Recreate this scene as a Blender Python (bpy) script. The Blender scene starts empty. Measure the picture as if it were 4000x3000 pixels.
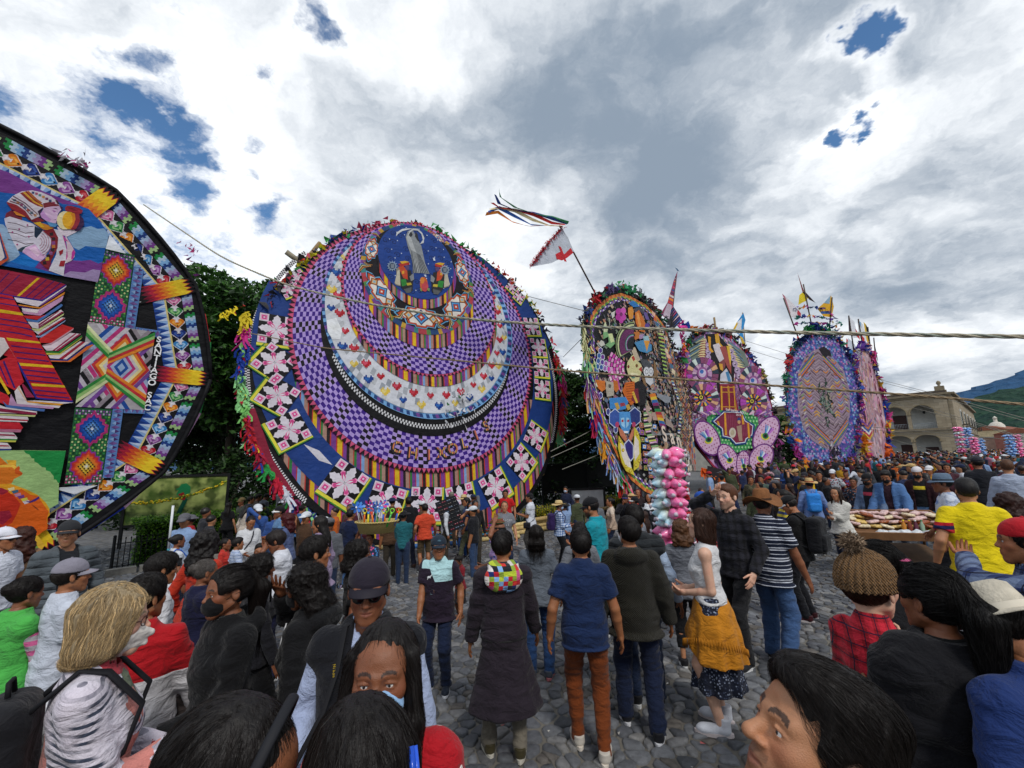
import bpy,math,random
import numpy as np
from mathutils import Vector,Matrix
random.seed(11);RNG=np.random.default_rng(7)
rad=math.radians
sc=bpy.context.scene
COL=sc.collection
cam_d=bpy.data.cameras.new('camera');cam=bpy.data.objects.new('camera',cam_d);COL.objects.link(cam)
CAM_P,CAM_R=rad(10.2),rad(1.4)
f_=Vector((0,math.cos(CAM_P),math.sin(CAM_P)));u0_=Vector((0,-math.sin(CAM_P),math.cos(CAM_P)));r0_=Vector((1,0,0))
r_=math.cos(CAM_R)*r0_-math.sin(CAM_R)*u0_;up_=math.cos(CAM_R)*u0_+math.sin(CAM_R)*r0_
cam.matrix_world=Matrix(((r_.x,up_.x,-f_.x,0),(r_.y,up_.y,-f_.y,0),(r_.z,up_.z,-f_.z,2.15),(0,0,0,1)))
cam_d.sensor_width=36;cam_d.lens=36*1678/4000;cam_d.clip_start=.05;cam_d.clip_end=8000
sc.camera=cam
sc.view_settings.view_transform='Standard';sc.view_settings.look='None'
sc.view_settings.exposure=.42;sc.view_settings.gamma=1;sc.view_settings.use_curve_mapping=False
sc.render.engine='CYCLES'
sc.cycles.max_bounces=5;sc.cycles.diffuse_bounces=3;sc.cycles.glossy_bounces=2;sc.cycles.transmission_bounces=4
sc.cycles.transparent_max_bounces=8;sc.cycles.use_denoising=True
sc.cycles.caustics_reflective=False;sc.cycles.caustics_refractive=False
def lin(c):
 if isinstance(c,str):
  c=c.lstrip('#');c=c if len(c)==6 else ''.join(q+q for q in c);c=[int(c[i:i+2],16)/255 for i in(0,2,4)]
 return tuple((v/12.92 if v<=.04045 else((v+.055)/1.055)**2.4)for v in c[:3])
class G:
 """small helper round a node tree"""
 def __init__(s,nt):s.nt=nt;s.n=nt.nodes;s.l=nt.links
 def set(s,sock,v):
  if isinstance(v,bpy.types.NodeSocket):s.l.new(v,sock)
  elif v is not None:
   if hasattr(sock.default_value,'__len__'):
    if not hasattr(v,'__len__'):v=(v,)*len(sock.default_value)
    v=tuple(v)
    if len(sock.default_value)==4 and len(v)==3:v=v+(1,)
   sock.default_value=v
 def m(s,op,a,b=None,c=None,clamp=False):
  n=s.n.new('ShaderNodeMath');n.operation=op;n.use_clamp=clamp
  for i,v in enumerate((a,b,c)):
   if v is not None:s.set(n.inputs[i],v)
  return n.outputs[0]
 def v(s,op,a,b=None):
  n=s.n.new('ShaderNodeVectorMath');n.operation=op
  s.set(n.inputs[0],a)
  if b is not None:
   if op=='SCALE':s.set(n.inputs[3],b)
   else:s.set(n.inputs[1],b)
  return n.outputs[1]if op in('LENGTH','DISTANCE','DOT_PRODUCT')else n.outputs[0]
 def noise(s,vec,scale=5,detail=3,rough=.5,out=0,dist=0):
  n=s.n.new('ShaderNodeTexNoise');s.set(n.inputs['Vector'],vec);n.inputs['Scale'].default_value=scale
  n.inputs['Detail'].default_value=detail;n.inputs['Roughness'].default_value=rough;n.inputs['Distortion'].default_value=dist
  return n.outputs[out]
 def vor(s,vec,scale=5,feature='F1',out='Distance',rnd=1):
  n=s.n.new('ShaderNodeTexVoronoi');n.feature=feature;s.set(n.inputs['Vector'],vec);n.inputs['Scale'].default_value=scale
  n.inputs['Randomness'].default_value=rnd
  return n.outputs[out]
 def mix(s,f,a,b,mode='MIX'):
  n=s.n.new('ShaderNodeMix');n.data_type='RGBA';n.blend_type=mode;n.clamp_factor=True
  s.set(n.inputs[0],f);s.set(n.inputs[6],a);s.set(n.inputs[7],b);return n.outputs[2]
 def rng(s,v,a,b,c=0,d=1,smooth=False):
  n=s.n.new('ShaderNodeMapRange');n.interpolation_type='SMOOTHSTEP' if smooth else 'LINEAR'
  for i,q in enumerate((v,a,b,c,d)):s.set(n.inputs[i],q)
  return n.outputs[0]
 def xyz(s,v):
  n=s.n.new('ShaderNodeSeparateXYZ');s.set(n.inputs[0],v);return n.outputs
 def comb(s,x,y,z):
  n=s.n.new('ShaderNodeCombineXYZ')
  for i,q in enumerate((x,y,z)):s.set(n.inputs[i],q)
  return n.outputs[0]
 def coord(s,which='Object'):return s.n.new('ShaderNodeTexCoord').outputs[which]
 def attr(s,name,out='Color'):
  n=s.n.new('ShaderNodeAttribute');n.attribute_name=name;return n.outputs[out]
 def bump(s,h,strength=.3,dist=.01):
  n=s.n.new('ShaderNodeBump');n.inputs['Strength'].default_value=strength;n.inputs['Distance'].default_value=dist
  s.set(n.inputs['Height'],h);return n.outputs[0]
SUN_EL,SUN_AZ=rad(46),rad(158)
w=bpy.data.worlds.new('World');sc.world=w;w.use_nodes=True
def build_world():
 g=G(w.node_tree);bg=g.n['Background']
 sky=g.n.new('ShaderNodeTexSky');sky.sky_type='NISHITA';sky.sun_disc=False
 sky.sun_elevation=SUN_EL;sky.sun_rotation=SUN_AZ
 sky.air_density=1.0;sky.dust_density=.4;sky.ozone_density=2.5
 d=g.coord('Generated');X,Y,Z=g.xyz(d)
 zz=g.m('MAXIMUM',Z,0.0);den=g.m('ADD',zz,.3)
 p=g.comb(g.m('DIVIDE',X,den),g.m('DIVIDE',Y,den),0)
 wv=g.noise(p,3.2,6,.6,out=1);wv=g.v('SUBTRACT',wv,(.5,.5,.5))
 pw=g.v('ADD',p,g.v('SCALE',wv,.4))
 n1=g.noise(pw,3.4,9,.6)
 n2=g.noise(g.v('ADD',pw,(7,3,0)),12,7,.66)
 cov=g.m('ADD',g.m('MULTIPLY',n1,.75),g.m('MULTIPLY',n2,.35))
 cx,cy,_=g.xyz(p)
 cov=g.m('ADD',cov,g.rng(cx,-1.0,-.05,-.035,.34,True))
 def blob(c,r,a):
  q=g.v('DISTANCE',pw,(c[0],c[1],0))
  return g.m('MULTIPLY',g.rng(q,0,r,1,0,True),a)
 for c,r,a in(((-.31,.6),.1,.44),((-.66,.7),.12,.34),((-.42,.69),.08,.32),((-.67,.82),.09,.26),((-.55,1.02),.14,.4),((-.86,.64),.11,.22),((-.74,.92),.09,.26),((-.5,.78),.07,.24),((-.6,.6),.06,.24),((-.36,.76),.06,.2),
 ((-.77,.78),.07,.22),((-.58,.88),.06,.2),((-.48,.54),.07,.2),((.6,.64),.085,.8),((.645,.76),.095,.9),((-1.3,.9),.3,.1),((-1.5,.3),.4,.22),((-.9,.1),.4,.2)):
  cov=g.m('SUBTRACT',cov,blob(c,r,a))
 mask=g.rng(cov,.35,.6,0,1,True)
 b1=g.noise(g.v('MULTIPLY',g.v('ADD',p,g.v('SCALE',wv,.2)),(.9,1.25,1)),2.4,4,.45)
 b2=g.noise(g.v('ADD',pw,(2,9,0)),10,6,.55)
 br=g.m('ADD',g.m('MULTIPLY',g.m('SUBTRACT',b1,.5),1.0),g.m('MULTIPLY',g.m('SUBTRACT',b2,.5),.36))
 thin=g.rng(cov,.45,.95,.27,-.02)
 br=g.m('ADD',g.m('ADD',br,thin),.47)
 for c,r,a in(((-.2,.62),.26,.22),((-.52,.58),.3,.16),((-.9,.92),.45,.2),((-.05,1.05),.3,.26),((.73,.83),.22,.28),((1.0,1.05),.3,.2),((.1,1.3),.4,.14),
 ((.15,.84),.42,-.22),((.56,1.06),.42,-.2),((.84,.97),.24,-.12),((-.16,.86),.26,-.06),((1.0,.62),.4,.1),((.4,.9),.3,-.06),((1.3,1.5),.5,.08)):
  br=g.m('ADD',br,blob(c,r,a))
 br=g.m('MAXIMUM',g.m('MINIMUM',br,1.0),.17)
 cl=g.mix(g.rng(br,.2,.85,0,1,True),lin('#8290a0'),lin('#f3f6f9'))
 skc=g.v('SCALE',g.v('MULTIPLY',sky.outputs[0],(.72,.97,1.1)),.1)
 clv=g.v('SCALE',cl,.95)
 out=g.mix(mask,skc,clv)
 lp=g.rng(Z,-.02,.06,0,1,True)
 out=g.mix(lp,(.2,.22,.24,1),out)
 g.set(bg.inputs[0],out);bg.inputs[1].default_value=1.0
build_world()
sun_d=bpy.data.lights.new('sun','SUN');sun=bpy.data.objects.new('sun',sun_d);COL.objects.link(sun)
sun_d.energy=1.5;sun_d.angle=rad(11);sun_d.color=(1,.965,.91)
sd=Vector((math.sin(SUN_AZ)*math.cos(SUN_EL),math.cos(SUN_AZ)*math.cos(SUN_EL),math.sin(SUN_EL)))
sun.rotation_euler=sd.to_track_quat('Z','Y').to_euler()
def prop(o,label=None,cat=None,group=None,kind=None):
 if label:o['label']=label
 if cat:o['category']=cat
 if group:o['group']=group
 if kind:o['kind']=kind
 return o
def empty(name,loc=(0,0,0),rot=(0,0,0),label=None,cat=None,group=None,scale=1):
 o=bpy.data.objects.new(name,None);COL.objects.link(o);o.empty_display_size=.2
 o.location=loc;o.rotation_euler=rot;o.scale=(scale,)*3
 return prop(o,label,cat,group)
def mesh_np(name,V,F,mats,smooth=True,cols=None,midx=None):
 """V (n,3); F an (m,k) array or a list of polygons; cols: per face or per vertex colour"""
 me=bpy.data.meshes.new(name)
 V=np.asarray(V,np.float32)
 if isinstance(F,np.ndarray):
  m,k=F.shape;ls=np.arange(m)*k;lt=np.full(m,k);li=F.ravel()
 else:
  lt=np.array([len(f)for f in F],np.int32);ls=np.concatenate(([0],np.cumsum(lt)[:-1]));li=np.concatenate([np.asarray(f)for f in F]);m=len(F)
 me.vertices.add(len(V));me.vertices.foreach_set('co',V.ravel())
 me.loops.add(len(li));me.loops.foreach_set('vertex_index',li.astype(np.int32))
 me.polygons.add(m);me.polygons.foreach_set('loop_start',ls.astype(np.int32));me.polygons.foreach_set('loop_total',lt.astype(np.int32))
 me.polygons.foreach_set('use_smooth',np.full(m,smooth,bool)if np.isscalar(smooth)else np.asarray(smooth,bool))
 if midx is not None:me.polygons.foreach_set('material_index',np.asarray(midx,np.int32))
 for mt in(mats if isinstance(mats,(list,tuple))else[mats]):me.materials.append(mt)
 if cols is not None:
  cols=np.asarray(cols,np.float32)
  if cols.shape[1]==3:cols=np.c_[cols,np.ones(len(cols),np.float32)]
  cc=np.repeat(cols,lt,axis=0)if len(cols)==m and len(cols)!=len(V)else cols[li]
  a=me.color_attributes.new('col','FLOAT_COLOR','CORNER');a.data.foreach_set('color',cc.astype(np.float32).ravel())
 me.update(calc_edges=True)
 return me
def link(name,me,parent=None,loc=None):
 o=bpy.data.objects.new(name,me);COL.objects.link(o)
 if parent is not None:o.parent=parent
 if loc is not None:o.location=loc
 return o
def nrm(v):v=np.asarray(v,float);return v/(np.linalg.norm(v)+1e-9)
class MB:
 """collects shapes into one mesh, a colour per face"""
 def __init__(s):s.V=[];s.F=[];s.C=[];s.S=[];s.n=0
 def add(s,V,F,col=(.5,.5,.5),smooth=False):
  V=np.asarray(V,float).reshape(-1,3);n=s.n
  s.V.append(V);s.n+=len(V)
  for f in F:s.F.append([i+n for i in f]);s.C.append(col);s.S.append(smooth)
  return s
 def box(s,c,sz,col=(.5,)*3,R=None,taper=1.0):
  x,y,z=[q/2 for q in sz];t=taper
  V=np.array([(-x,-y,-z),(x,-y,-z),(x,y,-z),(-x,y,-z),(-x*t,-y*t,z),(x*t,-y*t,z),(x*t,y*t,z),(-x*t,y*t,z)])
  if R is not None:V=V@np.asarray(R).T
  return s.add(V+np.asarray(c),[(3,2,1,0),(4,5,6,7),(0,1,5,4),(1,2,6,5),(2,3,7,6),(3,0,4,7)],col)
 def tube(s,P,r,n=6,col=(.5,)*3,cap=True,smooth=True,sq=None):
  P=np.asarray(P,float);m=len(P);r=np.broadcast_to(np.asarray(r,float),(m,))
  T=np.gradient(P,axis=0);a=np.array((0,0,1.0));Vs=[]
  u=None
  for i in range(m):
   t=nrm(T[i])
   if u is None:
    if abs(t[2])>.9:a=np.array((1.0,0,0))
    u=nrm(np.cross(a,t))
   u=nrm(u-t*(u@t));v=np.cross(t,u)
   th=np.arange(n)*2*math.pi/n
   Vs.append(P[i]+r[i]*(np.cos(th)[:,None]*u+np.sin(th)[:,None]*v*(sq or 1)))
  F=[(i*n+j,i*n+(j+1)%n,(i+1)*n+(j+1)%n,(i+1)*n+j)for i in range(m-1)for j in range(n)]
  if cap:F+=[tuple(range(n-1,-1,-1)),tuple((m-1)*n+j for j in range(n))]
  return s.add(np.concatenate(Vs),F,col,smooth)
 def ell(s,c,r,n=10,m=7,col=(.5,)*3,R=None,z0=-1.,z1=1.):
  th=np.arange(n)*2*math.pi/n;ph=np.linspace(math.asin(z0),math.asin(z1),m)
  V=np.array([(math.cos(p)*math.cos(t),math.cos(p)*math.sin(t),math.sin(p))for p in ph for t in th])*np.broadcast_to(np.asarray(r,float),(3,))
  if R is not None:V=V@np.asarray(R).T
  F=[(i*n+j,i*n+(j+1)%n,(i+1)*n+(j+1)%n,(i+1)*n+j)for i in range(m-1)for j in range(n)]
  return s.add(V+np.asarray(c),F,col,True)
 def lathe(s,prof,c=(0,0,0),n=16,col=(.5,)*3,sx=1,sy=1,wob=None):
  th=np.arange(n)*2*math.pi/n;V=[]
  for r,z in prof:
   for t in th:
    dz=wob(r,t)if wob else 0
    V.append((r*math.cos(t)*sx,r*math.sin(t)*sy,z+dz))
  m=len(prof)
  F=[(i*n+j,i*n+(j+1)%n,(i+1)*n+(j+1)%n,(i+1)*n+j)for i in range(m-1)for j in range(n)]
  return s.add(np.array(V)+np.asarray(c),F,col,True)
 def prism(s,poly,z0,z1,col=(.5,)*3,M=None):
  n=len(poly);V=np.array([(x,y,z0)for x,y in poly]+[(x,y,z1)for x,y in poly],float)
  if M is not None:V=V@np.asarray(M).T
  return s.add(V,[tuple(range(n-1,-1,-1)),tuple(range(n,2*n))]+[(i,(i+1)%n,n+(i+1)%n,n+i)for i in range(n)],col)
 def mesh(s,name,mat,smooth=None):
  return mesh_np(name,np.concatenate(s.V),s.F,mat,s.S if smooth is None else smooth,cols=np.array(s.C))
 def build(s,name,mat,parent=None,loc=None,smooth=None):
  return link(name,s.mesh(name,mat,smooth),parent,loc)
def rotz(a):c,s=math.cos(a),math.sin(a);return np.array(((c,-s,0),(s,c,0),(0,0,1.)))
def rotx(a):c,s=math.cos(a),math.sin(a);return np.array(((1.,0,0),(0,c,-s),(0,s,c)))
def roty(a):c,s=math.cos(a),math.sin(a);return np.array(((c,0,s),(0,1.,0),(-s,0,c)))
def frame(d,hint=(0,0,1)):
 """matrix whose Z column is d"""
 z=nrm(d);x=np.cross(hint,z)
 if np.linalg.norm(x)<1e-3:x=np.cross((1,0,0),z)
 x=nrm(x);return np.stack((x,np.cross(z,x),z),axis=1)
_NT=RNG.random(4096).astype(np.float32)
def vnoise(p,seed=0):
 p=np.asarray(p,np.float32);i=np.floor(p).astype(np.int64);f=p-i;f=f*f*(3-2*f);o=0
 for dx in(0,1):
  wx=f[...,0]if dx else 1-f[...,0]
  for dy in(0,1):
   wy=f[...,1]if dy else 1-f[...,1]
   for dz in(0,1):
    wz=f[...,2]if dz else 1-f[...,2]
    h=((i[...,0]+dx)*73856093^(i[...,1]+dy)*19349663^(i[...,2]+dz)*83492791^seed*2654435)
    o=o+wx*wy*wz*_NT[(h^(h>>13))&4095]
 return o*2-1
_MC={}
def cached(f):
 def q(*a,**k):
  key=(f.__name__,a,tuple(sorted(k.items())))
  if key not in _MC:_MC[key]=f(*a,**k)
  return _MC[key]
 return q
def newmat(name):
 m=bpy.data.materials.new(name);m.use_nodes=True;return m,G(m.node_tree),m.node_tree.nodes['Principled BSDF']
def pset(g,b,**k):
 for n,v in k.items():
  n={'col':'Base Color','rough':'Roughness','metal':'Metallic','spec':'Specular IOR Level','normal':'Normal','alpha':'Alpha','trans':'Transmission Weight','sheen':'Sheen Weight','sss':'Subsurface Weight','coat':'Coat Weight','ior':'IOR'}[n]
  g.set(b.inputs[n],v)
@cached
def plain(name,col,rough=.6,metal=0,var=.12,scale=8,bump=.15,spec=.4,bscale=None):
 m,g,b=newmat(name);p=g.coord();c=lin(col)
 n=g.noise(p,scale,4,.6);f=g.rng(n,.3,.7,1-var,1+var)
 pset(g,b,col=g.v('SCALE',c,f),rough=rough,metal=metal,spec=spec,normal=g.bump(g.noise(p,bscale or scale*6,3,.6),bump,.01))
 return m
@cached
def attrmat(name,rough=.65,var=.1,scale=6,bump=.12,spec=.3,bscale=40,transl=0,attr='col'):
 m,g,b=newmat(name);p=g.coord();a=g.attr(attr)
 f=g.rng(g.noise(p,scale,4,.6),.3,.7,1-var,1+var);c=g.v('SCALE',a,f)
 pset(g,b,col=c,rough=rough,spec=spec,normal=g.bump(g.noise(p,bscale,3,.6),bump,.01))
 if transl:
  t=g.n.new('ShaderNodeBsdfTranslucent');g.set(t.inputs[0],c);mx=g.n.new('ShaderNodeMixShader');mx.inputs[0].default_value=transl
  g.l.new(b.outputs[0],mx.inputs[1]);g.l.new(t.outputs[0],mx.inputs[2]);g.l.new(mx.outputs[0],g.n['Material Output'].inputs[0])
 return m
GZ=lambda x,y:-.42*_ss((y-4)/7.5)+.62*_ss((x-1)/14)+.35*_ss((x-15)/40)
def _ss(t):t=np.clip(t,0,1);return t*t*(3-2*t)
def gpt(x,y,dz=0):return(x,y,float(GZ(x,y))+dz)
def ground_mat():
 m,g,b=newmat('plaza_ground');p=g.coord()
 X,Y,Z=g.xyz(p)
 far=g.rng(g.v('LENGTH',p),15.0,17.5,0,1)
 grit=g.noise(p,60,4,.7);pat=g.noise(p,1.3,4,.6)
 cell=g.vor(p,5.6,'DISTANCE_TO_EDGE');cc=g.vor(p,5.6,'F1','Color')
 j=g.rng(cell,.02,.1,0,1)
 mortar=g.mix(grit,lin('#47443f'),lin('#8d877c'))
 mortar=g.mix(g.rng(pat,.35,.7),mortar,lin('#5d5a55'))
 cr,_,_=g.xyz(cc)
 stone=g.mix(cr,lin('#4a4c50'),lin('#75767a'))
 c=g.mix(g.m('MULTIPLY',far,j),mortar,stone)
 h=g.m('ADD',g.m('MULTIPLY',g.m('MULTIPLY',far,j),1.0),g.m('MULTIPLY',grit,.25))
 pset(g,b,col=c,rough=.8,spec=.3,normal=g.bump(h,.5,.02));return m
def stone_mat():
 m,g,b=newmat('cobble_basalt');p=g.coord();a=g.attr('col')
 n=g.noise(p,22,5,.65);n2=g.noise(p,130,3,.7);n3=g.noise(p,1.1,3,.5)
 c=g.v('SCALE',a,g.m('MULTIPLY',g.rng(n,.3,.7,.72,1.3),g.rng(n3,.3,.7,.8,1.2)))
 c=g.mix(g.rng(n2,.62,.75,0,.25),c,lin('#8c8a86'))
 pset(g,b,col=c,rough=g.rng(n,.3,.7,.6,.85),spec=.3,normal=g.bump(g.m('ADD',n,g.m('MULTIPLY',n2,.6)),.8,.014));return m
def build_ground():
 def axis(a):return np.array(sorted(set(a)))
 xs=axis([-3000,-1200,-500,-200,-100]+list(np.arange(-60,122,1.0))+[140,200,400,1000,3000])
 ys=axis([-600,-200,-80,-40]+list(np.arange(-20,120,1.0))+[150,200,400,800,1600,3500])
 X,Y=np.meshgrid(xs,ys,indexing='ij');Z=GZ(X,Y)-.012
 V=np.stack((X,Y,Z),-1).reshape(-1,3);nx,ny=len(xs),len(ys)
 i,j=np.meshgrid(np.arange(nx-1),np.arange(ny-1),indexing='ij');a=(i*ny+j).ravel()
 F=np.stack((a,a+ny,a+ny+1,a+1),1)
 o=link('ground',mesh_np('ground',V,F,ground_mat()));o['kind']='structure'
 sp=.106;pts={}
 r=random.Random(5)
 for iy in range(int(.9/sp),int(16.4/sp)):
  y=iy*sp;xm=1.28*y+1.6
  for ix in range(int(-min(xm,11.5)/sp),int(min(xm,16)/sp)):
   if r.random()<.16:continue
   pts[(ix,iy)]=((ix+.5*(iy%2)+r.uniform(-.48,.48))*sp*1.2,y+r.uniform(-.42,.42)*sp)
 shades=[tuple(q*1.18 for q in lin(c))for c in('#4b4d51','#505257','#57595e','#5d5f63','#64666a','#4f4f50','#6b6b6c','#585450','#747372','#484a4e')]
 sm=stone_mat();cand=[];far=MB()
 for(ix,iy),(px,py)in pts.items():
  cell=[(-.2,-.17),(.2,-.17),(.2,.17),(-.2,.17)]
  for dx in(-2,-1,0,1,2):
   for dy in(-2,-1,0,1,2):
    q=pts.get((ix+dx,iy+dy))
    if q is None or(dx==0 and dy==0):continue
    nx_,ny_=q[0]-px,q[1]-py;d=(nx_*nx_+ny_*ny_)/2
    new=[];L=len(cell)
    for k in range(L):
     a,bb=cell[k],cell[(k+1)%L];fa=a[0]*nx_+a[1]*ny_-d;fb=bb[0]*nx_+bb[1]*ny_-d
     if fa<=0:new.append(a)
     if(fa<0)!=(fb<0):
      t=fa/(fa-fb);new.append((a[0]+t*(bb[0]-a[0]),a[1]+t*(bb[1]-a[1])))
    cell=new
    if len(cell)<3:break
   if len(cell)<3:break
  if len(cell)<3:continue
  near=py<6.0
  if near:
   L=len(cell);cell=[q for k in range(L)for q in((.8*cell[k][0]+.2*cell[(k+1)%L][0],.8*cell[k][1]+.2*cell[(k+1)%L][1]),(.2*cell[k][0]+.8*cell[(k+1)%L][0],.2*cell[k][1]+.8*cell[(k+1)%L][1]))]
  n=len(cell);gap=r.uniform(.72,.95);hz=r.uniform(.002,.014);tx,ty=r.uniform(-.07,.07),r.uniform(-.07,.07);gz=float(GZ(px,py))
  rings=[]
  for s,z in(((gap+.04,-.03),(gap,hz-.008),(gap*.84,hz))if near else((gap+.03,-.02),(gap*.86,hz))):
   rings.append([(px+s*x,py+s*y,gz+z+(tx*x+ty*y if z>0 else 0)+(r.uniform(-.003,.003)if near else 0))for x,y in cell])
  V=[v for R_ in rings for v in R_]
  F=[(k*n+i,k*n+(i+1)%n,(k+1)*n+(i+1)%n,(k+1)*n+i)for k in range(len(rings)-1)for i in range(n)]
  F.append(tuple((len(rings)-1)*n+i for i in range(n)))
  col=shades[r.randrange(10)]
  u=px/max(py,.1)
  if near and-.22<u<.72 and py>2.2:cand.append((px*px+py*py,V,F,col))
  else:far.add(V,F,col,near)
 cand.sort(key=lambda t:t[0])
 for k,(d,V,F,col)in enumerate(cand):
  if k<298:
   link('cobblestone',mesh_np('cobblestone',V,F,sm,True,cols=np.array([col]*len(F))),o)
  else:far.add(V,F,col,True)
 q=far.build('cobbles',sm,o);q['kind']='stuff'
build_ground()
def leafmat():
 m,g,b=newmat('leaves');a=g.attr('col')
 pset(g,b,col=a,rough=.55,spec=.35)
 t=g.n.new('ShaderNodeBsdfTranslucent');g.set(t.inputs[0],a);mx=g.n.new('ShaderNodeMixShader');mx.inputs[0].default_value=.25
 g.l.new(b.outputs[0],mx.inputs[1]);g.l.new(t.outputs[0],mx.inputs[2]);g.l.new(mx.outputs[0],g.n['Material Output'].inputs[0]);return m
LEAF=leafmat()
BARK=plain('bark','#4a4038',.9,scale=12,var=.3,bump=.6)
def leaves(C,size,cols,rng,up=.35,aspect=.5):
 """a diamond leaf at each centre"""
 n=len(C);d=rng.normal(size=(n,3));d[:,2]*=.6;d/=np.linalg.norm(d,axis=1)[:,None]+1e-6
 k=rng.normal(size=(n,3));k[:,2]+=up*3;s=np.cross(d,k);s/=np.linalg.norm(s,axis=1)[:,None]+1e-6
 sz=(size*rng.uniform(.6,1.3,n))[:,None];nn=np.cross(d,s)
 V=np.stack((C-d*sz*.5,C+s*sz*aspect*.5+nn*sz*.08,C+d*sz*.5,C-s*sz*aspect*.5+nn*sz*.08),1).reshape(-1,3)
 F=np.arange(4*n).reshape(n,4);ci=rng.integers(0,len(cols),n)
 c=np.array(cols)[ci]*rng.uniform(.7,1.25,n)[:,None]
 return V,F,c
def tree(name,loc,height,crown_r,crown_h,label,seed,nclump=70,per=90,lsize=.2,cols=('#22381a','#2c4a1e','#38591f','#1a2c15'),group=None,trunk_r=.28):
 rng=np.random.default_rng(seed);t=empty(name,loc,label=label,cat='tree',group=group)
 cz=height-crown_h*.5;mb=MB();tips=[]
 mb.tube([(0,0,-.1),(.1,.05,cz*.35),(.05,-.05,cz*.7),(0,0,cz)],[trunk_r,trunk_r*.8,trunk_r*.65,trunk_r*.45],9,(.5,.5,.5))
 for k in range(11):
  a=k*2.4+rng.uniform(-.4,.4);e=rng.uniform(.1,.9);L=crown_r*rng.uniform(.6,.95)
  z0=cz*rng.uniform(.5,.95);end=np.array((math.cos(a)*L,math.sin(a)*L,cz+(e-.4)*crown_h*.7))
  mid=np.array((math.cos(a)*L*.45,math.sin(a)*L*.45,(z0+end[2])/2-.1))
  mb.tube([(0,0,z0),mid,end],[trunk_r*.38,trunk_r*.25,.04],6,(.5,.5,.5));tips+=[end,mid*.4+end*.6]
 mb.build('trunk',BARK,t)
 C=[]
 for k in range(nclump):
  if k<len(tips):c=tips[k]+rng.normal(size=3)*.3
  else:
   v=rng.normal(size=3);v/=np.linalg.norm(v);rr=rng.uniform(.55,1.0)
   c=np.array((0,0,cz))+v*rr*np.array((crown_r,crown_r,crown_h*.55))
  s=rng.uniform(.28,.55)*crown_r*.42
  q=rng.normal(size=(per,3));q/=np.linalg.norm(q,axis=1)[:,None];q*=(rng.uniform(.3,1,per)**.5)[:,None]
  C.append(c+q*np.array((s*1.25,s*1.25,s*.62)))
 C=np.concatenate(C);V,F,c=leaves(C,lsize,[lin(q)for q in cols],rng)
 link('crown',mesh_np('crown',V,F,LEAF,False,cols=c),t);return t
TREES='trees of the park behind the kites'
tree('broadleaf_tree',gpt(-15.2,23),12.6,5.2,7.6,'tall dark leafy tree standing between the two largest kites',3,190,170,.36,('#2a4a1e','#375f24','#456f2b','#1f3818'),group=TREES)
tree('broadleaf_tree',gpt(-11.2,24),9.8,3.6,6.5,'lower dark tree close behind the left edge of the crescent kite',4,130,150,.32,group=TREES)
tree('broadleaf_tree',gpt(-22,24),10,5.5,7,'dark tree half hidden behind the octagonal kite on the left',5,110,130,.36,group=TREES)
tree('broadleaf_tree',gpt(4.1,28),8.2,3.3,6.6,'dark round tree showing between the crescent kite and the oval owl kite',6,150,150,.32,group=TREES)
tree('broadleaf_tree',gpt(-3,30),9,4.5,6.5,'dark tree hidden behind the lower part of the crescent kite',7,90,120,.36,group=TREES)
tree('broadleaf_tree',gpt(9.5,33),7,3.2,5.6,'small dark tree behind the oval owl kite',8,90,120,.34,group=TREES)
tree('broadleaf_tree',gpt(-19.5,30),11,5.5,9.5,'broad dark tree filling the gap between the two largest kites',11,150,130,.42,group=TREES)
tree('broadleaf_tree',gpt(26.4,42),5.6,2.0,4.2,'small bright green tree between the spiral kite and the tall purple kite',9,110,120,.22,('#2c5220','#3d6b26','#24451c'),TREES,.14)
def foliage_box(name,label,cat,A,B,depth,h,n,cols,seed,parent_kind=None,size=.09,z0=.05,group=None,jag=.05):
 """a clipped hedge: leaves over and just inside a long box between two ground points, on a core of twigs"""
 rng=np.random.default_rng(seed);A=np.array(A);B=np.array(B);L=np.linalg.norm(B-A);d=(B-A)/L;nn=np.array((-d[1],d[0]))
 t=empty(name,gpt(*A),label=label,cat=cat,group=group)
 u=rng.uniform(0,L,n);side=rng.uniform(0,1,n);v=np.where(side<.5,0,rng.uniform(0,depth,n));zz=np.where(side<.5,rng.uniform(z0,h,n),h)
 u[:n//14]=np.where(rng.random(n//14)<.5,0,L)
 P=np.stack((d[0]*u+nn[0]*v,d[1]*u+nn[1]*v,zz),1);P+=rng.normal(size=P.shape)*jag
 P[:,2]+=np.array([float(GZ(A[0]+x,A[1]+y)-GZ(*A))for x,y in P[:,:2]])
 V,F,c=leaves(P,size,[lin(q)for q in cols],rng,up=.7,aspect=.6);link('foliage',mesh_np('foliage',V,F,LEAF,False,cols=c),t)
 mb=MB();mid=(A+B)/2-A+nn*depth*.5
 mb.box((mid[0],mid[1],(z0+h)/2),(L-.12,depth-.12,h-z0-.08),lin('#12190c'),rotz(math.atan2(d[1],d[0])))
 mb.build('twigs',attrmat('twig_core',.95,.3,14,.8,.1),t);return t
GREEN_H=('#4d7a1e','#5f8f24','#3c661c','#2c4e16','#78a530')
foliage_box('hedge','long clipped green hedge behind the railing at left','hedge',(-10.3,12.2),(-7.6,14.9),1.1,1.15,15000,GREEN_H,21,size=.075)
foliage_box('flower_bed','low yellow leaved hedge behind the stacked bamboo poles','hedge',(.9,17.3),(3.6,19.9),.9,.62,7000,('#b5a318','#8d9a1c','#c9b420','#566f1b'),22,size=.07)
foliage_box('flower_bed','low yellow hedge with a chain of small shrubs under the oval kite','hedge',(3.9,20.2),(5.2,21.4),.9,.62,3000,('#b5a318','#8d9a1c','#c9b420','#566f1b'),23,size=.07)
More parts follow.
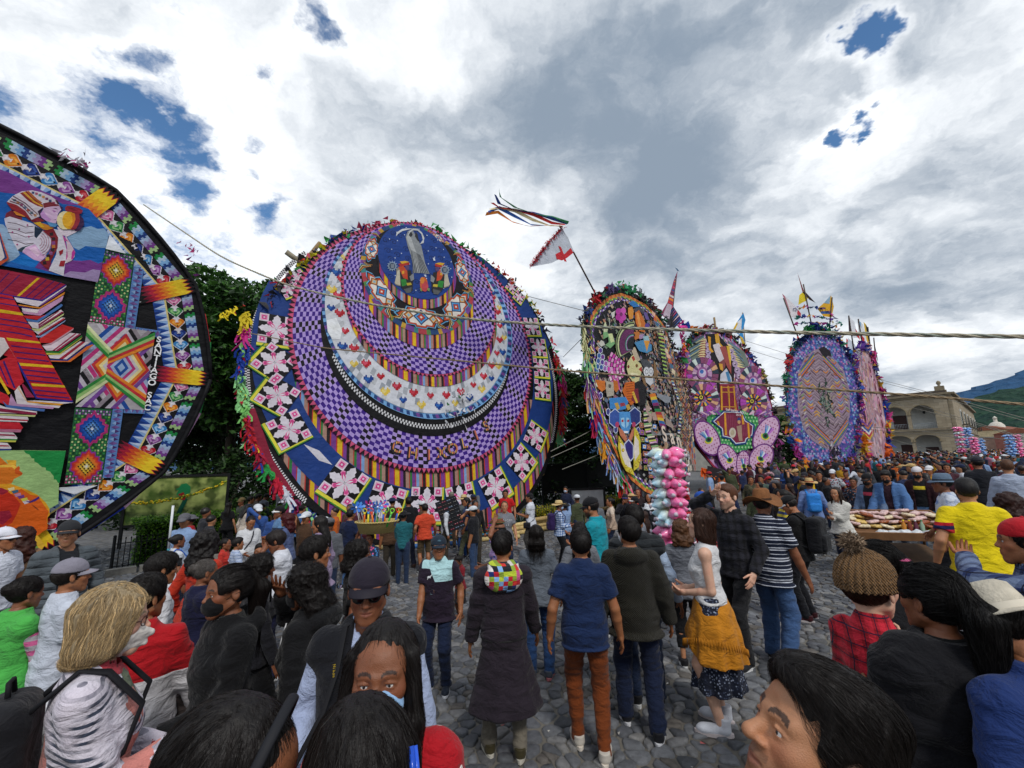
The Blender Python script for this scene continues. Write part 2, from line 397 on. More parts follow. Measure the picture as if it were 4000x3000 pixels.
foliage_box('hedge','dark clipped hedge in front of the display boards at left','hedge',(-8.6,18.2),(-5.3,19.6),1.0,1.0,5000,('#2c4e16','#24401a','#3c661c'),24,size=.1)
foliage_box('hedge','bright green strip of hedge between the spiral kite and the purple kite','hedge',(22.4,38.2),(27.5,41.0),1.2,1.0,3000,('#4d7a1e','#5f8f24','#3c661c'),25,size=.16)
def shrub(loc,h,r,n,cols,label,seed,lsize=.2,group='dark shrubs of the park'):
 rng=np.random.default_rng(seed);t=empty('shrub',loc,label=label,cat='shrub',group=group)
 q=rng.normal(size=(n,3));q/=np.linalg.norm(q,axis=1)[:,None];q*=rng.uniform(.55,1,n)[:,None]**.5
 C=q*np.array((r,r,h*.5))+np.array((0,0,h*.5))+np.stack([vnoise(q*2+seed,k)for k in range(3)],1)*r*.25
 V,F,c=leaves(C,lsize,[lin(k)for k in cols],rng);link('foliage',mesh_np('foliage',V,F,LEAF,False,cols=c),t)
 mb=MB()
 for k in range(5):a=k*1.26;mb.tube([(0,0,-.05),(math.cos(a)*r*.4,math.sin(a)*r*.4,h*.7)],[.04,.015],5)
 mb.build('stem',BARK,t)
DK=('#1c2f16','#28431c','#152410','#345422')
for k,(x,y,h,r,lab)in enumerate(((-13.5,20.5,3.2,2.0,'dark shrub under the tall tree between the kites'),(-10.6,21.5,3.4,1.9,'dark shrub behind the hedge beside the crescent kite'),(-17.5,20.5,3.4,2.2,'dark shrub behind the bird poster'),
(1.6,23.5,2.6,1.6,'dark shrub right of the crescent kite base'),(4.0,25.5,3.0,1.9,'dark shrub behind the black display frames'),(6.6,27.5,2.8,1.8,'dark shrub behind the left foot of the owl kite'),
(-7.4,23,3,1.9,'dark shrub close behind the crescent kite'),(-12.2,22.6,4.6,2.6,'tall dark shrub closing the gap behind the hedge'),(-15.6,25,5,3.2,'tall dark shrub under the broad tree'),(20.5,40,2.2,1.6,'dark shrub beside the foot of the spiral kite'),(29.5,45.5,2.6,1.8,'dark shrub right of the small bright tree'))):
 shrub(gpt(x,y),h,r,2200,DK,lab,40+k,.26)
def agave(loc,s,label,seed):
 r=random.Random(seed);t=empty('agave',loc,label=label,cat='plant',group='spiky plants in the flower bed')
 mesh=None
 for k in range(17):
  a=k*2.4+r.uniform(-.2,.2);e=r.uniform(.45,1.25);L=s*r.uniform(.7,1.1);mb=MB()
  P=[(math.cos(a)*math.cos(e)*L*q,math.sin(a)*math.cos(e)*L*q,math.sin(e)*L*q-.25*L*q*q*math.cos(e))for q in(0,.35,.7,1)]
  mb.tube(P,[.035*s,.05*s,.035*s,.004],5,lin(r.choice(('#3d5a3a','#4c6b44','#2f4a30'))),sq=.3);mb.build('leaf',attrmat('agave_leaf',.5,.2),t)
for k,(x,y)in enumerate(((.2,18.3),(1.1,19.0),(2.1,19.6),(-.6,17.9),(2.9,20.8))):agave(gpt(x,y),.75,'spiky green agave in the flower bed, '+('second','third','fourth','first','fifth')[k]+' from the left',60+k)
def kerb():
 t=empty('kerb',gpt(-10.6,10.9));t['kind']='structure';m=attrmat('kerb_stone',.85,.25,9,.4)
 A,B=np.array((-11.6,9.9)),np.array((-6.6,14.9));L=np.linalg.norm(B-A);d=(B-A)/L;n=int(L/.62);a=math.atan2(d[1],d[0]);O=np.array(gpt(-10.6,10.9))
 me=None
 for k in range(n):
  c=A+d*(k+.5)*L/n
  if me is None:mb=MB();mb.box((0,0,.03),(.6,.22,.24),lin('#7d7a74'),taper=.96);me=mb.mesh('kerb_block',m)
  o=link('kerb_block',me,t);o.location=Vector(gpt(c[0],c[1]))-Vector(O);o.rotation_euler=(0,0,a+random.uniform(-.02,.02))
kerb()
BLACKIRON=plain('black_iron','#15171a',.5,.3,.1)
def railing(A,B,h,gap,label,n2=0):
 A=np.array(A);B=np.array(B);L=np.linalg.norm(B-A);d=(B-A)/L;t=empty('railing',gpt(*A),label=label,cat='railing',group='iron railings of the park')
 bar=MB();bar.tube([(0,0,0),(0,0,h)],.011,5);bar.ell((0,0,h+.015),(.018,.018,.035),6,4);bm=bar.mesh('bar',BLACKIRON)
 post=MB();post.box((0,0,h*.53),(.05,.05,h*1.08));post.ell((0,0,h*1.1),.04,8,5);pm=post.mesh('post',BLACKIRON)
 k=0;s=0
 while s<L:
  p=d*s;z=float(GZ(*(A+p))-GZ(*A))
  link('post' if k%14==0 else 'bar',pm if k%14==0 else bm,t,(p[0],p[1],z));s+=gap;k+=1
 for zz in(.12,h*.86):
  mb=MB();q=d*L;mb.tube([(0,0,zz),(q[0],q[1],zz+float(GZ(*B)-GZ(*A)))],.014,5);mb.build('rail',BLACKIRON,t)
railing((-10.5,11.75),(-7.3,14.95),.8,.11,'black iron railing in front of the clipped hedge at left')
railing((.6,17.0),(5.4,21.2),.85,.14,'black iron railing behind the stacked bamboo poles')
railing((-8.8,18.0),(-5.6,19.4),.95,.14,'black iron railing in front of the boards under the trees')
def bamboo(P,Q,r,label,col='#b39a62'):
 P,Q=np.array(P),np.array(Q);L=np.linalg.norm(Q-P);n=int(L/.42);mb=MB();pts=[];rr=[]
 for k in range(n+1):
  c=P+(Q-P)*k/n
  for e,q in((-.03,1.0),(-.012,1.1),(.012,1.1),(.03,1.0)):pts.append(c+(Q-P)/L*e-P);rr.append(r*q)
 mb.tube(pts,rr,8,lin(col));o=mb.build('bamboo_pole',attrmat('bamboo',.5,.25,5,.2,.4),None,tuple(P));prop(o,label,'pole','bamboo poles on the ground')
rb=random.Random(9)
for k,(a,b,hh,lab,cl)in enumerate((((-5.6,13.35),(.1,15.15),.07,'long bamboo pole on the cobbles along the foot of the crescent kite','#b09a66'),
((-.6,15.3),(3.0,18.2),.07,'lowest front pole of the bamboo stack below the flower bed','#c4aa70'),((-.4,15.65),(3.2,18.5),.2,'second pole of the bamboo stack below the flower bed','#b89f6a'),
((-.1,15.95),(3.5,18.75),.32,'third pole of the bamboo stack below the flower bed','#c9b27a'),((.6,16.3),(4.1,19.1),.44,'topmost pole of the bamboo stack below the flower bed','#a98f5c'),
((.3,16.0),(3.8,18.8),.09,'rear pole under the bamboo stack','#ad9660'),((-3.9,13.7),(-1.2,14.5),.06,'blue painted pole on the cobbles below the crescent kite','#2a5f9e'))):
 bamboo(gpt(*a,hh),gpt(*b,hh),.075,lab,cl)
bamboo(gpt(-9.1,8.2,.06),gpt(-5.2,8.9,.62),.05,'thin pale bamboo pole lying behind the seated crowd at left','#b79a5c')
def poster_mat():
 m,g,b=newmat('bird_poster_print');p=g.coord();n=g.noise(p,1.6,3,.5);n2=g.noise(g.v('ADD',p,(5,2,1)),3.2,2,.5)
 c=g.mix(g.rng(n,.35,.65,0,1,True),lin('#3f5a1e'),lin('#a9b56a'));c=g.mix(g.rng(n2,.5,.72,0,.8,True),c,lin('#2a3d14'))
 pset(g,b,col=c,rough=.35);return m
def board(loc,yaw,wd,ht,z0,label,mat,bird=False,name='display_board',group='display boards in the park'):
 t=empty(name,loc,(0,0,yaw),label,'board',group);D=lin('#17181a');fm=attrmat('board_frame',.5,.1)
 for q,(c,s)in{'left':((-wd/2,0,(z0+ht)/2+.05),(.08,.1,z0+ht+.1)),'right':((wd/2,0,(z0+ht)/2+.05),(.08,.1,z0+ht+.1))}.items():mb=MB();mb.box(c,s,D);mb.build('post',fm,t)
 for zz in(z0-.04,z0+ht+.04):mb=MB();mb.box((0,.004,zz),(wd-.084,.09,.08),D);mb.build('rail',fm,t)
 mb=MB();mb.box((0,.015,z0+ht/2),(wd-.09,.03,ht-.006),D);p=mb.build('picture',mat,t)
 if bird:
  mb=MB();y=-.012;gr,rd,tl=lin('#1f7a4a'),lin('#8f1f1f'),lin('#0f4f3c')
  def fl(P,col,dy=0):mb.add([(x*wd,y-dy,z0+z*ht)for x,z in P],[tuple(range(len(P)))],col)
  fl([(-.02,.62),(.04,.5),(.09,.52),(.12,.66),(.115,.78),(.07,.86),(.02,.84),(0,.76),(-.035,.73),(0,.71)],gr)
  fl([(.0,.62),(.03,.5),(.07,.48),(.08,.56),(.05,.66)],rd,.004);fl([(.06,.52),(.1,.5),(.05,.2),(-.02,-.0),(-.05,.0),(0,.2)],tl,.002)
  mb.build('bird_print',attrmat('bird_print',.4,.1),t)
 return t
board(gpt(-11.9,15.6),rad(20),3.0,1.55,.75,'wide poster of a green bird on blurred leaves behind the hedge',poster_mat(),True)
DARKP=plain('dark_panel','#15191a',.4,var=.3,scale=2)
board(gpt(2.6,22.4),rad(22),2.6,1.3,1.0,'black framed glass display case right of the crescent kite',DARKP)
board(gpt(5.0,24.2),rad(22),2.4,1.3,1.0,'second black framed display case left of the owl kite',DARKP)
board(gpt(3.1,18.9),rad(8),1.5,.95,.3,'white paper notice board behind the man in the teal shirt',plain('paper_notice','#b9bcbf',.7,var=.15,scale=3))
board(gpt(20.0,37.5),rad(22),3.4,1.5,.9,'dark display board with pale photographs between the kites',DARKP)
def garland():
 mb=MB();r=random.Random(4)
 for k in range(120):
  q=k/119;x=-13.2+2.9*q;y=15.0+.9*q;z=1.42+1.0*(q-.35)**2+.25*q
  mb.ell((x+r.uniform(-.03,.03),y-.25,z+GZ(x,y)+r.uniform(-.04,.04)),(.045,.045,.035),5,4,lin(r.choice(('#c9a514','#8d9a1c','#d9c02a','#5a6b1a'))))
 o=mb.build('flower_garland',attrmat('garland',.7,.2));prop(o,'yellow and green flower garland hanging in front of the bird poster','garland')
garland()
def lamp_post():
 t=empty('street_lamp',gpt(4.35,30.3),label='black iron lamp post between the crescent kite and the owl kite',cat='lamp')
 mb=MB();mb.lathe([(.22,0),(.22,.25),(.12,.35),(.08,.8),(.055,1.2),(.05,3.6),(.09,3.66),(.04,3.75)],n=10);mb.build('post',BLACKIRON,t)
 mb=MB();mb.lathe([(.07,3.75),(.17,3.85),(.22,4.35),(.2,4.38)],n=6,col=lin('#9aa0a0'));mb.build('lantern',attrmat('lamp_glass',.2,.05),t)
 mb=MB();mb.lathe([(.26,4.38),(.1,4.6),(.03,4.65),(.03,4.8),(.002,4.84)],n=6);mb.build('cap',BLACKIRON,t)
lamp_post()
def stonewall_mat(name,c1,c2,sc_=.9):
 m,g,b=newmat(name);p=g.coord();X,Y,Z=g.xyz(p);q=g.comb(g.m('ADD',X,Y),Z,0)
 br=g.n.new('ShaderNodeTexBrick');g.set(br.inputs['Vector'],q);br.inputs['Scale'].default_value=sc_
 for k,v in(('Color1',c1),('Color2',c2),('Mortar','#6b6250')):br.inputs[k].default_value=lin(v)+(1,)
 br.inputs['Mortar Size'].default_value=.012;br.inputs['Brick Width'].default_value=.9;br.inputs['Row Height'].default_value=.42
 n=g.noise(p,.55,5,.65);st=g.noise(g.v('MULTIPLY',p,(1,1,.18)),1.1,5,.65)
 c=g.mix(g.rng(n,.35,.7,0,.55),br.outputs[0],lin('#8a7c66'));c=g.mix(g.rng(st,.55,.75,0,.6),c,lin('#4e483e'))
 pset(g,b,col=c,rough=.85,normal=g.bump(g.m('ADD',br.outputs['Fac'],g.noise(p,9,4,.6)),.4,.03));return m
def building():
 t=empty('arcaded_building',(67.06,66,.3),(0,0,rad(131)),'old stone town hall with two storeys of arches at the far right','building')
 ST=stonewall_mat('sandstone','#a39680','#8b7e68');TR=plain('stone_trim','#7c705c',.85,scale=3,var=.25);WH=plain('limewash','#c9c8c2',.8,scale=1.5,var=.12)
 DKW=plain('dark_wood','#3a1712',.5,var=.2);RF=plain('dark_roof','#4a4039',.8,scale=3,var=.3)
 S=1
 def arc(x0,x1,zs,zc,n=10):
  return[((x0+x1)/2-(x1-x0)/2*math.cos(math.pi*k/n),zs+(zc-zs)*math.sin(math.pi*k/n))for k in range(n+1)]
 mb=MB();back=MB();tr=MB();L=30.5
 bays=[(1.6+3.3*k,4.5+3.3*k)for k in range(8)]
 for z0,zs,zc,z1 in((0,3.4,4.4,5.0),(5.4,7.7,9.1,10.2)):
  xprev=0
  for x0,x1 in bays:
   mb.add([(xprev,0,z0),(x0,0,z0),(x0,0,z1),(xprev,0,z1)],[(0,1,2,3)])
   A=arc(x0,x1,zs,zc);
   for(a,za),(b,zb)in zip(A[:-1],A[1:]):
    mb.add([(a,0,za),(b,0,zb),(b,0,z1),(a,0,z1)],[(0,1,2,3)])
    mb.add([(a,0,za),(b,0,zb),(b,-.7,zb),(a,-.7,za)],[(0,1,2,3)])
   for xx in(x0,x1):mb.add([(xx,0,z0),(xx,0,zs),(xx,-.7,zs),(xx,-.7,z0)],[(0,1,2,3)])
   tr2=MB()
   for j,(xx,sg)in enumerate(((x0,-1),(x1,1))):tr2.box((xx+sg*.06,-.33,zs),(.34,.86,.16),lin('#8d8068'))
   tr2.build('capital',attrmat('capital_stone',.8,.2),t)
   vo=MB();B=arc(x0-.17,x1+.17,zs+.02,zc+.17)
   for q in range(len(A)-1):vo.add([(A[q][0],.05,A[q][1]),(A[q+1][0],.05,A[q+1][1]),(B[q+1][0],.05,B[q+1][1]),(B[q][0],.05,B[q][1]),(A[q][0],.0,A[q][1]),(A[q+1][0],0,A[q+1][1]),(B[q+1][0],0,B[q+1][1]),(B[q][0],0,B[q][1])],[(0,1,2,3),(0,1,5,4),(2,3,7,6)],lin('#85785f'))
   vo.build('arch_ring',attrmat('capital_stone',.8,.2),t)
   xprev=x1
  mb.add([(xprev,0,z0),(L,0,z0),(L,0,z1),(xprev,0,z1)],[(0,1,2,3)])
 mb.build('front_wall',ST,t)
 back.box((L/2,-3.9,5.1),(L-.1,.2,10.2));back.box((L/2,-2.2,4.98),(L-.4,3.2,.24));back.box((L/2,-2.2,10.0),(L-.4,3.2,.2));back.build('gallery_wall',WH,t)
 for z,h,o in((5.2,.34,.32),(10.33,.26,.28),(10.62,.3,.5)):
  mb=MB();mb.box((L/2-.2,o/2-.05,z),(L+.6,o,h));mb.build('cornice',TR,t)
 for(x,z,w_,h_)in((6.0,.0,1.5,3.0),(9.8,0,1.5,3.0),(6.3,5.3,1.7,2.6),(3.0,1.6,1.5,.9),(12.5,5.3,1.7,2.6)):
  mb=MB();mb.box((x,-3.72,z+h_/2),(w_,.16,h_));mb.build('door',DKW,t)
 for k,(x0,x1)in enumerate(bays[:4]):
  mb=MB();
  for q in range(15):x=x0+(x1-x0)*(q+.5)/15;mb.tube([(x,-.3,5.35),(x,-.3,6.2)],.018,4)
  mb.tube([(x0,-.3,6.22),(x1,-.3,6.22)],.03,5);mb.build('balustrade',plain('pale_iron','#8b9298',.5),t)
 for x in(3.0,):
  mb=MB();mb.tube([(x,-1.8,8.9),(x,-1.8,8.3)],.02,4);mb.lathe([(.03,8.3),(.17,8.2),(.13,7.85),(.04,7.8)],(x,-1.8,0),6);mb.build('lantern',BLACKIRON,t)
 LS=56;mb=MB();mb.box((-.25,-LS/2-.2,5.25),(.5,LS-.5,10.5));mb.build('side_wall',ST,t)
 for z,h,o in((10.62,.3,.5),(5.2,.3,.25)):mb=MB();mb.box((-.5-o/2+.05,-LS/2,z),(o,LS,h));mb.build('cornice',TR,t)
 for k in range(6):
  y=-(13+8.2*k)
  f=MB();f.box((-.53,y,7.5),(.1,3.4,2.7),lin('#b7b6b0'));fo=f.build('window',attrmat('window_surround',.7,.1),t)
  f=MB();f.box((-.6,y,7.4),(.06,1.6,2.1),lin('#22262a'));f.build('pane',attrmat('dark_glass',.2,.1),fo)
  f=MB();f.box((-.95,y,6.2),(.8,2.6,.12),lin('#4e463c'))
  for q in range(9):yy=y-1.2+q*.3;f.tube([(-1.3,yy,6.2),(-1.3,yy,7.2)],.03,4,lin('#2c2a28'))
  f.box((-1.3,y,7.2),(.06,2.6,.06),lin('#2c2a28'));f.build('balcony',attrmat('balcony_iron',.6,.1),fo)
 mb=MB();mb.box((L/2,-LS/2,10.9),(L,LS,.3));mb.build('roof',RF,t)
 mb=MB();mb.box((L/2,-.35,11.0),(L+.3,.5,.36));mb.box((.6,-.6,11.5),(1.1,1.1,.7));mb.lathe([(.3,11.85),(.12,12.0),(.3,12.3),(.22,12.6),(.02,12.75)],(.6,-.6,0),8);mb.build('parapet',TR,t)
building()
def house(loc,yaw,w_,d_,h_,col,label,roofc='#7a4a38',nwin=3,flat=False):
 t=empty('town_house',loc,(0,0,yaw),label,'building','town houses far behind the crowd')
 mb=MB();mb.box((0,0,h_/2),(w_,d_,h_),lin(col));mb.build('wall',attrmat('painted_plaster',.85,.2,1.2),t)
 mb=MB()
 if flat:mb.box((0,0,h_+.15),(w_+.4,d_+.4,.3),lin('#9a948a'))
 else:mb.add([(-w_/2-.3,-d_/2-.3,h_),(w_/2+.3,-d_/2-.3,h_),(w_/2+.3,d_/2+.3,h_),(-w_/2-.3,d_/2+.3,h_),(-w_/2,0,h_+1.6),(w_/2,0,h_+1.6)],[(0,1,5,4),(2,3,4,5),(0,4,3),(1,2,5),(3,2,1,0)],lin(roofc))
 mb.build('roof',attrmat('clay_roof',.9,.35,5),t)
 for k in range(nwin):
  x=-w_/2+(k+.5)*w_/nwin;mb=MB();mb.box((x,-d_/2-.03,h_*.42),(w_/nwin*.38,.1,h_*.5),lin('#2a2521'));mb.build('window',attrmat('dark_glass',.2,.1),t)
for k,(u,y,w_,h_,col,lab,fl)in enumerate(((1.135,135,13,5.2,'#9a7c6c','dull pink plastered house beyond the cotton candy sellers',True),(1.19,128,16,6.0,'#8f5a50','dark red walled house right of the pink house',False),
(1.235,112,13,5.6,'#c7c0b2','long white house at the far right edge',False),(1.12,150,18,8.0,'#c9b58e','ochre house with a tiled roof behind the pink house',False),(1.28,124,16,6.4,'#a89a84','low brown house at the right frame edge',False),
(.52,60,14,5.5,'#b8b1a4','pale house glimpsed between the spiral and the purple kites',False))):
 house(gpt(u*y,y),rad(25)if u>0 else 0,w_,10,h_,col,lab,flat=fl)
def cupola():
 t=empty('church_cupola',gpt(1.118*150,150),label='white church cupola with lantern above the far roofs',cat='cupola');m=attrmat('painted_plaster',.85,.2,1.2);W=lin('#c4bfb4')
 mb=MB();mb.box((0,0,4),(5,5,8),lin('#b48a84'));mb.lathe([(2.4,8),(2.4,8.5),(2.2,8.6)],n=12,col=W);mb.build('base',m,t)
 mb=MB();mb.lathe([(2.2,8.6),(2.0,9.8),(1.3,10.7),(.5,11.1),(.5,12.2),(.65,12.3),(.3,12.8),(.01,13.1)],n=14,col=W);mb.build('dome',m,t)
cupola()
def hills():
 def ridge(name,y,prof,c1,c2,sc_,back,seed):
  xs=np.linspace(prof[0][0]*y,prof[-1][0]*y,150);px=[q[0]*y for q in prof];pz=[q[1]*y for q in prof]
  z=np.interp(xs,px,pz);P=np.stack((xs/(y*.012),0*xs,0*xs+seed),1);z=z+vnoise(P)*y*.0022+vnoise(P*4)*y*.0012
  rows=34;V=[]
  for k in range(rows):
   q=k/(rows-1);yy=y-back*(1-q);zz=np.maximum(z*q**1.25,0)-2;N=np.stack((xs/(y*.02),np.full_like(xs,k*.7),0*xs+seed),1)
   V.append(np.stack((xs*(yy/y)**.3,np.full_like(xs,yy)+vnoise(N)*back*.03,zz+vnoise(N*1.7)*y*.003*q),1))
  V=np.concatenate(V);n=150
  F=np.array([(a*n+b,a*n+b+1,(a+1)*n+b+1,(a+1)*n+b)for a in range(rows-1)for b in range(n-1)])
  m,g,b=newmat(name+'_forest');p=g.coord();no=g.noise(p,sc_,6,.7);no2=g.vor(p,sc_*3)
  pset(g,b,col=g.mix(g.rng(g.m('ADD',no,g.m('MULTIPLY',no2,.3)),.4,.85),lin(c1),lin(c2)),rough=.95,spec=.1,normal=g.bump(g.m('ADD',no,no2),1.0,y*.012))
  o=link(name,mesh_np(name,V,F,m));o['kind']='structure'
 ridge('mountain',2600,((-.9,.02),(.4,.03),(.85,.085),(1.02,.132),(1.1,.152),(1.165,.168),(1.215,.187),(1.35,.23),(1.6,.26),(2.0,.2)),'#2a4664','#34567a',.006,1500,3)  # blue of distant air haze is painted into this ridge's colours
 ridge('hill',700,((.5,.02),(.95,.05),(1.03,.095),(1.084,.122),(1.121,.138),(1.167,.147),(1.205,.151),(1.35,.15),(1.6,.12),(2.1,.06)),'#1c3230','#30493a',.03,420,8)
hills()
def litter():
 r=random.Random(14);mb=MB()
 for _ in range(170):
  y=r.uniform(3,13);x=r.uniform(-.25,.7)*y;c=np.array(gpt(x,y,.018));q=r.uniform(.008,.028);mb.add([c+np.array((r.uniform(-q,q),r.uniform(-q,q),r.uniform(0,.012)))for _ in range(4)],[(0,1,2,3)],lin(r.choice(('#b8b4ac','#8a7f6c','#c8c4bc','#5f6a44','#a85a5a','#6d6558'))))
 o=mb.build('litter',attrmat('paper_scraps',.8,.1));o['kind']='stuff'
litter()
SHEETS={
'A':(.0010914301,.00014772408,-3.3731433,-.00021876751,-.0013653891,8.6225854,-7.1576011e-05,4.2286979e-07,1),
'B':(.0018845167,.00025506766,-3.1820428,-.00037773473,-.0023575478,6.8684952,-.00012358666,7.3014775e-07,1),
'C':(.0010400949,.00014077592,-2.7892518,-.00020847784,-.0013011684,3.2631116,-6.8209452e-05,4.0298022e-07,1),
'D':(.0030586631,-.00010694203,-3.0365305,-.00034900988,-.0026264586,11.468716,-.00010925072,4.7165299e-05,1),
'E':(.0059563145,-.0009192902,-2.692451,-.00068540305,-.0026187723,9.6813474,-.00023906247,7.3977396e-05,1),
'F':(.005619183,-.00086725775,-3.2375654,-.00064660877,-.002470548,5.5931507,-.00022553137,6.9790225e-05,1),
'G':(.010524707,-.002058899,-3.1470469,-.00066565701,-.0058494634,11.142182,-.00020375349,9.6885756e-05,1),
}
ART={'k1':[],'k2':[],'k3':[],'k4':[]}
def circ(cx,cy,rx,ry,n=14,a0=0):return[(cx+rx*math.cos(2*math.pi*i/n+a0),cy+ry*math.sin(2*math.pi*i/n+a0))for i in range(n)]
def paint_designs():
 def P(k,sheet,col,pts):
  h=SHEETS[sheet];q=[]
  if not hasattr(pts[0],'__len__'):pts=list(zip(pts[::2],pts[1::2]))
  for x,y in pts:d=h[6]*x+h[7]*y+h[8];q.append(((h[0]*x+h[1]*y+h[2])/d,(h[3]*x+h[4]*y+h[5])/d))
  ART[k].append((col,q))
 k='k1'
 P(k,'A','7c3a8f',[-400,-200,150,0,640,270,1190,480,1500,720,-400,720])
 P(k,'A','0f62b8',[-300,230,60,290,240,310,700,330,920,455,1170,480,1310,530,1480,720,1600,900,1440,1600,-300,1300])
 P(k,'A','9bbad9',[-300,700,60,760,180,900,300,1200,220,1270,120,1310,-300,1250])
 P(k,'A','0d78cf',[160,1300,330,1200,430,1195,580,1300,520,1385,380,1360])
 P(k,'A','8fb3d4',[990,930,1120,850,1220,800,1340,780,1440,820,1530,810,1600,900,1560,1100,1480,1095,1260,1070,1160,1130,1080,1090,1030,1000])
 P(k,'A','7c3a8f',[520,1390,580,1310,960,1330,1060,1280,1200,1290,1330,1275,1450,1330,1510,1300,1480,1450,1440,1600,930,1500])
 P(k,'A','a891be',[940,1490,1040,1440,1250,1460,1370,1410,1480,1430,1440,1600,930,1510])
 P(k,'A','7b1f33',[80,650,100,590,180,545,330,640,330,700,200,700])
 P(k,'A','dcd6e4',[70,670,150,640,480,740,640,850,760,950,750,1100,640,1260,450,1100,380,1150,270,1140,200,1010,90,770])
 P(k,'A','1c2f48',[515,775,640,840,540,960,510,930])
 P(k,'A','2b4354',[265,1130,330,1090,500,1040,380,1090,320,1165])
 P(k,'A','e0b3dd',[335,1160,390,1095,520,1045,620,1180,690,1220,600,1300,500,1270])
 P(k,'A','f0cfe9',[430,1110,530,1080,600,1180,560,1230])
 for i,y in enumerate((760,850,905,1010)):
  P(k,'A','6b5560',[(120,y-40),(250,y-20),(380,y+30),(500,y+15),(500,y+24),(380,y+39),(250,y-11),(120,y-31)])
 for x,y in((190,870),(410,765),(260,1050),(430,935),(290,825)):P(k,'A','a2437a',[(x-16,y),(x,y-16),(x+16,y),(x,y+16)])
 for j in range(5):
  r=60+j*34;P(k,'A','b36f86',[(560+r*np.cos(a),1010+r*1.05*np.sin(a))for a in np.linspace(-1.1,1.2,9)]+[(560+(r+7)*np.cos(a),1010+(r+7)*1.05*np.sin(a))for a in np.linspace(1.2,-1.1,9)])
 P(k,'A','e2dde8',[780,820,870,840,930,910,990,1110,1060,1280,960,1330,940,1510,720,1430,830,1200,860,950])
 P(k,'A','efe0ec',[840,790,930,800,1080,830,1140,860,990,935,900,905])
 P(k,'A','dcc4cf',[960,900,1050,1050,1105,1150,1100,1230,1050,1290,980,1320,1000,1150])
 P(k,'A','c2379a',[1060,1160,1090,1120,1110,1170,1080,1260,1050,1270])
 P(k,'A','c9509a',[920,905,1000,1000,1050,1040,990,1000,960,1000,990,1110,1000,1230,970,1290,985,1130])
 P(k,'A','8a1f2d',[640,850,790,815,860,950,850,1100,760,1280,720,1420,670,1390,590,1310,700,1240,760,1100,760,960])
 for x,y,c in((760,900,'2b1a22'),(790,970,'35202a'),(790,1030,'8c4a8e'),(780,1130,'2b1a22'),(790,1080,'c97b3a'),(750,1180,'94558f'),(715,1220,'2b1a22'),(700,1262,'d9b43a'),(660,1320,'2b1a22')):P(k,'A',c,[(x-26,y-22),(x+24,y-26),(x+30,y+20),(x-22,y+26)])
 P(k,'A','a3202f',[870,1150,935,1120,925,1180,885,1215]);P(k,'A','a3202f',[895,1290,965,1285,945,1370,870,1370])
 P(k,'A','d98a2a',[490,730,640,740,720,770,800,810,700,840,640,830])
 P(k,'A','e3b12c',[500,735,600,720,660,800,620,800])
 P(k,'A','8a1f2d',[380,640,430,690,560,650,650,700,680,710,560,720,480,720])
 P(k,'A','e28a2b',[205,570,290,545,350,590,380,650,250,620])
 P(k,'A','99232f',[105,440,200,370,380,560,470,680,380,640,180,540])
 P(k,'A','ddd3dd',[110,430,200,340,330,275,480,260,620,290,760,350,830,400,880,480,740,500,640,520,570,560,590,640,470,690,380,560,250,470])
 P(k,'A','8f2a28',[300,300,400,270,520,390,640,470,640,510,560,490,430,420])
 P(k,'A','d8a032',[340,290,375,280,520,420,640,485,630,500,500,435])
 P(k,'A','b5622f',[400,275,430,268,560,390,630,440,600,455,500,380])
 for t in np.linspace(0,1,7):
  P(k,'A',['3a4f7a','a34a6a','5b8a8a','c98a4a','7a3a6a'][int(t*6)%5],[(490+300*t-18,290+150*t**1.3-14),(490+300*t+24,290+150*t**1.3-10),(490+300*t+22,290+150*t**1.3+24),(490+300*t-16,290+150*t**1.3+18)])
  P(k,'A',['3f6f80','c78f5a','8a3a6a','58789a','a8563a'][int(t*6)%5],[(220+300*t-18,400+220*t-14),(220+300*t+24,400+220*t-10),(220+300*t+22,400+220*t+22),(220+300*t-16,400+220*t+18)])
 for o in(0,40,80):P(k,'A','6b3a50',[(150+o*.6,420-o*.9),(300+o,470-o*.2),(480+o,640-o*.3),(486+o,634-o*.3),(304+o,460-o*.2),(154+o*.6,410-o*.9)])
 P(k,'A','7b1f2d',[640,450,740,430,860,470,880,490,740,500,650,520])
 P(k,'A','4a1a26',[815,400,850,410,880,465,850,460])
 P(k,'A','3b2050',[880,480,935,515,910,550,880,520])
 P(k,'A','3a1c3c',[560,570,640,510,600,600,640,680,680,710,600,660])
 P(k,'A','dcb9da',[600,620,650,520,740,500,880,490,905,545,860,600,850,640,845,670,830,745,760,735,690,710,620,660])
 P(k,'A','c693cf',[600,600,640,560,700,640,760,690,730,725,620,660])
 P(k,'A','2a1a28',[775,520,830,522,868,545,830,535]);P(k,'A','b06ab0',[770,545,830,570,800,585]);P(k,'A','6b2f56',[795,685,835,688,820,694])
 P(k,'A','5d9acb',[690,715,830,750,850,760,820,800,740,790])
 P(k,'A','f0e2b0',circ(960,700,120,135));P(k,'A','e9b21e',circ(1020,700,100,130));P(k,'A','e08a22',circ(1075,715,70,125));P(k,'A','f0b62a',circ(1000,690,72,105))
 P(k,'A','9b2a3a',[1100,580,1170,600,1180,720,1120,830,1040,840,1090,760,1115,680])
 P(k,'A','3b1f4a',[1165,600,1230,680,1240,760,1180,850,1100,860,1150,790,1180,700])
 P(k,'A','a02638',[960,520,990,485,1060,490,1180,525,1220,560,1200,600,1140,605,970,560]);P(k,'A','7d1428',[1000,520,1060,515,1150,555,1080,560])
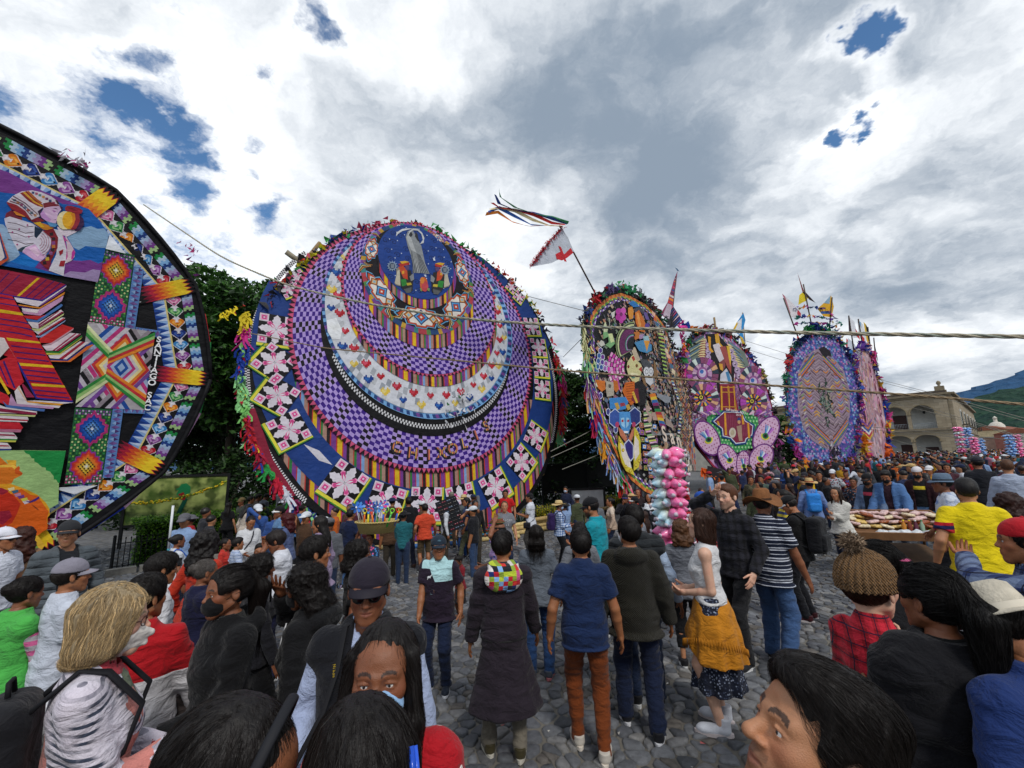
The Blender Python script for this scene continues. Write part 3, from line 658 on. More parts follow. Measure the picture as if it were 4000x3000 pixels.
 P(k,'A','d0552f',[-60,900,10,870,60,1020,140,1250,130,1280,0,1370,-60,1370]);P(k,'A','2b3f7a',[-60,920,5,890,50,1040,115,1250,100,1265,-60,1330]);P(k,'A','e6dcdc',[-60,960,0,940,80,1240,30,1290,-60,1320])
 P(k,'B','a31f3f',[-60,70,60,85,330,140,560,205,360,335,120,300,-60,262])
 for x,c in((-20,'4a1668'),(60,'4a1668'),(150,'4a1668'),(300,'e0b81e'),(375,'4a1668'),(440,'4a1668'),(500,'4a1668')):
  w=26 if c=='e0b81e' else 10;P(k,'B',c,[(x+20,95+x*.18),(x+20+w,97+x*.18),(x-200+w+40,285+x*.09),(x-200+40,283+x*.09)])
 P(k,'B','351a86',[-60,262,120,300,360,335,560,205,568,212,365,348,120,312,-60,272])
 P(k,'B','c71f2f',[-60,275,110,305,200,470,300,620,620,1190,320,1165,150,850,-60,760])
 for y in(320,370,500,545,600):P(k,'B','451a70',[(-60,y-20),(180,y+18),(280,y+40),(280,y+52),(180,y+28),(-60,y-10)])
 P(k,'B','e5bd22',[-60,405,190,445,206,470,-60,435]);P(k,'B','e5bd22',[60,655,340,690,352,706,75,682]);P(k,'B','e5bd22',[165,868,450,890,466,912,172,892]);P(k,'B','e5bd22',[268,1042,548,1058,560,1078,280,1064])
 for y in(720,770,820,920,965,1010,1090,1130):P(k,'B','451a70',[(100+(y-720)*.45,y),(360+(y-720)*.56,y+30),(366+(y-720)*.56,y+40),(104+(y-720)*.45,y+10)])
 P(k,'B','2f2a90',[145,865,165,865,320,1160,625,1188,618,1208,310,1172])
 def steps(pts_c):
  for c,pts in pts_c:P(k,'B',c,pts)
 steps([('e0d5de',[125,315,365,350,570,215,565,228,360,370,330,395,150,355]),('7a3f92',[360,370,560,238,540,265,345,392]),('e08a2b',[160,375,345,400,556,268,550,290,345,412,168,385]),
 ('cf9cc4',[345,415,545,300,530,345,350,470,210,455,190,430]),('e6dade',[190,405,340,420,320,450,200,430]),('4a78b8',[225,495,320,510,525,370,538,382,520,400,325,530,235,515]),
 ('cf2a2f',[200,470,360,472,400,460,320,505,225,492]),('e6dade',[240,520,335,530,520,420,545,440,330,580,280,572]),('8f2048',[330,545,500,430,512,430,335,560]),('8f2048',[330,565,530,435,545,442,335,575]),
 ('c9cf8a',[275,578,335,582,548,450,545,465,335,605,282,590]),('e6dade',[285,595,335,605,530,485,560,490,330,630]),('b32540',[330,628,545,490,556,498,340,640]),('8fa5d0',[310,640,350,640,565,505,555,520,360,655,312,652]),
 ('d12a2a',[340,665,535,545,632,575,440,700,345,700]),('c99aa8',[440,700,630,575,625,590,445,715,360,720]),('e6d3dc',[365,725,440,718,600,615,690,625,500,765,400,765]),('a32a50',[450,765,640,620,655,622,470,765]),('a32a50',[475,767,675,624,690,628,500,768]),
 ('3f8a3f',[385,770,500,775,700,635,700,648,510,788,395,782]),('d5cf55',[395,785,510,790,705,650,690,668,515,800,405,800]),('e6dade',[415,805,515,800,680,688,760,695,570,840,430,830]),('a8253f',[505,835,700,690,730,692,540,838]),
 ('22388a',[430,838,575,842,765,705,760,715,580,852,430,848]),('e0702a',[430,848,580,853,740,730,790,712,795,722,600,862,440,858])])
 steps([('e6dcdc',[-60,640,45,660,80,730,150,845,85,740,-60,900]),('cf2333',[-60,880,85,815,150,850,210,1030,130,1100,-60,1000]),('451a70',[30,860,45,850,140,1080,125,1085]),('451a70',[0,900,10,890,80,1050,70,1050]),('e5bd22',[-30,960,-5,960,95,1125,75,1138]),
 ('cf2333',[-60,1080,70,1140,130,1220,60,1225,-60,1180]),('e6dce0',[130,1110,170,1060,235,1190,300,1185,630,1205,545,1215,150,1215]),('a32a50',[190,1050,205,1045,300,1160,230,1160]),('e6c2a0',[150,1075,165,1070,235,1190,225,1190]),('e09a2b',[230,1190,545,1215,510,1230,240,1203]),
 ('e6dce0',[150,1205,520,1232,505,1250,150,1225]),('c99ac4',[100,1130,150,1215,470,1240,455,1258,80,1230]),('4a72b8',[30,1190,70,1225,388,1260,380,1280,60,1245]),('e6dce0',[-60,1200,60,1245,320,1280,320,1300,-60,1290]),('8f1f45',[-60,1240,60,1258,318,1290,310,1310,-60,1275]),('c9cf8a',[-60,1295,310,1312,300,1325,-60,1308]),
 ('e6dce0',[-60,1310,240,1325,250,1345,235,1370,-60,1360]),('b32540',[-60,1330,245,1350,240,1362,-60,1345]),('cf2333',[-60,1365,170,1372,203,1415,190,1432,-60,1425]),('c97a9a',[-60,1425,190,1432,180,1455,-60,1450]),('e6dce0',[-60,1450,120,1458,155,1500,150,1515,-60,1510]),('a32a50',[-60,1465,130,1475,140,1488,-60,1480]),
 ('3f8a3f',[-60,1505,155,1512,145,1525,-60,1520]),('d5cf55',[-60,1520,145,1525,140,1538,-60,1535]),('e6dce0',[-60,1535,70,1545,105,1585,100,1600,-60,1595]),('b32540',[-60,1560,80,1565,90,1575,-60,1575]),('22388a',[-60,1592,105,1595,100,1612,-60,1608]),('e0502a',[-60,1608,100,1612,95,1620,-60,1618])])
 P(k,'C','a5c983',[-100,150,370,140,1020,150,915,650,905,960,780,1030,500,1500,-100,1500])
 P(k,'C','1f9147',[375,145,1020,152,925,640,900,640,870,590,835,590,835,540,780,470,720,450,710,405,655,400,590,340,540,315,535,270,500,265,460,205,410,190])
 P(k,'C','e07a22',[-100,200,0,230,140,360,260,300,260,370,280,420,320,400,310,450,360,490,350,520,230,580,190,650,0,665,-100,660])
 P(k,'C','eab53a',[110,290,265,295,260,370,140,355]);P(k,'C','f0c24a',[-100,380,120,362,230,365,275,400,240,440,200,400,0,405,-100,420]);P(k,'C','d65a1c',[240,430,300,380,320,410,310,455,362,490,340,525,250,500])
 P(k,'C','e6a023',[-100,660,180,655,420,740,600,830,720,950,770,1040,775,1130,740,1170,740,1330,600,1440,450,1500,-100,1500])
 P(k,'C','dd6318',[340,730,480,820,590,840,700,1000,760,1080,730,1190,740,1340,590,1440,300,1480,-100,1480,-100,1000,200,800])
 P(k,'C','c8321c',[-100,700,60,720,160,790,240,850,330,960,280,1100,200,1250,-100,1400]);P(k,'C','9b1f35',[-100,690,40,720,160,760,60,820,-100,800]);P(k,'C','a1203a',[-40,1080,160,1060,200,1150,60,1280,-60,1240])
 for i,(x,y)in enumerate(((170,730),(230,770),(270,820),(320,850),(370,890),(400,930))):P(k,'C',['e2d6a0','3f6a8a','c78fb0','7a3f92','d5cf55','e0d5de'][i],[(x-40,y-5),(x+60,y-30),(x+70,y+10),(x-10,y+35)])
 P(k,'C','4a2a86',[400,920,480,920,610,845,622,870,560,915,470,945]);P(k,'C','7a3a1c',[480,950,600,1040,605,1060,570,1040])
 P(k,'C','e6b83a',[500,1440,600,1450,700,1590,640,1680,540,1600]);P(k,'C','7fa24a',[-100,1500,500,1490,640,1680,600,1760,-100,1760])
 k='k2'
 P(k,'D','8f9498',[530,210,560,130,620,110,660,180,700,260,740,330,760,420,790,560,850,700,800,700,740,690,680,690,625,690,620,560,600,450,560,340])
 P(k,'D','b4b8ba',[540,220,570,150,600,210,640,330,690,460,720,690,690,690,650,560,620,420,570,300])
 for i in range(9):P(k,'D','33383d',[(600+i*14,380+i*8),(606+i*14,380+i*8),(640+i*24,690),(632+i*24,690)])
 P(k,'D','2c3035',[570,150,600,130,625,180,600,215,575,190]);P(k,'D','c9cdd0',[560,200,580,130,630,95,690,100,750,150,780,220,770,290,720,305,760,250,740,170,690,125,630,120,590,150])
 P(k,'D','2c3035',[660,140,690,170,700,230,720,280,690,260,655,200])
 P(k,'D','d5d8da',[400,205,410,150,480,105,560,95,630,100,560,115,490,130,430,170])
 for cx,cy,m in((540,720,1),(960,740,-1)):
  P(k,'D','8a8478',[(cx-m*140,cy-90),(cx-m*90,cy-110),(cx-m*60,cy+60),(cx-m*80,cy+150),(cx-m*150,cy+130),(cx-m*130,cy+30)]);P(k,'D','c7c0ab',[(cx-m*120,cy-60),(cx-m*85,cy-70),(cx-m*75,cy+140),(cx-m*160,cy+110)])
  P(k,'D','2a2a2c',[(cx-m*90,cy-60),(cx+m*60,cy-60),(cx+m*90,cy+60),(cx+m*80,cy+210),(cx-m*40,cy+200),(cx-m*80,cy+140)]);P(k,'D','c9502f',[(cx-m*110,cy-110),(cx-m*40,cy-120),(cx+m*10,cy-60),(cx+m*20,cy+60),(cx-m*40,cy+40)])
  P(k,'D','b5332a',[(cx-m*110,cy-150),(cx+m*40,cy-170),(cx+m*40,cy-140),(cx-m*80,cy-110)]);P(k,'D','e0b02e',[(cx-m*90,cy-180),(cx-m*20,cy-190),(cx+m*40,cy-175),(cx-m*60,cy-150)]);P(k,'D','5c4a78',[(cx-m*20,cy-130),(cx+m*40,cy-130),(cx+m*30,cy-70),(cx-m*10,cy-70)])
  P(k,'D','2f8a3a',[(cx-m*80,cy+60),(cx-m*10,cy+50),(cx+m*10,cy+130),(cx-m*60,cy+150)]);P(k,'D','e2a42a',[(cx-m*60,cy-50),(cx-m*30,cy-60),(cx-m*30,cy-20),(cx-m*60,cy-15)]);P(k,'D','d84a2c',[(cx-m*20,cy),(cx+m*10,cy),(cx+m*10,cy+50),(cx-m*15,cy+50)]);P(k,'D','c9b23a',[(cx,cy+105),(cx+m*60,cy+100),(cx+m*70,cy+130),(cx+m*10,cy+140)])
  P(k,'D','8d9196',[(cx+m*40,cy+20),(cx+m*95,cy-30),(cx+m*100,cy+60),(cx+m*60,cy+80)]);P(k,'D','5a5d60',[(cx-m*40,cy+190),(cx+m*70,cy+160),(cx+m*60,cy+230),(cx,cy+240)])
  sx,sy=(350,600)if m>0 else(1050,650)
  st=[];
  for i in range(24):r=75 if i%2==0 else 48;st.append((sx+r*np.cos(i*np.pi/12),sy+r*np.sin(i*np.pi/12)))
  P(k,'D','8fa3b8',st);P(k,'D','3c4d66',circ(sx,sy,42,42));P(k,'D','7d8794',[(sx-22,sy-25),(sx+28,sy-28),(sx+24,sy+25),(sx-15,sy+30)])
 P(k,'D','d0642c',circ(770,840,52,95));P(k,'D','c44a52',circ(785,870,45,70));P(k,'D','e08a3a',circ(750,790,30,45));P(k,'D','7d9a5a',[715,890,740,900,745,940,725,930]);P(k,'D','7d9a5a',[820,890,850,900,845,940,815,920])
 P(k,'D','cfd8e4',[890,490,915,485,925,530,900,525]);P(k,'D','cfd8e4',[770,715,800,715,805,750,785,740])
 k='k3'
 P(k,'E','c23fa8',circ(565,400,45,50));P(k,'E','d45ab8',circ(630,390,40,48));P(k,'E','b8309c',circ(560,480,42,48));P(k,'E','cc4ab0',circ(630,480,40,50));P(k,'E','c945ac',circ(600,530,32,40));P(k,'E','7a2a6a',circ(600,440,22,28))
 P(k,'E','d8d8cf',[455,420,510,390,500,470,470,500]);P(k,'E','b9c4b8',[430,500,440,500,436,600,426,600]);P(k,'E','2a5a3a',[480,560,500,570,490,620,470,600])
 P(k,'E','cfd8b0',[345,610,370,540,395,620,410,640,385,770,345,740]);P(k,'E','7fb27a',[340,700,395,690,410,720,470,720,510,860,440,930,370,880,420,840,410,760,340,800]);P(k,'E','d4dfa5',[410,720,470,715,500,830,450,850]);P(k,'E','d5d3c9',[275,860,310,810,345,830,365,880,310,905])
 for(x,y,c)in((300,960,'5c3a96'),(280,1035,'3a66a8'),(330,1055,'7a3a9a'),(268,1110,'3a5fa0'),(325,1130,'5c3a96'),(255,1190,'2f5fa0'),(310,1200,'3a5fa0'),(375,1150,'a85aa8'),(362,1220,'a070b8'),(415,1230,'c78ab8'),(245,1265,'2f6aa0')):
  P(k,'E','d5dcea',circ(x,y,35,50,6,np.pi/6));P(k,'E',c,circ(x,y,26,38,6,np.pi/6))
 P(k,'E','d26ab8',[430,1270,470,1220,540,1300,590,1560,540,1480,470,1350]);P(k,'E','b03aa0',[440,1290,480,1290,560,1420,570,1500,480,1400])
 for i in range(7):
  for j in range(6):
   a0=2.55+i*.17;a1=a0+.15;r0=170+j*48-i*3;r1=r0+36;cx,cy=770,1230
   c=['d23fae','e9a8d4'][(i+j)%2]if i<4 else['f0cfe2','d76ab0'][(i+j)%2]
   P(k,'E',c,[(cx+r0*np.cos(a0)*.85,cy-r0*np.sin(a0)+0),(cx+r1*np.cos(a0)*.85,cy-r1*np.sin(a0)),(cx+r1*np.cos(a1)*.85,cy-r1*np.sin(a1)),(cx+r0*np.cos(a1)*.85,cy-r0*np.sin(a1))])
 P(k,'E','c9b9a0',[735,940,790,910,870,1100,800,1130])
 P(k,'E','d9d29a',[680,1130,740,1040,770,1020,800,1090,880,1160,890,1200,880,1290,840,1400,770,1430,700,1330,670,1230]);P(k,'E','b03a30',[740,1060,770,1035,795,1090,770,1120]);P(k,'E','b03a30',[840,1230,890,1190,885,1270]);P(k,'E','8a7a3a',circ(815,1180,20,28));P(k,'E','7a2a2a',circ(815,1185,10,16));P(k,'E','7a2a2a',circ(695,1195,16,24));P(k,'E','5f8a7a',circ(765,1340,30,25));P(k,'E','efe9c0',[720,1280,830,1290,830,1320,720,1310])
 P(k,'E','4a4d52',[860,1085,960,1090,1030,1160,1040,1260,960,1250,900,1180]);P(k,'E','dfe0e4',circ(955,1265,42,70));P(k,'E','dfe0e4',circ(1020,1265,36,66));P(k,'E','8d9094',circ(958,1268,26,38));P(k,'E','dfe0e4',circ(958,1268,18,26));P(k,'E','8d9094',circ(1020,1268,24,38));P(k,'E','dfe0e4',circ(1020,1268,16,26));P(k,'E','d0d2d6',[930,1340,1050,1340,1050,1430,1010,1470,950,1420])
 P(k,'E','8a6a48',[880,1330,925,1340,960,1480,930,1500]);P(k,'E','8a6a48',[1060,1090,1090,1150,1120,1330,1060,1330])
 P(k,'E','2f7ac0',[690,280,770,245,860,330,770,340]);P(k,'E','e0963a',[690,350,750,330,770,400,760,500,710,520,690,430]);P(k,'E','d5762a',[790,420,850,380,920,520,950,600,930,700,850,680,800,560]);P(k,'E','e8a050',[810,430,840,420,880,600,850,640]);P(k,'E','6b5a9a',[900,390,960,420,1000,520,950,520]);P(k,'E','4a4a58',[780,360,860,330,930,420,900,440,850,380,790,420])
 P(k,'E','5b3f92',circ(965,605,35,35));P(k,'E','c9772f',[760,700,850,690,860,780,790,810]);P(k,'E','2b2018',[770,720,790,720,790,760,770,760]);P(k,'E','4a8fc0',[780,850,900,810,1030,880,1030,960,960,1000,850,970]);P(k,'E','9cc4cf',[900,760,980,750,1000,820,920,830]);P(k,'E','dc9a3a',[915,820,1000,820,960,980]);P(k,'E','b08fb8',[850,740,920,720,900,790,850,800])
 for i in range(9):P(k,'E',['a83fb0','2b2b30'][i%2],circ(760,905,240-i*9,300-i*12)if i<0 else[(760+(235-i*12)*np.cos(a)*.9,930-(330-i*20)*np.sin(a))for a in np.linspace(1.55,3.6,14)]+[(760+(227-i*12)*np.cos(a)*.9,930-(317-i*20)*np.sin(a))for a in np.linspace(3.6,1.55,14)])if i in(0,8)else None
 for r,c in((1.0,'8aa06a'),(.95,'1c2024'),(.9,'cfd6a0'),(.82,'1c2024'),(.78,'6a2a5e'),(.48,'2a5a4a'),(.43,'8fb8b8'),(.39,'8a3a8a'),(.35,'1d1f24')):
  P(k,'E',c,[(760+250*r*np.cos(a),880-330*r*np.sin(a))for a in np.linspace(1.5,3.75,18)]+[(760,950)])
 P(k,'F','d2691c',[560,60,690,40,690,330,640,380,560,270,520,180]);P(k,'F','1d1b1f',[690,60,780,30,850,110,850,350,760,390,690,300]);P(k,'F','7a2038',[690,150,740,140,760,330,700,350,640,300]);P(k,'F','dcb840',[650,200,680,180,740,340,710,350])
 for i in range(8):P(k,'F','8a3a14',[(560+i*4,80+i*34),(680,60+i*36),(680,66+i*36),(562+i*4,88+i*34)])
 P(k,'F','d8772a',[150,20,270,40,280,150,225,190,150,110]);P(k,'F','c9702c',[390,20,450,40,470,150,430,200,390,150]);P(k,'F','b8b0a0',[290,40,390,50,400,240,300,260,280,140]);P(k,'F','5a564f',[320,80,360,90,350,140,320,130])
 for(x,y,rx,ry)in((210,240,32,55),(315,470,34,60),(420,720,34,60),(740,730,30,55)):P(k,'F','c9d3e8',circ(x,y,rx,ry,6,np.pi/6));P(k,'F','3f3f86',circ(x,y,rx-9,ry-14,6,np.pi/6))
 P(k,'F','3f8acf',[330,280,560,260,600,330,560,430,470,450,340,430]);P(k,'F','cfd9ee',circ(410,560,95,140,6,np.pi/6));P(k,'F','3a5aa8',circ(410,560,85,125,6,np.pi/6));P(k,'F','cfd9ee',circ(690,540,95,140,6,np.pi/6));P(k,'F','2a3a7e',circ(690,540,85,126,6,np.pi/6))
 P(k,'F','c9a24a',[400,350,450,340,480,420,440,450]);P(k,'F','c9a24a',[560,380,610,360,630,430,590,450]);P(k,'F','a33a4a',[480,350,540,340,560,380,490,400])
 P(k,'F','4f97d6',[470,470,620,470,640,640,600,780,520,760,470,640]);P(k,'F','9fd0ee',[490,560,540,550,550,700,500,660]);P(k,'F','9fd0ee',[570,550,610,560,600,660,565,700]);P(k,'F','b8323a',circ(515,598,16,18));P(k,'F','b8323a',circ(595,598,16,18));P(k,'F','b83f6a',circ(440,650,28,40));P(k,'F','b83f6a',circ(675,650,28,40));P(k,'F','e6e9ef',[530,740,600,740,590,770,540,770])
 P(k,'F','c97a5a',[450,680,520,730,580,850,560,900,480,800]);P(k,'F','c97a5a',[680,680,640,740,600,850,630,890,670,800])
 P(k,'F','cfd9ee',[600,850,670,940,670,1120,630,1170,560,1080,535,920]);P(k,'F','352c7e',[600,870,660,945,660,1110,630,1150,570,1070,548,930])
 P(k,'F','d9c83c',[460,800,520,900,600,1150,690,1370,560,1300,500,1180,450,980]);P(k,'F','e6ddd6',[480,900,540,960,620,1160,640,1260,560,1230,500,1080]);P(k,'F','d9c83c',[680,680,740,760,770,900,770,1100,740,1250,670,1300,670,1000]);P(k,'F','e6ddd6',[690,800,740,880,750,1060,690,1160,672,1000])
 for(x,y)in((480,880),(520,1010),(560,1240),(620,1300),(720,780),(745,1160),(700,1220)):P(k,'F','b08a1c',circ(x,y,20,26));P(k,'F','e8d85a',circ(x+3,y-3,12,16))
 for r in range(9):
  for q in range(4):
   x=800+q*62+r*6-(20 if r<3 else 0);y=660+r*100+q*6
   if y>1480 or x>1060 or x<760+max(0,(r-5))*60:continue
   c=[('c9804a','5a2a7a'),('b070b0','2a2a6a'),('a8b060','3a3a3a'),('4a7ac0','dfe6f0')][(r+q)%4]
   P(k,'F',c[0],[(x-28,y-36),(x+28,y-30),(x+28,y+36),(x-28,y+30)]);P(k,'F',c[1],[(x-18,y-24),(x+18,y-20),(x+18,y+24),(x-18,y+20)]);P(k,'F','d9a05a',[(x-10,y-14),(x+10,y-12),(x+10,y+14),(x-10,y+12)])
 for i in range(26):
  y=430+i*26;x=800+max(0,(i-8))**1.25*4.6;w=110-i*.7
  P(k,'F',[('e6b6d8'),('1f2226'),('8fc080'),('e8dcc8'),('1f2226'),('cfd86a')][i%6],[(x,y),(x+w,y-14),(x+w+6,y+6),(x+4,y+22)])
 P(k,'F','b9a092',[830,380,890,400,890,460,860,470,920,520,910,600,880,640,840,560,880,540,830,470]);P(k,'F','b89c90',[910,480,1080,470,1100,560,1080,590,930,590]);P(k,'F','a8958c',[1110,540,1180,600,1230,680,1200,700,1110,650])
 P(k,'F','9a9ca0',[895,700,940,680,920,720,910,780,1000,780,1060,690,1090,700,1090,760,1240,780,1235,800,1000,800,920,800]);P(k,'F','8f949c',[840,165,990,180,985,210,845,190]);P(k,'F','8f949c',[990,210,1190,270,1170,340,1110,350,990,260])
 for i in range(14):P(k,'F',['d97a2a','e0c23a','2f6ab0','8a2a6a','1d1f24','2f8a4a','b83040'][i%7],[(880+i*14%200,230+i*40),(960+i*14%200,210+i*44),(990+i*14%200,290+i*44),(900+i*14%200,300+i*42)])if i<12 else None
 for i in range(40):
  y=30+i*24;x=1190+min(i,16)*8-max(0,i-16)*3
  P(k,'F',['b8c8a0','3a6ab0','e0e4ea','2a2d33'][i%4],[(x,y),(x+34,y+8),(x+36,y+26),(x+2,y+18)])
 for c0,off in(('c98a5a',95),('a8706a',140),('8a9a6a',60),('cfb08a',175),('7a5a7a',205)):
  for i in range(22):
   y=-240+i*54;x=1190+off+min(max(i-4,0),13)*9-max(0,i-14)*10
   P(k,'F',c0 if i%2 else '5c4a44',[(x-14,y),(x+10,y+24),(x-14,y+54),(x-2,y+54),(x+24,y+24),(x,y)])
 for i in range(12):
  P(k,'E',['e8b8a0','c9683a','3f6a8a','e0d0b0'][i%4],[(1000+i*26,400+i*75),(1050+i*26,440+i*75),(1046+i*26,500+i*75),(1000+i*26,460+i*75)])
 for i in range(22):
  P(k,'E',['1d2024','a5c860'][i%2],[(1080+i*4,690+i*28),(1160+i*3,710+i*28),(1162+i*3,728+i*28),(1084+i*4,712+i*28)])
 k='k4'
 def spiral(cx,cy,rx,ry,cols,n=20,turns=1.0,a0=0):
  for j,(r0,r1,cs)in enumerate(cols):
   for i in range(n):
    a=a0+2*np.pi*i/n;b=a0+2*np.pi*(i+.92)/n
    P(k,'G',cs[i%len(cs)],[(cx+rx*r0*np.cos(a),cy+ry*r0*np.sin(a)),(cx+rx*r1*np.cos(a),cy+ry*r1*np.sin(a)),(cx+rx*r1*np.cos(b),cy+ry*r1*np.sin(b)),(cx+rx*r0*np.cos(b),cy+ry*r0*np.sin(b))])
 P(k,'G','6d7a72',[120,260,280,150,300,240,230,420,160,420]);P(k,'G','77857c',[530,210,700,330,750,470,660,500,560,320])
 for i in range(9):P(k,'G',['4a86b8','cfd2a0','23262a'][i%3],[(135,255+i*17),(285,165+i*17),(285,172+i*17),(135,262+i*17)]);P(k,'G',['4a86b8','9a9a90','23262a'][i%3],[(540+i*14,230+i*20),(640+i*8,300+i*20),(640+i*8,307+i*20),(540+i*14,238+i*20)])
 P(k,'G','1d1a1e',[300,150,420,140,560,300,600,420,590,620,540,700,430,750,400,560,330,300])
 for i in range(9):
  P(k,'G','e2cf9a',[(280-i*6,200+i*25),(300-i*3,195+i*25),(300,215+i*25),(230-i*3,222+i*25)]);P(k,'G','8a2f3a',[(270-i*6,215+i*25),(300,214+i*25),(300,224+i*25),(240-i*3,228+i*25)])
  P(k,'G','e2cf9a',[(520+i*9,250+i*27),(545+i*12,250+i*27),(580+i*16,280+i*27),(540+i*12,272+i*27)])
 for i in range(5):
  for(x,y)in((325,270+i*60),(560+i*20,330+i*62)):P(k,'G','b8a0c0',circ(x,y,28,34));P(k,'G','3a2a4a',circ(x,y,12,15));P(k,'G','d8c8d8',circ(x-3,y-4,8,9))
 P(k,'G','dca02e',[320,170,350,180,350,290,380,330,360,340,330,310]);P(k,'G','dda635',[390,150,430,140,445,240,480,280,440,290,400,230]);P(k,'G','d8cfd4',[370,260,430,240,490,330,490,420,440,440,400,360]);P(k,'G','a5504a',[440,280,500,270,560,450,560,560,510,470]);P(k,'G','e0b83a',[510,270,540,270,560,400,550,480]);P(k,'G','e0c24a',[365,470,385,430,400,480,390,560,365,540])
 P(k,'G','8a4a4a',[435,440,490,400,500,470,480,520]);P(k,'G','dba23a',[430,450,470,455,475,530,445,510]);P(k,'G','cfd0dc',[450,560,510,500,560,590,570,660,440,660]);P(k,'G','4a8ab8',[500,540,530,530,560,640,530,650])
 P(k,'G','8c1f3a',[440,660,590,660,600,760,640,960,450,960])
 for x in(450,520,575):P(k,'G','dba02a',[(x,680),(x+16,680),(x+22+(x-450)*.15,950),(x+4+(x-450)*.15,950)])
 for y in(690,740,890):P(k,'G','dba02a',[(450,y),(600,y),(602,y+10),(450,y+10)])
 for x in range(470,600,14):P(k,'G','6a1a30',[(x,670),(x+3,670),(x+10,950),(x+6,950)])
 MA='8a4a6e'
 for(cx,cy,rx,ry,m)in((260,560,170,180,1),(780,650,150,180,-1)):
  spiral(cx,cy,rx,ry,[(.35,.6,['c79ac0','6a4a7a','d0b0c8']),(.62,.98,[MA,MA,'b048b0',MA,'dfae86','2b3a4a','cfe0d8','3f4a66'])],22)
  P(k,'G','9a5a96',circ(cx,cy-10,55,65));P(k,'G','cfc0da',circ(cx,cy-10,38,44));P(k,'G','3a6ab0',circ(cx-8,cy-25,20,22))
 for(cx,cy,rx,ry)in((260,810,165,150),(780,850,140,150)):
  spiral(cx,cy,rx,ry,[(.3,.55,['e6c23a','2b2330','d0603a','3a5a9a']),(.57,1.0,[MA,'dfae86',MA,'b048b0','b048b0',MA,'cfe0d8','2b3a4a'])],24);P(k,'G','2a1a20',circ(cx-20,cy-10,30,32));P(k,'G','e0cf4a',circ(cx-20,cy-10,18,20));P(k,'G','2a1a20',circ(cx-20,cy-10,9,12))
 out=[295,1000,440,930,460,935,640,950,660,930,820,1010,830,1200,810,1300,600,1370,430,1290,400,1200,300,1110]
 P(k,'G','3f9a58',out)
 for i in range(16):
  for j in range(11):
   x=300+i*33+(j%2)*16;y=960+j*38
   if((x-560)/275)**2+((y-1130)/235)**2<1:P(k,'G','a8d8a0',[(x,y),(x+14,y+5),(x+9,y+24),(x-4,y+18)])
 def star8(cx,cy,rx,ry,q):return[(cx+rx*(1 if i%2==0 else q)*np.cos(i*np.pi/8),cy+ry*(1 if i%2==0 else q)*np.sin(i*np.pi/8))for i in range(16)]
 P(k,'G','17427e',[330,1045,455,935,650,945,690,1030,780,1085,770,1195,700,1240,690,1280,580,1295,520,1230,440,1215,430,1130])
 P(k,'G','dfe6f2',[352,1048,462,950,645,958,680,1040,762,1092,752,1188,690,1230,680,1265,582,1278,530,1218,450,1200,442,1125])
 P(k,'G','7d2240',[362,1050,467,956,640,964,675,1046,755,1096,745,1182,684,1224,674,1258,584,1270,535,1212,456,1194,450,1122])
 for x in range(470,740,18):P(k,'G','93405e',[(x,980 if x<640 else 1060),(x+5,980 if x<640 else 1060),(x+14,1200),(x+8,1200)])
 for(x,y0,y1)in((462,960,1190),(640,980,1080),(700,1060,1220),(388,1045,1090)):P(k,'G','dc9a2a',[(x,y0),(x+18,y0+4),(x+30,y1),(x+8,y1)])
 P(k,'G','cfc6b4',circ(548,1165,36,52));P(k,'G','b8ab90',circ(548,1165,20,28));P(k,'G','a88a78',[590,1100,640,1085,645,1160,650,1250,615,1250,600,1170]);P(k,'G','d0a070',circ(615,1055,16,20));P(k,'G','27407e',[592,1040,605,1010,625,1010,640,1035])
 PK='d7b0cf'
 for(cx,cy,rx,ry,a)in((290,1220,110,190,.5),(890,1180,110,200,-.5),(500,1430,90,160,.5),(650,1490,70,140,0),(830,1420,110,150,-.6)):
  ca,sa=np.cos(a),np.sin(a)
  def T(u,v):return(cx+(u*ca+v*sa)*1,cy+(-u*sa+v*ca))
  P(k,'G','6a2a78',[T(rx*1.08*np.cos(t),ry*1.05*np.sin(t))for t in np.linspace(0,2*np.pi,18)[:-1]])
  P(k,'G',PK,[T(rx*.96*np.cos(t),ry*.95*np.sin(t))for t in np.linspace(0,2*np.pi,18)[:-1]])
  for u in np.linspace(-.8,.8,7):
   for v in np.linspace(-.85,.85,10):
    if u*u+v*v<.75 and u*u+v*v>.16:x,y=T(u*rx,v*ry);P(k,'G','a04a7a',[(x-5,y-6),(x+5,y-6),(x+5,y+6),(x-5,y+6)])
  for j in range(5):P(k,'G',['3f7ac0','6ab0d8','d8e8f0','8a4ab0','c77ad0'][j],[T(rx*(-.5+.2*j),-ry*.45),T(rx*(-.36+.2*j),-ry*.4),T(rx*(.0+.04*j),ry*.1),T(rx*(-.1+.04*j),ry*.1)])
  P(k,'G','e0d04a',[T(rx*.42*np.cos(t),ry*.22*np.sin(t)+ry*.1)for t in np.linspace(-.2,3.3,10)]);P(k,'G','2f7a4a',[T(rx*.3*np.cos(t),ry*.16*np.sin(t)+ry*.1)for t in np.linspace(0,6,10)]);P(k,'G','1d1520',[T(rx*.16*np.cos(t),ry*.1*np.sin(t)+ry*.1)for t in np.linspace(0,6,8)])
 for i in range(16):
  a=np.pi*(i+.5)/16;P(k,'G',['7a4a9a','d9b4c8'][i%2],[(560+400*np.cos(a+.06),990-40+0*np.sin(a)),(560+400*np.cos(a-.06),950),(560+330*np.cos(a-.06),980),(560+330*np.cos(a+.06),985)])if abs(np.cos(a))>.35 else None
paint_designs()
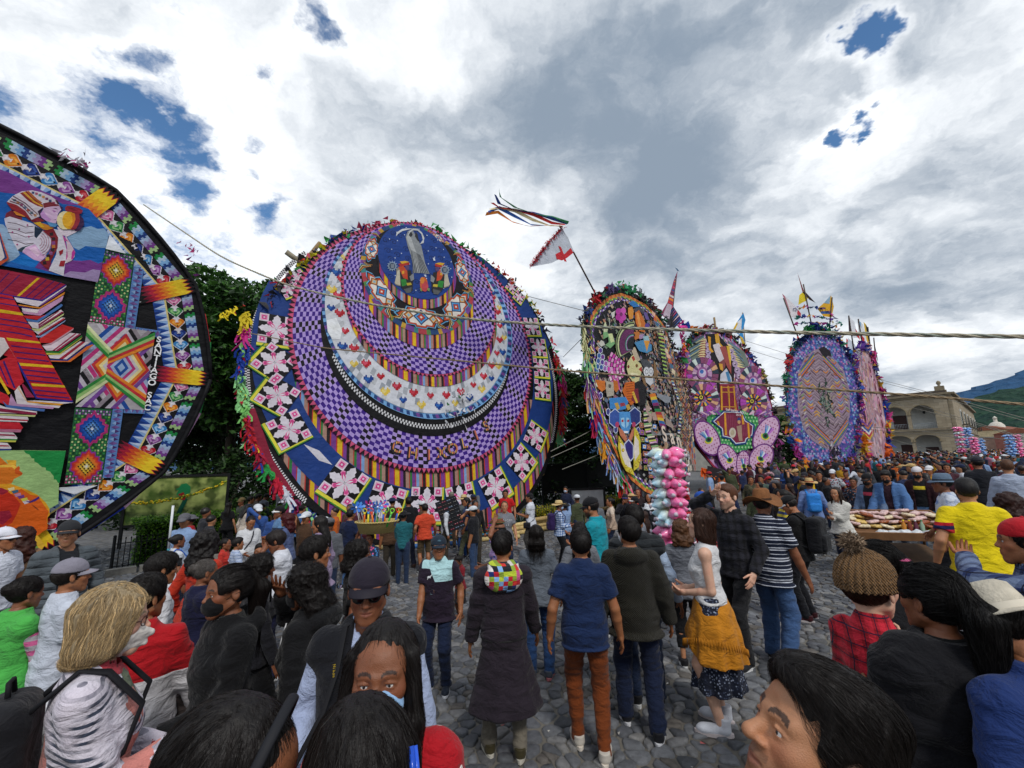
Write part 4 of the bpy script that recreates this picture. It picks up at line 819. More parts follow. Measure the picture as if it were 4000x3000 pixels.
def papermat():
 m,g,b=newmat('tissue_paper');p=g.coord();a=g.attr('col');X,Y,Z=g.xyz(p)
 f=g.rng(g.noise(p,1.7,5,.6),.3,.7,.86,1.1);f2=g.rng(g.noise(p,14,4,.6),.3,.7,.93,1.06)
 c=g.v('SCALE',a,g.m('MULTIPLY',f,f2))
 wr=g.m('ADD',g.noise(g.v('MULTIPLY',p,(1,1,1.8)),3.2,5,.62),g.m('MULTIPLY',g.vor(g.v('ADD',p,g.v('SCALE',g.noise(p,4,2,.5,out=1),.25)),2.6,'DISTANCE_TO_EDGE'),.7))
 pset(g,b,col=c,rough=.62,spec=.25,normal=g.bump(wr,.5,.06))
 t=g.n.new('ShaderNodeBsdfTranslucent');g.set(t.inputs[0],c);mx=g.n.new('ShaderNodeMixShader');mx.inputs[0].default_value=.22
 g.l.new(b.outputs[0],mx.inputs[1]);g.l.new(t.outputs[0],mx.inputs[2]);g.l.new(mx.outputs[0],g.n['Material Output'].inputs[0]);return m
PAPER=papermat();POLE=attrmat('pole_cane',.6,.25,6,.3)
class Layer:
 def __init__(s,k,d):s.k=k;s.d=d;s.mb=MB();s.i=0
 def poly(s,pts,col,lift=0):
  s.mb.add([(x,-(s.d+lift),z)for x,z in pts],[tuple(range(len(pts)))],lin(col)if isinstance(col,str)else col);return s
 def art(s,L,step=.00035):
  for i,(c,p)in enumerate(L):s.poly(p,c,i*step)
  return s
 def build(s,name,parent=None):return s.mb.build(name,PAPER,parent or s.k.root)
class Kite:
 def __init__(s,x,y,phi,tau,label,z):
  p,t=rad(phi),rad(tau)
  a=Vector((math.cos(p),math.sin(p),0));b=Vector((-math.sin(p)*math.sin(t),math.cos(p)*math.sin(t),math.cos(t)));c=b.cross(a)
  s.root=empty('giant_kite',label=label,cat='kite',group='giant festival kites')
  s.root.matrix_world=Matrix(((a.x,c.x,b.x,x),(a.y,c.y,b.y,y),(a.z,c.z,b.z,z),(0,0,0,1)))
  s.M=s.root.matrix_world.copy()
 def layer(s,d):return Layer(s,d)
 def world(s,x,z,d=0):return s.M@Vector((x,-d,z))
def arc(c,a0,a1,n):return[(c[0]+c[2]*math.cos(a0+(a1-a0)*i/n),c[1]+c[2]*math.sin(a0+(a1-a0)*i/n))for i in range(n+1)]
def circle(c,n=72):return arc(c,0,2*math.pi*(n-1)/n,n-1)
def onc(c,a):return(c[0]+c[2]*math.cos(a),c[1]+c[2]*math.sin(a))
def lerp2(p,q,t):return(p[0]+(q[0]-p[0])*t,p[1]+(q[1]-p[1])*t)
def band(L,c0,c1,n,rows,colf,a0=0.,a1=2*math.pi,lift=0):
 """cells between circle c0 (outer) and c1 (inner); colf(i, j) -> colour or None"""
 for i in range(n):
  A,B=a0+(a1-a0)*i/n,a0+(a1-a0)*(i+1)/n
  for j in range(rows):
   col=colf(i,j)
   if col is None:continue
   L.poly([lerp2(onc(c0,A),onc(c1,A),j/rows),lerp2(onc(c0,B),onc(c1,B),j/rows),lerp2(onc(c0,B),onc(c1,B),(j+1)/rows),lerp2(onc(c0,A),onc(c1,A),(j+1)/rows)],col,lift)
def teeth(L,c0,c1,n,col,lift=0,a0=0.,a1=2*math.pi):
 for i in range(n):
  A,B=a0+(a1-a0)*i/n,a0+(a1-a0)*(i+1)/n
  L.poly([onc(c0,A),onc(c0,B),onc(c1,(A+B)/2)],col,lift)
STRIPES=(('#2a1f22',.1),('#c23a33',.04),('#7d3f92',.15),('#c23a33',.04),('#e0b822',.15),('#c23a33',.035),('#7d3f92',.1),('#2a1f22',.09),('#b08a7c',.12),('#c23a33',.03),('#2f7d42',.08),('#7d3f92',.12),('#c23a33',.03),('#7fa6d8',.1),('#b08a7c',.11),('#c23a33',.03),('#2a1f22',.1),('#c23a33',.03),('#e0b822',.12),('#7d3f92',.09),('#c23a33',.03),('#2f7d42',.06),('#b08a7c',.12))
def stripes(L,c,zlo=-99,zhi=99,fan=.04,k=1.0):
 x=c[0]-c[2];i=0;zc=c[1]
 while x<c[0]+c[2]:
  col,wd=STRIPES[i%len(STRIPES)];wd*=k;i+=1;x1=min(x+wd,c[0]+c[2]);xs=[x,(x+x1)/2,x1];top=[];bot=[]
  for q in xs:
   h=math.sqrt(max(c[2]**2-(q-c[0])**2,0));top.append((q,min(zc+h,zhi)));bot.append((q,max(zc-h,zlo)))
  if min(t[1]-b[1]for t,b in zip(top,bot))>-.001 and max(t[1]-b[1]for t,b in zip(top,bot))>.02:L.poly(bot+top[::-1],col)
  x=x1
def star_panel(k,c,ang,s,d=.06):
 """a square star patch: white star with pink hearts on black, green and yellow braid below"""
 L=k.layer(d);ca,sa=math.cos(ang),math.sin(ang)
 def T(P):return[(c[0]+s*(x*ca-y*sa),c[1]+s*(x*sa+y*ca))for x,y in P]
 def sq(h):return[(-h,-h),(h,-h),(h,h),(-h,h)]
 L.poly(T([(-.5,-.62),(.58,-.62),(.58,.5),(-.5,.5)]),'#e8e04a');L.poly(T([(-.5,-.62),(.58,-.62),(.58,-.585),(-.5,-.585)]),'#3f8a3a',.001);L.poly(T([(.545,-.6),(.58,-.6),(.58,.5),(.545,.5)]),'#3f8a3a',.001)
 L.poly(T(sq(.5)),'#120f16',.002)
 for m in range(4):
  r=m*math.pi/2;cr,sr=math.cos(r),math.sin(r)
  R=lambda P:T([(x*cr-y*sr,x*sr+y*cr)for x,y in P])
  for col,q,lf in(('#e4dce8',1.0,.004),('#f0a8cc',.72,.005),('#d8418f',.48,.006),('#e4dce8',.2,.007)):
   o=.49-.13;h=.13*q
   P=[(o-h,o-h),(o+h,o-h),(o+h,o+h),(o-h,o+h)];L.poly(R(P),col,lf)
  st=[(0,0),(.06,.1),(.12,.16),(.1,.22),(.14,.28),(.09,.34),(.1,.4),(.05,.44),(0,.5),(-.05,.44),(-.1,.4),(-.09,.34),(-.14,.28),(-.1,.22),(-.12,.16),(-.06,.1)]
  L.poly(R(st),'#e6dfea',.008)
  d2=[(.02,.02),(.14,.06),(.2,.12),(.27,.17),(.25,.25),(.17,.27),(.12,.2),(.06,.14)]
  L.poly(R(d2),'#f0a0c8',.009);L.poly(R([(x*.82+.02,y*.82+.02)for x,y in d2]),'#d9468f',.01);L.poly(R([(.02,.02),(.12,.08),(.17,.17),(.08,.12)]),'#ece4ee',.011)
 L.build('star_panel')
def fringe(k,pts,cols,n,lmin,lmax,seed,wd=.05,sag=.4,kind='fringe'):
 """paper tassels along a line of plane points"""
 r=random.Random(seed);mb=MB();P=np.array(pts);seg=np.linalg.norm(np.diff(P,axis=0),axis=1);cum=np.concatenate(([0],np.cumsum(seg)))
 for i in range(n):
  s=r.random()*cum[-1];j=min(np.searchsorted(cum,s,'right')-1,len(seg)-1);q=P[j]+(P[j+1]-P[j])*(s-cum[j])/seg[j]
  col=lin(cols[int(s/cum[-1]*len(cols)*.999)]if r.random()<.8 else r.choice(cols));L=r.uniform(lmin,lmax);a=r.uniform(-.5,.5);y=-r.uniform(0,.14)
  pts3=[]
  for t in(0,.35,.7,1):pts3.append((q[0]+math.sin(a)*L*t+.05*math.sin(t*5+i),y-.12*t*r.uniform(0,1),q[1]-L*t*(1-.1*abs(a))+.1*L*math.sin(t*3.1)*sag))
  w_=wd*r.uniform(.6,1.4);V=[]
  for p in pts3:V+=[(p[0]-w_,p[1],p[2]),(p[0]+w_,p[1]+.02,p[2]+.015)]
  mb.add(V,[(0,1,3,2),(2,3,5,4),(4,5,7,6)],col)
 o=mb.build(kind,PAPER,k.root);return o
def ruff(k,pts,cols,n,size,seed,spread=.12):
 r=random.Random(seed);mb=MB();P=np.array(pts);seg=np.linalg.norm(np.diff(P,axis=0),axis=1);cum=np.concatenate(([0],np.cumsum(seg)))
 for i in range(n):
  s=r.random()*cum[-1];j=min(np.searchsorted(cum,s,'right')-1,len(seg)-1);q=P[j]+(P[j+1]-P[j])*(s-cum[j])/seg[j];c=np.array((q[0]+r.gauss(0,spread*.6),r.gauss(0,.08)-.05,q[1]+r.gauss(0,spread*.6)))
  V=[c+np.array([r.gauss(0,size)for _ in range(3)])for _ in range(4)];mb.add(V,[(0,1,2),(0,2,3)],lin(cols[int(s/cum[-1]*len(cols)*.999)]if r.random()<.65 else r.choice(cols)))
 mb.build('paper_ruff',PAPER,k.root)
def poles(k,L,r=.05,d=.12,col='#8a7350'):
 for a,b in L:
  mb=MB();mb.tube([(a[0],d,a[1]),(b[0],d,b[1])],r,7,lin(col));mb.build('cane_pole',POLE,k.root)
def letters(k,txt,places,size,mat,d,name='letter',rot=None):
 for ch,(x,z,a)in zip(txt,places):
  cu=bpy.data.curves.new('t','FONT');cu.body=ch;cu.size=size;cu.align_x='CENTER';cu.align_y='CENTER';cu.offset=size*.022;cu.extrude=.004
  o=bpy.data.objects.new('t',cu);me=bpy.data.meshes.new_from_object(o);bpy.data.objects.remove(o);bpy.data.curves.remove(cu)
  me.materials.clear();me.materials.append(mat);q=link(name,me,k.root);q.location=(x,-d,z);q.rotation_euler=(math.pi/2,-a,0)
def flag(k,pts,col,name='flag',d=.0,extra=()):
 L=k.layer(d);L.poly(pts,col)
 for i,(p,c)in enumerate(extra):L.poly(p,c,.012+.002*i)
 return L.build(name)
def crescent_kite():
 k=Kite(-2.3678,15.72,35,5,'huge round kite with nested checkered crescents and star patches round its rim',-.42)
 OUT=[(-6.0,7.56),(-5.42,8.83),(-4.86,9.52),(-3.95,10.74),(-2.24,11.81),(-.9,12.12),(.18,12.12),(.93,11.88),(2.2,11.53),(3.28,10.92),(4.48,10.05),(5.2,9.0),(5.69,7.98),(6.0,6.52),(5.9,5.2),(5.41,3.49),(4.6,2.1),(3.6,.95),(2.6,.25),(1.5,.02),(-3.0,.02),(-3.6,.55),(-4.26,1.16),(-5.08,1.82),(-5.58,2.54),(-6.19,3.86),(-6.44,5.0),(-6.48,6.04)]
 L=k.layer(0);L.poly(OUT,'#0d0d12');s_=L.build('sail')
 poles(k,[((-6.3,5),(6,6.6)),((-4.9,1.9),(4.4,10.1)),((-5.2,9.3),(4.6,2.0)),((-.9,.1),(-.9,12.2)),((-6.0,7.5),(-4.5,10.35))],.07)
 mb=MB();mb.tube([(-5.55,-.02,9.62),(-4.9,.1,9.3)],.09,8,lin('#8d8470'));mb.build('cane_pole',POLE,k.root)
 L=k.layer(.01);O6,O5=(-.3,5.85,6.16),(-.3,5.85,6.02)
 band(L,O6,O5,230,2,lambda i,j:'#e6e4e8' if(i+j)%2 else '#141218',rad(140),rad(225));L.build('checkered_edge');L=k.layer(.01);band(L,(-.3,5.85,6.02),(-.3,5.85,5.9),120,2,lambda i,j:'#e6e4e8' if(i+j)%2 else '#141218',rad(-25),rad(30));L.build('checkered_edge')
 L=k.layer(.015);stripes(L,(-.25,5.5,5.72),zlo=.04,zhi=5.2,k=1.0);L.build('striped_cloth')
 L=k.layer(.025);SO,SI=(-.4,6.44,5.93),(-.42,6.5,4.85)
 band(L,SO,SI,48,1,lambda i,j:'#1d3f86',rad(160),rad(384))
 top=[p for p in OUT if p[1]>7.4];L.poly([(5.2,7.4)]+[(-5.7,7.4)]+[(x*.985-.01,z-.04)for x,z in OUT[:13]],'#1d3f86',-.004);L.build('blue_band')
 for(x,z,s)in((-5.69,6.82,.98),(-5.67,5.75,.96),(-5.53,4.72,.94),(-5.17,3.69,.96),(-3.53,2.03,1.14),(-2.22,1.34,1.16),(-.8,1.19,1.16),(.55,1.22,1.12),(2.05,1.62,1.14),(3.38,2.54,1.08),(4.21,3.61,.96),(4.83,5.72,.86),(4.88,6.72,.86),(4.84,7.68,.86),(4.57,8.66,.84)):
  a=math.atan2(z-6.44,x+.4);a=a+math.pi/2 if z<4.2 else(a-math.pi if x<0 else a)
  if z>4.4:a*=.35
  star_panel(k,(x,z),a,s)
 for(x,z)in((-5.18,8.74),(-5.42,8.28),(3.6,10.42),(3.97,10.0)):star_panel(k,(x,z),.6 if x<0 else-.6,.52,.06)
 L=k.layer(.03);L.poly([(-4.75,3.25),(-4.3,3.05),(-3.9,2.6),(-4.3,2.75)],'#d5d2dc');L.build('torn_patch')
 A,AI=(-.52,7.12,4.72),(-.6,7.36,3.82)
 L=k.layer(.085);L.poly(circle((-.52,7.12,4.86),90),'#26121f');teeth(L,(-.52,7.12,4.71),(-.52,7.12,4.9),170,'#d0567f',.002);L.build('toothed_trim')
 ck=lambda i,j:'#b59ce0' if(i+j)%2 else('#3d1e86' if(i//2+j//2*3)%3 else '#16121c')
 L=k.layer(.1);band(L,A,AI,156,9,ck);L.build('checkered_band')
 L=k.layer(.12);L.poly(circle(AI,90),'#0e0d12');band(L,(-.56,7.55,3.76),(-.55,7.62,3.66),150,2,lambda i,j:'#dcdce0' if(i+j)%2 else None,math.pi*1.12,math.pi*1.88,.002);L.build('black_crescent')
 B0,B1=(-.53,8.03,3.88),(-.62,8.06,3.7)
 L=k.layer(.14);L.poly(circle(B0,90),'#7db2e6');band(L,(-.55,8.04,3.86),(-.6,8.05,3.72),190,1,lambda i,j:'#27477f' if i%2 else('#7a4a9a' if i%6==0 else None),lift=.002);L.build('blue_ribbon')
 L=k.layer(.16);W,WI=B1,(-.57,8.5,3.13);L.poly(circle(W,90),'#d9dbe2');r=random.Random(3)
 band(L,W,WI,130,4,lambda i,j:r.choice(('#aeb2ba','#c2c5cb','#9aa0aa'))if(i+j)%2 and r.random()<.42 else None,lift=.002)
 for i in range(64):
  a=math.pi*2*i/64;t=.3 if i%2 else .68;p=lerp2(onc(W,a),onc(WI,a),t);wdt=math.hypot(onc(W,a)[0]-onc(WI,a)[0],onc(W,a)[1]-onc(WI,a)[1])
  if wdt<.22:continue
  s=min(.16,wdt*.26)*(1.05 if i%3 else .85);c=('#b8202f','#173f8f','#b8202f','#dfc04a')[i%4];c2=('#d9506a','#2f6ab8','#c83f52','#e6d68a')[i%4]
  st=[(-1,-.3),(-1,.4),(-.66,.4),(-.66,.75),(-.33,.75),(-.33,.4),(0,.1),(.33,.4),(.33,.75),(.66,.75),(.66,.4),(1,.4),(1,-.3),(.66,-.3),(.66,-.65),(.33,-.65),(.33,-1),(-.33,-1),(-.33,-.65),(-.66,-.65),(-.66,-.3)]
  L.poly([(p[0]+x*s,p[1]+y*s)for x,y in st],c,.004);L.poly([(p[0]+x*s*.5-s*.25,p[1]+y*s*.5)for x,y in st],c2,.006)
 L.poly([(-4.25,7.35),(-3.95,7.5),(-3.75,7.1),(-3.8,6.75),(-4.05,6.72),(-4.2,6.95)],'#f4f7fb',.008);L.build('flower_band')
 L=k.layer(.18);stripes(L,WI,k=.95);L.build('striped_cloth')
 C,CI=(-.64,8.94,3.1),(-.84,9.12,2.3)
 L=k.layer(.195);L.poly(circle((-.64,8.94,3.19),80),'#26121f');teeth(L,(-.64,8.94,3.1),(-.64,8.94,3.22),120,'#d0567f',.002);L.build('toothed_trim')
 L=k.layer(.21);band(L,C,CI,112,8,ck);L.build('checkered_band')
 L=k.layer(.23);stripes(L,CI,k=.85);L.build('striped_cloth')
 L=k.layer(.245);D0,D1=(-.87,9.68,2.32),(-.88,9.72,2.14);rb_=('#b8454f','#3f8a8a','#7a4a9a','#c9a03a','#2a4a7a','#5a8a4a');band(L,D0,D1,84,1,lambda i,j:rb_[(i*5+i//3)%6]);L.build('braided_ribbon')
 L=k.layer(.255);L.poly(circle(D1,60),'#17131a');E1=(-.97,10.2,1.72)
 for i in range(7):
  a=rad(-90+i*360/7);p=lerp2(onc(D1,a),onc(E1,a),.5);wdt=math.hypot(onc(D1,a)[0]-onc(E1,a)[0],onc(D1,a)[1]-onc(E1,a)[1]);s=wdt*.5;ca,sa=math.cos(a+math.pi/2),math.sin(a+math.pi/2)
  T=lambda P:[(p[0]+s*(x*ca-y*sa),p[1]+s*(x*sa+y*ca))for x,y in P]
  hexa=lambda w_,h:[(-w_,0),(-w_*.8,h*.35),(-w_*.62,h*.35),(-w_*.55,h*.8),(-w_*.25,h*.8),(-w_*.2,h),(w_*.2,h),(w_*.25,h*.8),(w_*.55,h*.8),(w_*.62,h*.35),(w_*.8,h*.35),(w_,0),(w_*.8,-h*.35),(w_*.62,-h*.35),(w_*.55,-h*.8),(w_*.25,-h*.8),(w_*.2,-h),(-w_*.2,-h),(-w_*.25,-h*.8),(-w_*.55,-h*.8),(-w_*.62,-h*.35),(-w_*.8,-h*.35)]
  for col,w_,h,lf in(('#6fb0dc',2.35,1.0,.002),('#1d1a20',2.2,.93,.003),('#c9502c',2.05,.9,.004),('#e7e2da',1.75,.75,.005)):L.poly(T(hexa(w_,h)),col,lf)
  dia=lambda x0,q:[(x0-q,0),(x0-q*.6,q*.35),(x0-q*.25,q*.7),(x0,q),(x0+q*.25,q*.7),(x0+q*.6,q*.35),(x0+q,0),(x0+q*.6,-q*.35),(x0+q*.25,-q*.7),(x0,-q),(x0-q*.25,-q*.7),(x0-q*.6,-q*.35)]
  for col,q,lf in(('#1f3566',.72,.007),('#5aa3dc',.58,.008),('#1f3566',.4,.009),('#c8442c',.34,.01),('#ece6dc',.13,.011)):L.poly(T(dia(0,q)),col,lf)
  for sx in(-1.1,1.1):
   for col,q,lf in(('#2a1a1c',.46,.006),('#c8782c',.38,.0065),('#e0c89a',.26,.007),('#8fb8cc',.16,.0075)):L.poly(T(dia(sx,q)),col,lf)
  for sg in(-1,1):
   for j in range(5):x=sg*(2.45+.09*j);L.poly(T([(x,-.7+.1*j),(x+sg*.07,-.7+.1*j),(x+sg*.3,0),(x+sg*.07,.7-.1*j),(x,.7-.1*j),(x+sg*.2,0)]),('#d08a3a','#1d1a20','#e0cf9a','#1d1a20','#7fb0cc')[j],.006)
 L.build('woven_band')
 L=k.layer(.275);stripes(L,(-.98,10.02,1.62),k=.8);L.build('striped_cloth')
 M_=(-1.02,10.33,1.56);L=k.layer(.29);L.poly(circle(M_,60),'#1b4290')
 r=random.Random(12);pts=[]
 for _ in range(900):
  x,z=r.uniform(-1.5,1.5),r.uniform(-1.5,1.5)
  if x*x+z*z<1.42**2 and all((x-a)**2+(z-b)**2>.3**2 for a,b in pts):pts.append((x,z))
 for x,z in pts:
  sg=r.choice((-1,1));q=[]
  for i in range(15):a=i*.62;rr=.13-.008*i;q.append((M_[0]+x+sg*rr*math.cos(a),M_[1]+z+rr*math.sin(a)))
  for a,b in zip(q[:-1],q[1:]):
   dx,dz=b[0]-a[0],b[1]-a[1];n=math.hypot(dx,dz)+1e-6;ox,oz=-dz/n*.012,dx/n*.012;L.poly([(a[0]-ox,a[1]-oz),(b[0]-ox,b[1]-oz),(b[0]+ox,b[1]+oz),(a[0]+ox,a[1]+oz)],'#15275a',.002)
  L.poly(circle((M_[0]+x+.15,M_[1]+z+.1,.022),6),'#dfe8f4',.003)
 L.build('medallion');k.layer(.3).art(ART['k2']).build('robed_figures')
 lm,g,b=newmat('striped_letters');X,Y,Z=g.xyz(g.coord());q=g.m('FRACT',g.m('MULTIPLY',X,6.5));c=g.mix(g.m('GREATER_THAN',q,.25),lin('#c8782c'),lin('#3a2f6a'));c=g.mix(g.m('GREATER_THAN',q,.5),c,lin('#c9a23a'));c=g.mix(g.m('GREATER_THAN',q,.75),c,lin('#8f3a4a'));pset(g,b,col=c,rough=.7)
 pl=((-1.85,3.13,-.22),(-1.28,2.93,-.13),(-.7,2.86,-.03),(-.2,2.93,.04),(.26,3.07,.13),(.74,3.27,.2),(1.28,3.58,.33),(1.75,3.95,.42))
 dark=plain('letter_black','#121016',.7)
 letters(k,'CHIXOLIS',[(x-.03,z-.03,a)for x,z,a in pl],.6,dark,.125);letters(k,'CHIXOLIS',pl,.52,lm,.14)
 r=random.Random(8);L=k.layer(.32)
 for _ in range(60):
  x,z=.55+r.gauss(0,.32),4.55+r.gauss(0,.5);L.poly([(x+r.gauss(0,.06),z+r.gauss(0,.07))for _ in range(4)],r.choice(('#e6e6ea','#e6e6ea','#c9ccd2','#2f6a3a','#1a1a1e')),r.uniform(0,.08))
 L.build('torn_shreds')
 edge_l=[(-6.5,7.3),(-6.52,6.0),(-6.5,5.0),(-6.25,3.8),(-5.7,2.6),(-5.1,1.8),(-4.3,1.1)]
 fringe(k,edge_l,('#d9c22a','#c9308a','#1d3fa0','#1d3fa0','#8fd08a','#8fd08a','#7fc46a','#b81f2f','#b81f2f','#a81a3a','#2f9a4a','#c01f3a','#d0d4e0','#7a1f4a','#1d3f86'),330,.18,.55,5,.028)
 L=k.layer(.02);L.poly([(-6.35,4.3),(-6.1,4.3),(-5.55,2.8),(-4.9,1.75),(-5.2,1.6),(-5.9,2.6)],'#8f1f3a');L.build('crimson_trim')
 fringe(k,[(-6.6,7.45),(-6.9,7.3),(-7.1,7.1)],('#d0342a','#e8d02a','#e8d02a'),14,.1,.3,6,.02)
 fringe(k,[(5.8,7.6),(6.05,6.5),(5.95,5.2),(5.5,3.6)],('#d0242f','#3f8a4a','#c9308a','#d0242f','#2a4a9a','#d0242f','#d0242f','#7fc48a'),220,.25,.7,7,.035)
 ruff(k,OUT[:14],('#3a3a3e','#c9c02a','#2f4a9a','#c94a6a','#d0402f','#3f9a4a','#2f9a5a','#d0402f','#d9c22a','#3a3a4e','#c0304a'),420,.085,9)
 r=random.Random(21);
 for nm,(x0,x1),cs in(('paper_tail',(-4.6,-3.4),('#2f6ab0','#3f9a5a','#c9ccd6','#7a1f4a','#1d2f5a')),('paper_tail',(-1.2,1.6),('#3a9ad0','#3a9ad0','#d9c22a','#3f8a4a','#b81f2f'))):
  mb=MB()
  for _ in range(260):
   c=np.array((r.uniform(x0,x1),-r.uniform(.1,1.0),abs(r.gauss(0,.12))+.02));mb.add([c+np.array((r.gauss(0,.12),r.gauss(0,.1),abs(r.gauss(0,.05))))for _ in range(4)],[(0,1,2,3)],lin(r.choice(cs)))
  mb.build(nm,PAPER,k.root)
crescent_kite()
def left_kite():
 k=Kite(-8.7276,11.0,45,-8,'twelve sided kite with a jar carrying woman and a border of coloured hearts',-.415)
 C=(-4.12,5.0);V=lambda i:(math.cos(rad(-1.3+30*i)),math.sin(rad(-1.3+30*i)))
 def pt(i,q,r):a,b=V(i),V(i+1);return(C[0]+r*(a[0]+(b[0]-a[0])*q),C[1]+r*(a[1]+(b[1]-a[1])*q))
 def poly12(r):return[(C[0]+r*V(i)[0],C[1]+r*V(i)[1])for i in range(12)]
 L=k.layer(0);RIM=[(C[0]+q*math.cos(t),C[1]+q*math.sin(t))for t,q in((t,4.7*(.45+.55*math.cos(rad(15))/math.cos((t-rad(13.7)+rad(15))%rad(30)-rad(15))))for t in(math.pi*2*k/72-rad(1.3)for k in range(72)))];L.poly(RIM,'#131317');L.build('sail')
 poles(k,[((C[0]-4.7*math.cos(a),C[1]-4.7*math.sin(a)),(C[0]+4.7*math.cos(a),C[1]+4.7*math.sin(a)))for a in(rad(28.7),rad(88.7),rad(148.7))],.06)
 mb=MB();P12=[(x,-.02,z)for x,z in RIM];mb.tube(P12+[P12[0]],.05,6,lin('#17171b'));mb.build('rim_rope',PAPER,k.root)
 HC=(('#b81f30','#d8606a'),('#8f4a9c','#c79ad0'),('#3a86c8','#9ccdf0'),('#182f7e','#3f5fae'),('#e0801a','#f2b04a'),('#2f8a4a','#9ad08a'),('#cf6a9e','#efb4d2'))
 for i in range(12):
  L=k.layer(.012)
  cols=('#1f8a46','#15161a','#a8c98a','#7a3f92','#a898c8','#a9c0e0','#1d3f86','#7fb0e0','#b8d0e6')
  n=27
  for j in range(n):
   c=cols[j%9]
   for m_ in range(4):
    q0,q1=(j+.42*((m_)%2))/n,(j+1+.42*((m_)%2))/n;r0,r1=4.37+.055*m_,4.37+.055*(m_+1)
    L.poly([pt(i,min(q0,1),r0),pt(i,min(q1,1),r0),pt(i,min(q1,1),r1),pt(i,min(q0,1),r1)],c)
  L.poly([pt(i,0,4.03),pt(i,1,4.03),pt(i,1,4.365),pt(i,0,4.365)],'#17161b',.002)
  for j in range(7):
   q=(j+.92)/7.85;ctr=pt(i,q,4.19);u=np.array(pt(i,1,4.2))-np.array(pt(i,0,4.2));u=u/np.linalg.norm(u);vv=np.array((-u[1],u[0]));vv=vv if vv@(np.array(ctr)-np.array(C))>0 else-vv;s=.155
   u=u*(-1 if False else 1)
   T=lambda P:[tuple(np.array(ctr)+s*(x*vv+y*u))for x,y in P]
   zig=[];m_=26
   for a in range(m_):th=2*math.pi*a/m_;rr=1.14*(1.0 if a%2 else .93)/(abs(math.cos(th))+abs(math.sin(th)));zig.append((rr*math.cos(th),rr*math.sin(th)))
   L.poly(T(zig),'#e3dfe6',.004);c0,c1=HC[j]
   heart=[(0,-.95),(.5,-.47),(.95,0),(.9,.3),(.62,.55),(.3,.5),(.16,.22),(0,.12),(-.16,.22),(-.3,.5),(-.62,.55),(-.9,.3),(-.95,0),(-.5,-.47)]
   L.poly(T(heart),c0,.006);L.poly(T([(x*.66,y*.66-.08)for x,y in heart]),c1,.008);L.poly(T([(x*.36,y*.36-.05)for x,y in heart]),c0,.009)
   L.poly(T([(-.26,.62),(.26,.62),(.26,.46),(.1,.46),(.1,.12),(.24,.12),(.24,0),(-.24,0),(-.24,.12),(-.1,.12),(-.1,.46),(-.26,.46)]),'#ece8ee',.01);L.poly(T([(0,-.72),(.14,-.58),(0,-.44),(-.14,-.58)]),'#17141a',.011)
  L.build('heart_border')
  L=k.layer(.03);L.poly([pt(i,0,3.77),pt(i,1,3.77),pt(i,1,4.0),pt(i,0,4.0)],'#1f4a9e');L.poly([pt(i,0,4.0),pt(i,1,4.0),pt(i,1,4.035),pt(i,0,4.035)],'#e2cf86',.001)
  for j in range(13):
   a,b=j/13,(j+1)/13;L.poly([pt(i,a,4.0),pt(i,b,4.0),pt(i,(a+b)/2,3.78)],'#8fb2e2',.002);L.poly([pt(i,(a+b)/2,4.0),pt(i,b,4.0),pt(i,(a+b)/2,3.78)],'#c9d6ee',.003);L.poly([pt(i,b,3.77),pt(i,b-.32/13,3.77),pt(i,b,3.9)],'#16357a',.003)
  L.build('triangle_border')
  L=k.layer(.05);e=np.array(V(i));t=np.array((-e[1],e[0]));c0=np.array(C)
  def R(a,b):q=c0+e*a+t*b;return(q[0],q[1])
  L.poly([R(3.42,-.13),R(3.36,0),R(3.42,.13),R(3.6,.17),R(3.6,-.17)],'#e4e2e8')
  for m_,(ra,rb,c)in enumerate(((3.45,4.62,'#121014'),(3.62,4.52,'#7d1a33'),(3.72,4.5,'#b3203a'),(3.84,4.49,'#d8502a'),(3.97,4.48,'#e8862a'),(4.1,4.47,'#efb524'),(4.24,4.46,'#f2d02c'))):
   h=.185;P=[R(ra+(.07 if z%2 else-.05),-h+2*h*z/8)for z in range(9)]+[R(rb+(.09 if z%2 else-.03),h-2*h*z/8)for z in range(9)];L.poly(P,c,.001*(m_+1))
  L.build('feather')
 L=k.layer(.02);L.poly(poly12(3.77),'#101015');L.poly([pt(0,.0,3.7)]+[(-.95,6.9),(-1.35,7.62),(-1.74,7.95),(-1.74,8.05),(-1.2,7.9),(-.6,6.9)],'#101015',.001);L.build('black_field')
 def diamond_panel(L,x,z,hx,hz,cols,n=9):
  """stepped diamond star"""
  for m_,c in enumerate(cols):
   f=1-m_/len(cols);P=[]
   N=28
   for a in range(N):th=2*math.pi*a/N;rr=f*(1.0 if a%2 else .84);d=(abs(math.cos(th))**1.25+abs(math.sin(th))**1.25)**(1/1.25)if m_<len(cols)-4 else abs(math.cos(th))+abs(math.sin(th));P.append((x+hx*rr*math.cos(th)/d,z+hz*rr*math.sin(th)/d))
   L.poly(P,c,.003+.002*m_)
  for a in range(-4,5):
   for b in range(-4,5):
    if abs(a)+abs(b)in(2,3,4)and(a+b)%2==0:q=.017;xx,zz=x+a*hx*.105,z+b*hz*.105;L.poly([(xx-q,zz),(xx,zz-q),(xx+q,zz),(xx,zz+q)],'#17131a',.03)
 WARM=('#8f3a9a','#c8303a','#d8452c','#e8742a','#e88a2c','#f0d04a','#e0b02a','#f0e08a','#ece6da');COOL=('#b02a7a','#c23a7a','#1d3f9a','#1d4fae','#2a6ac8','#4a8ad8','#8ab8e8','#4a7ac0','#e0e8f0')
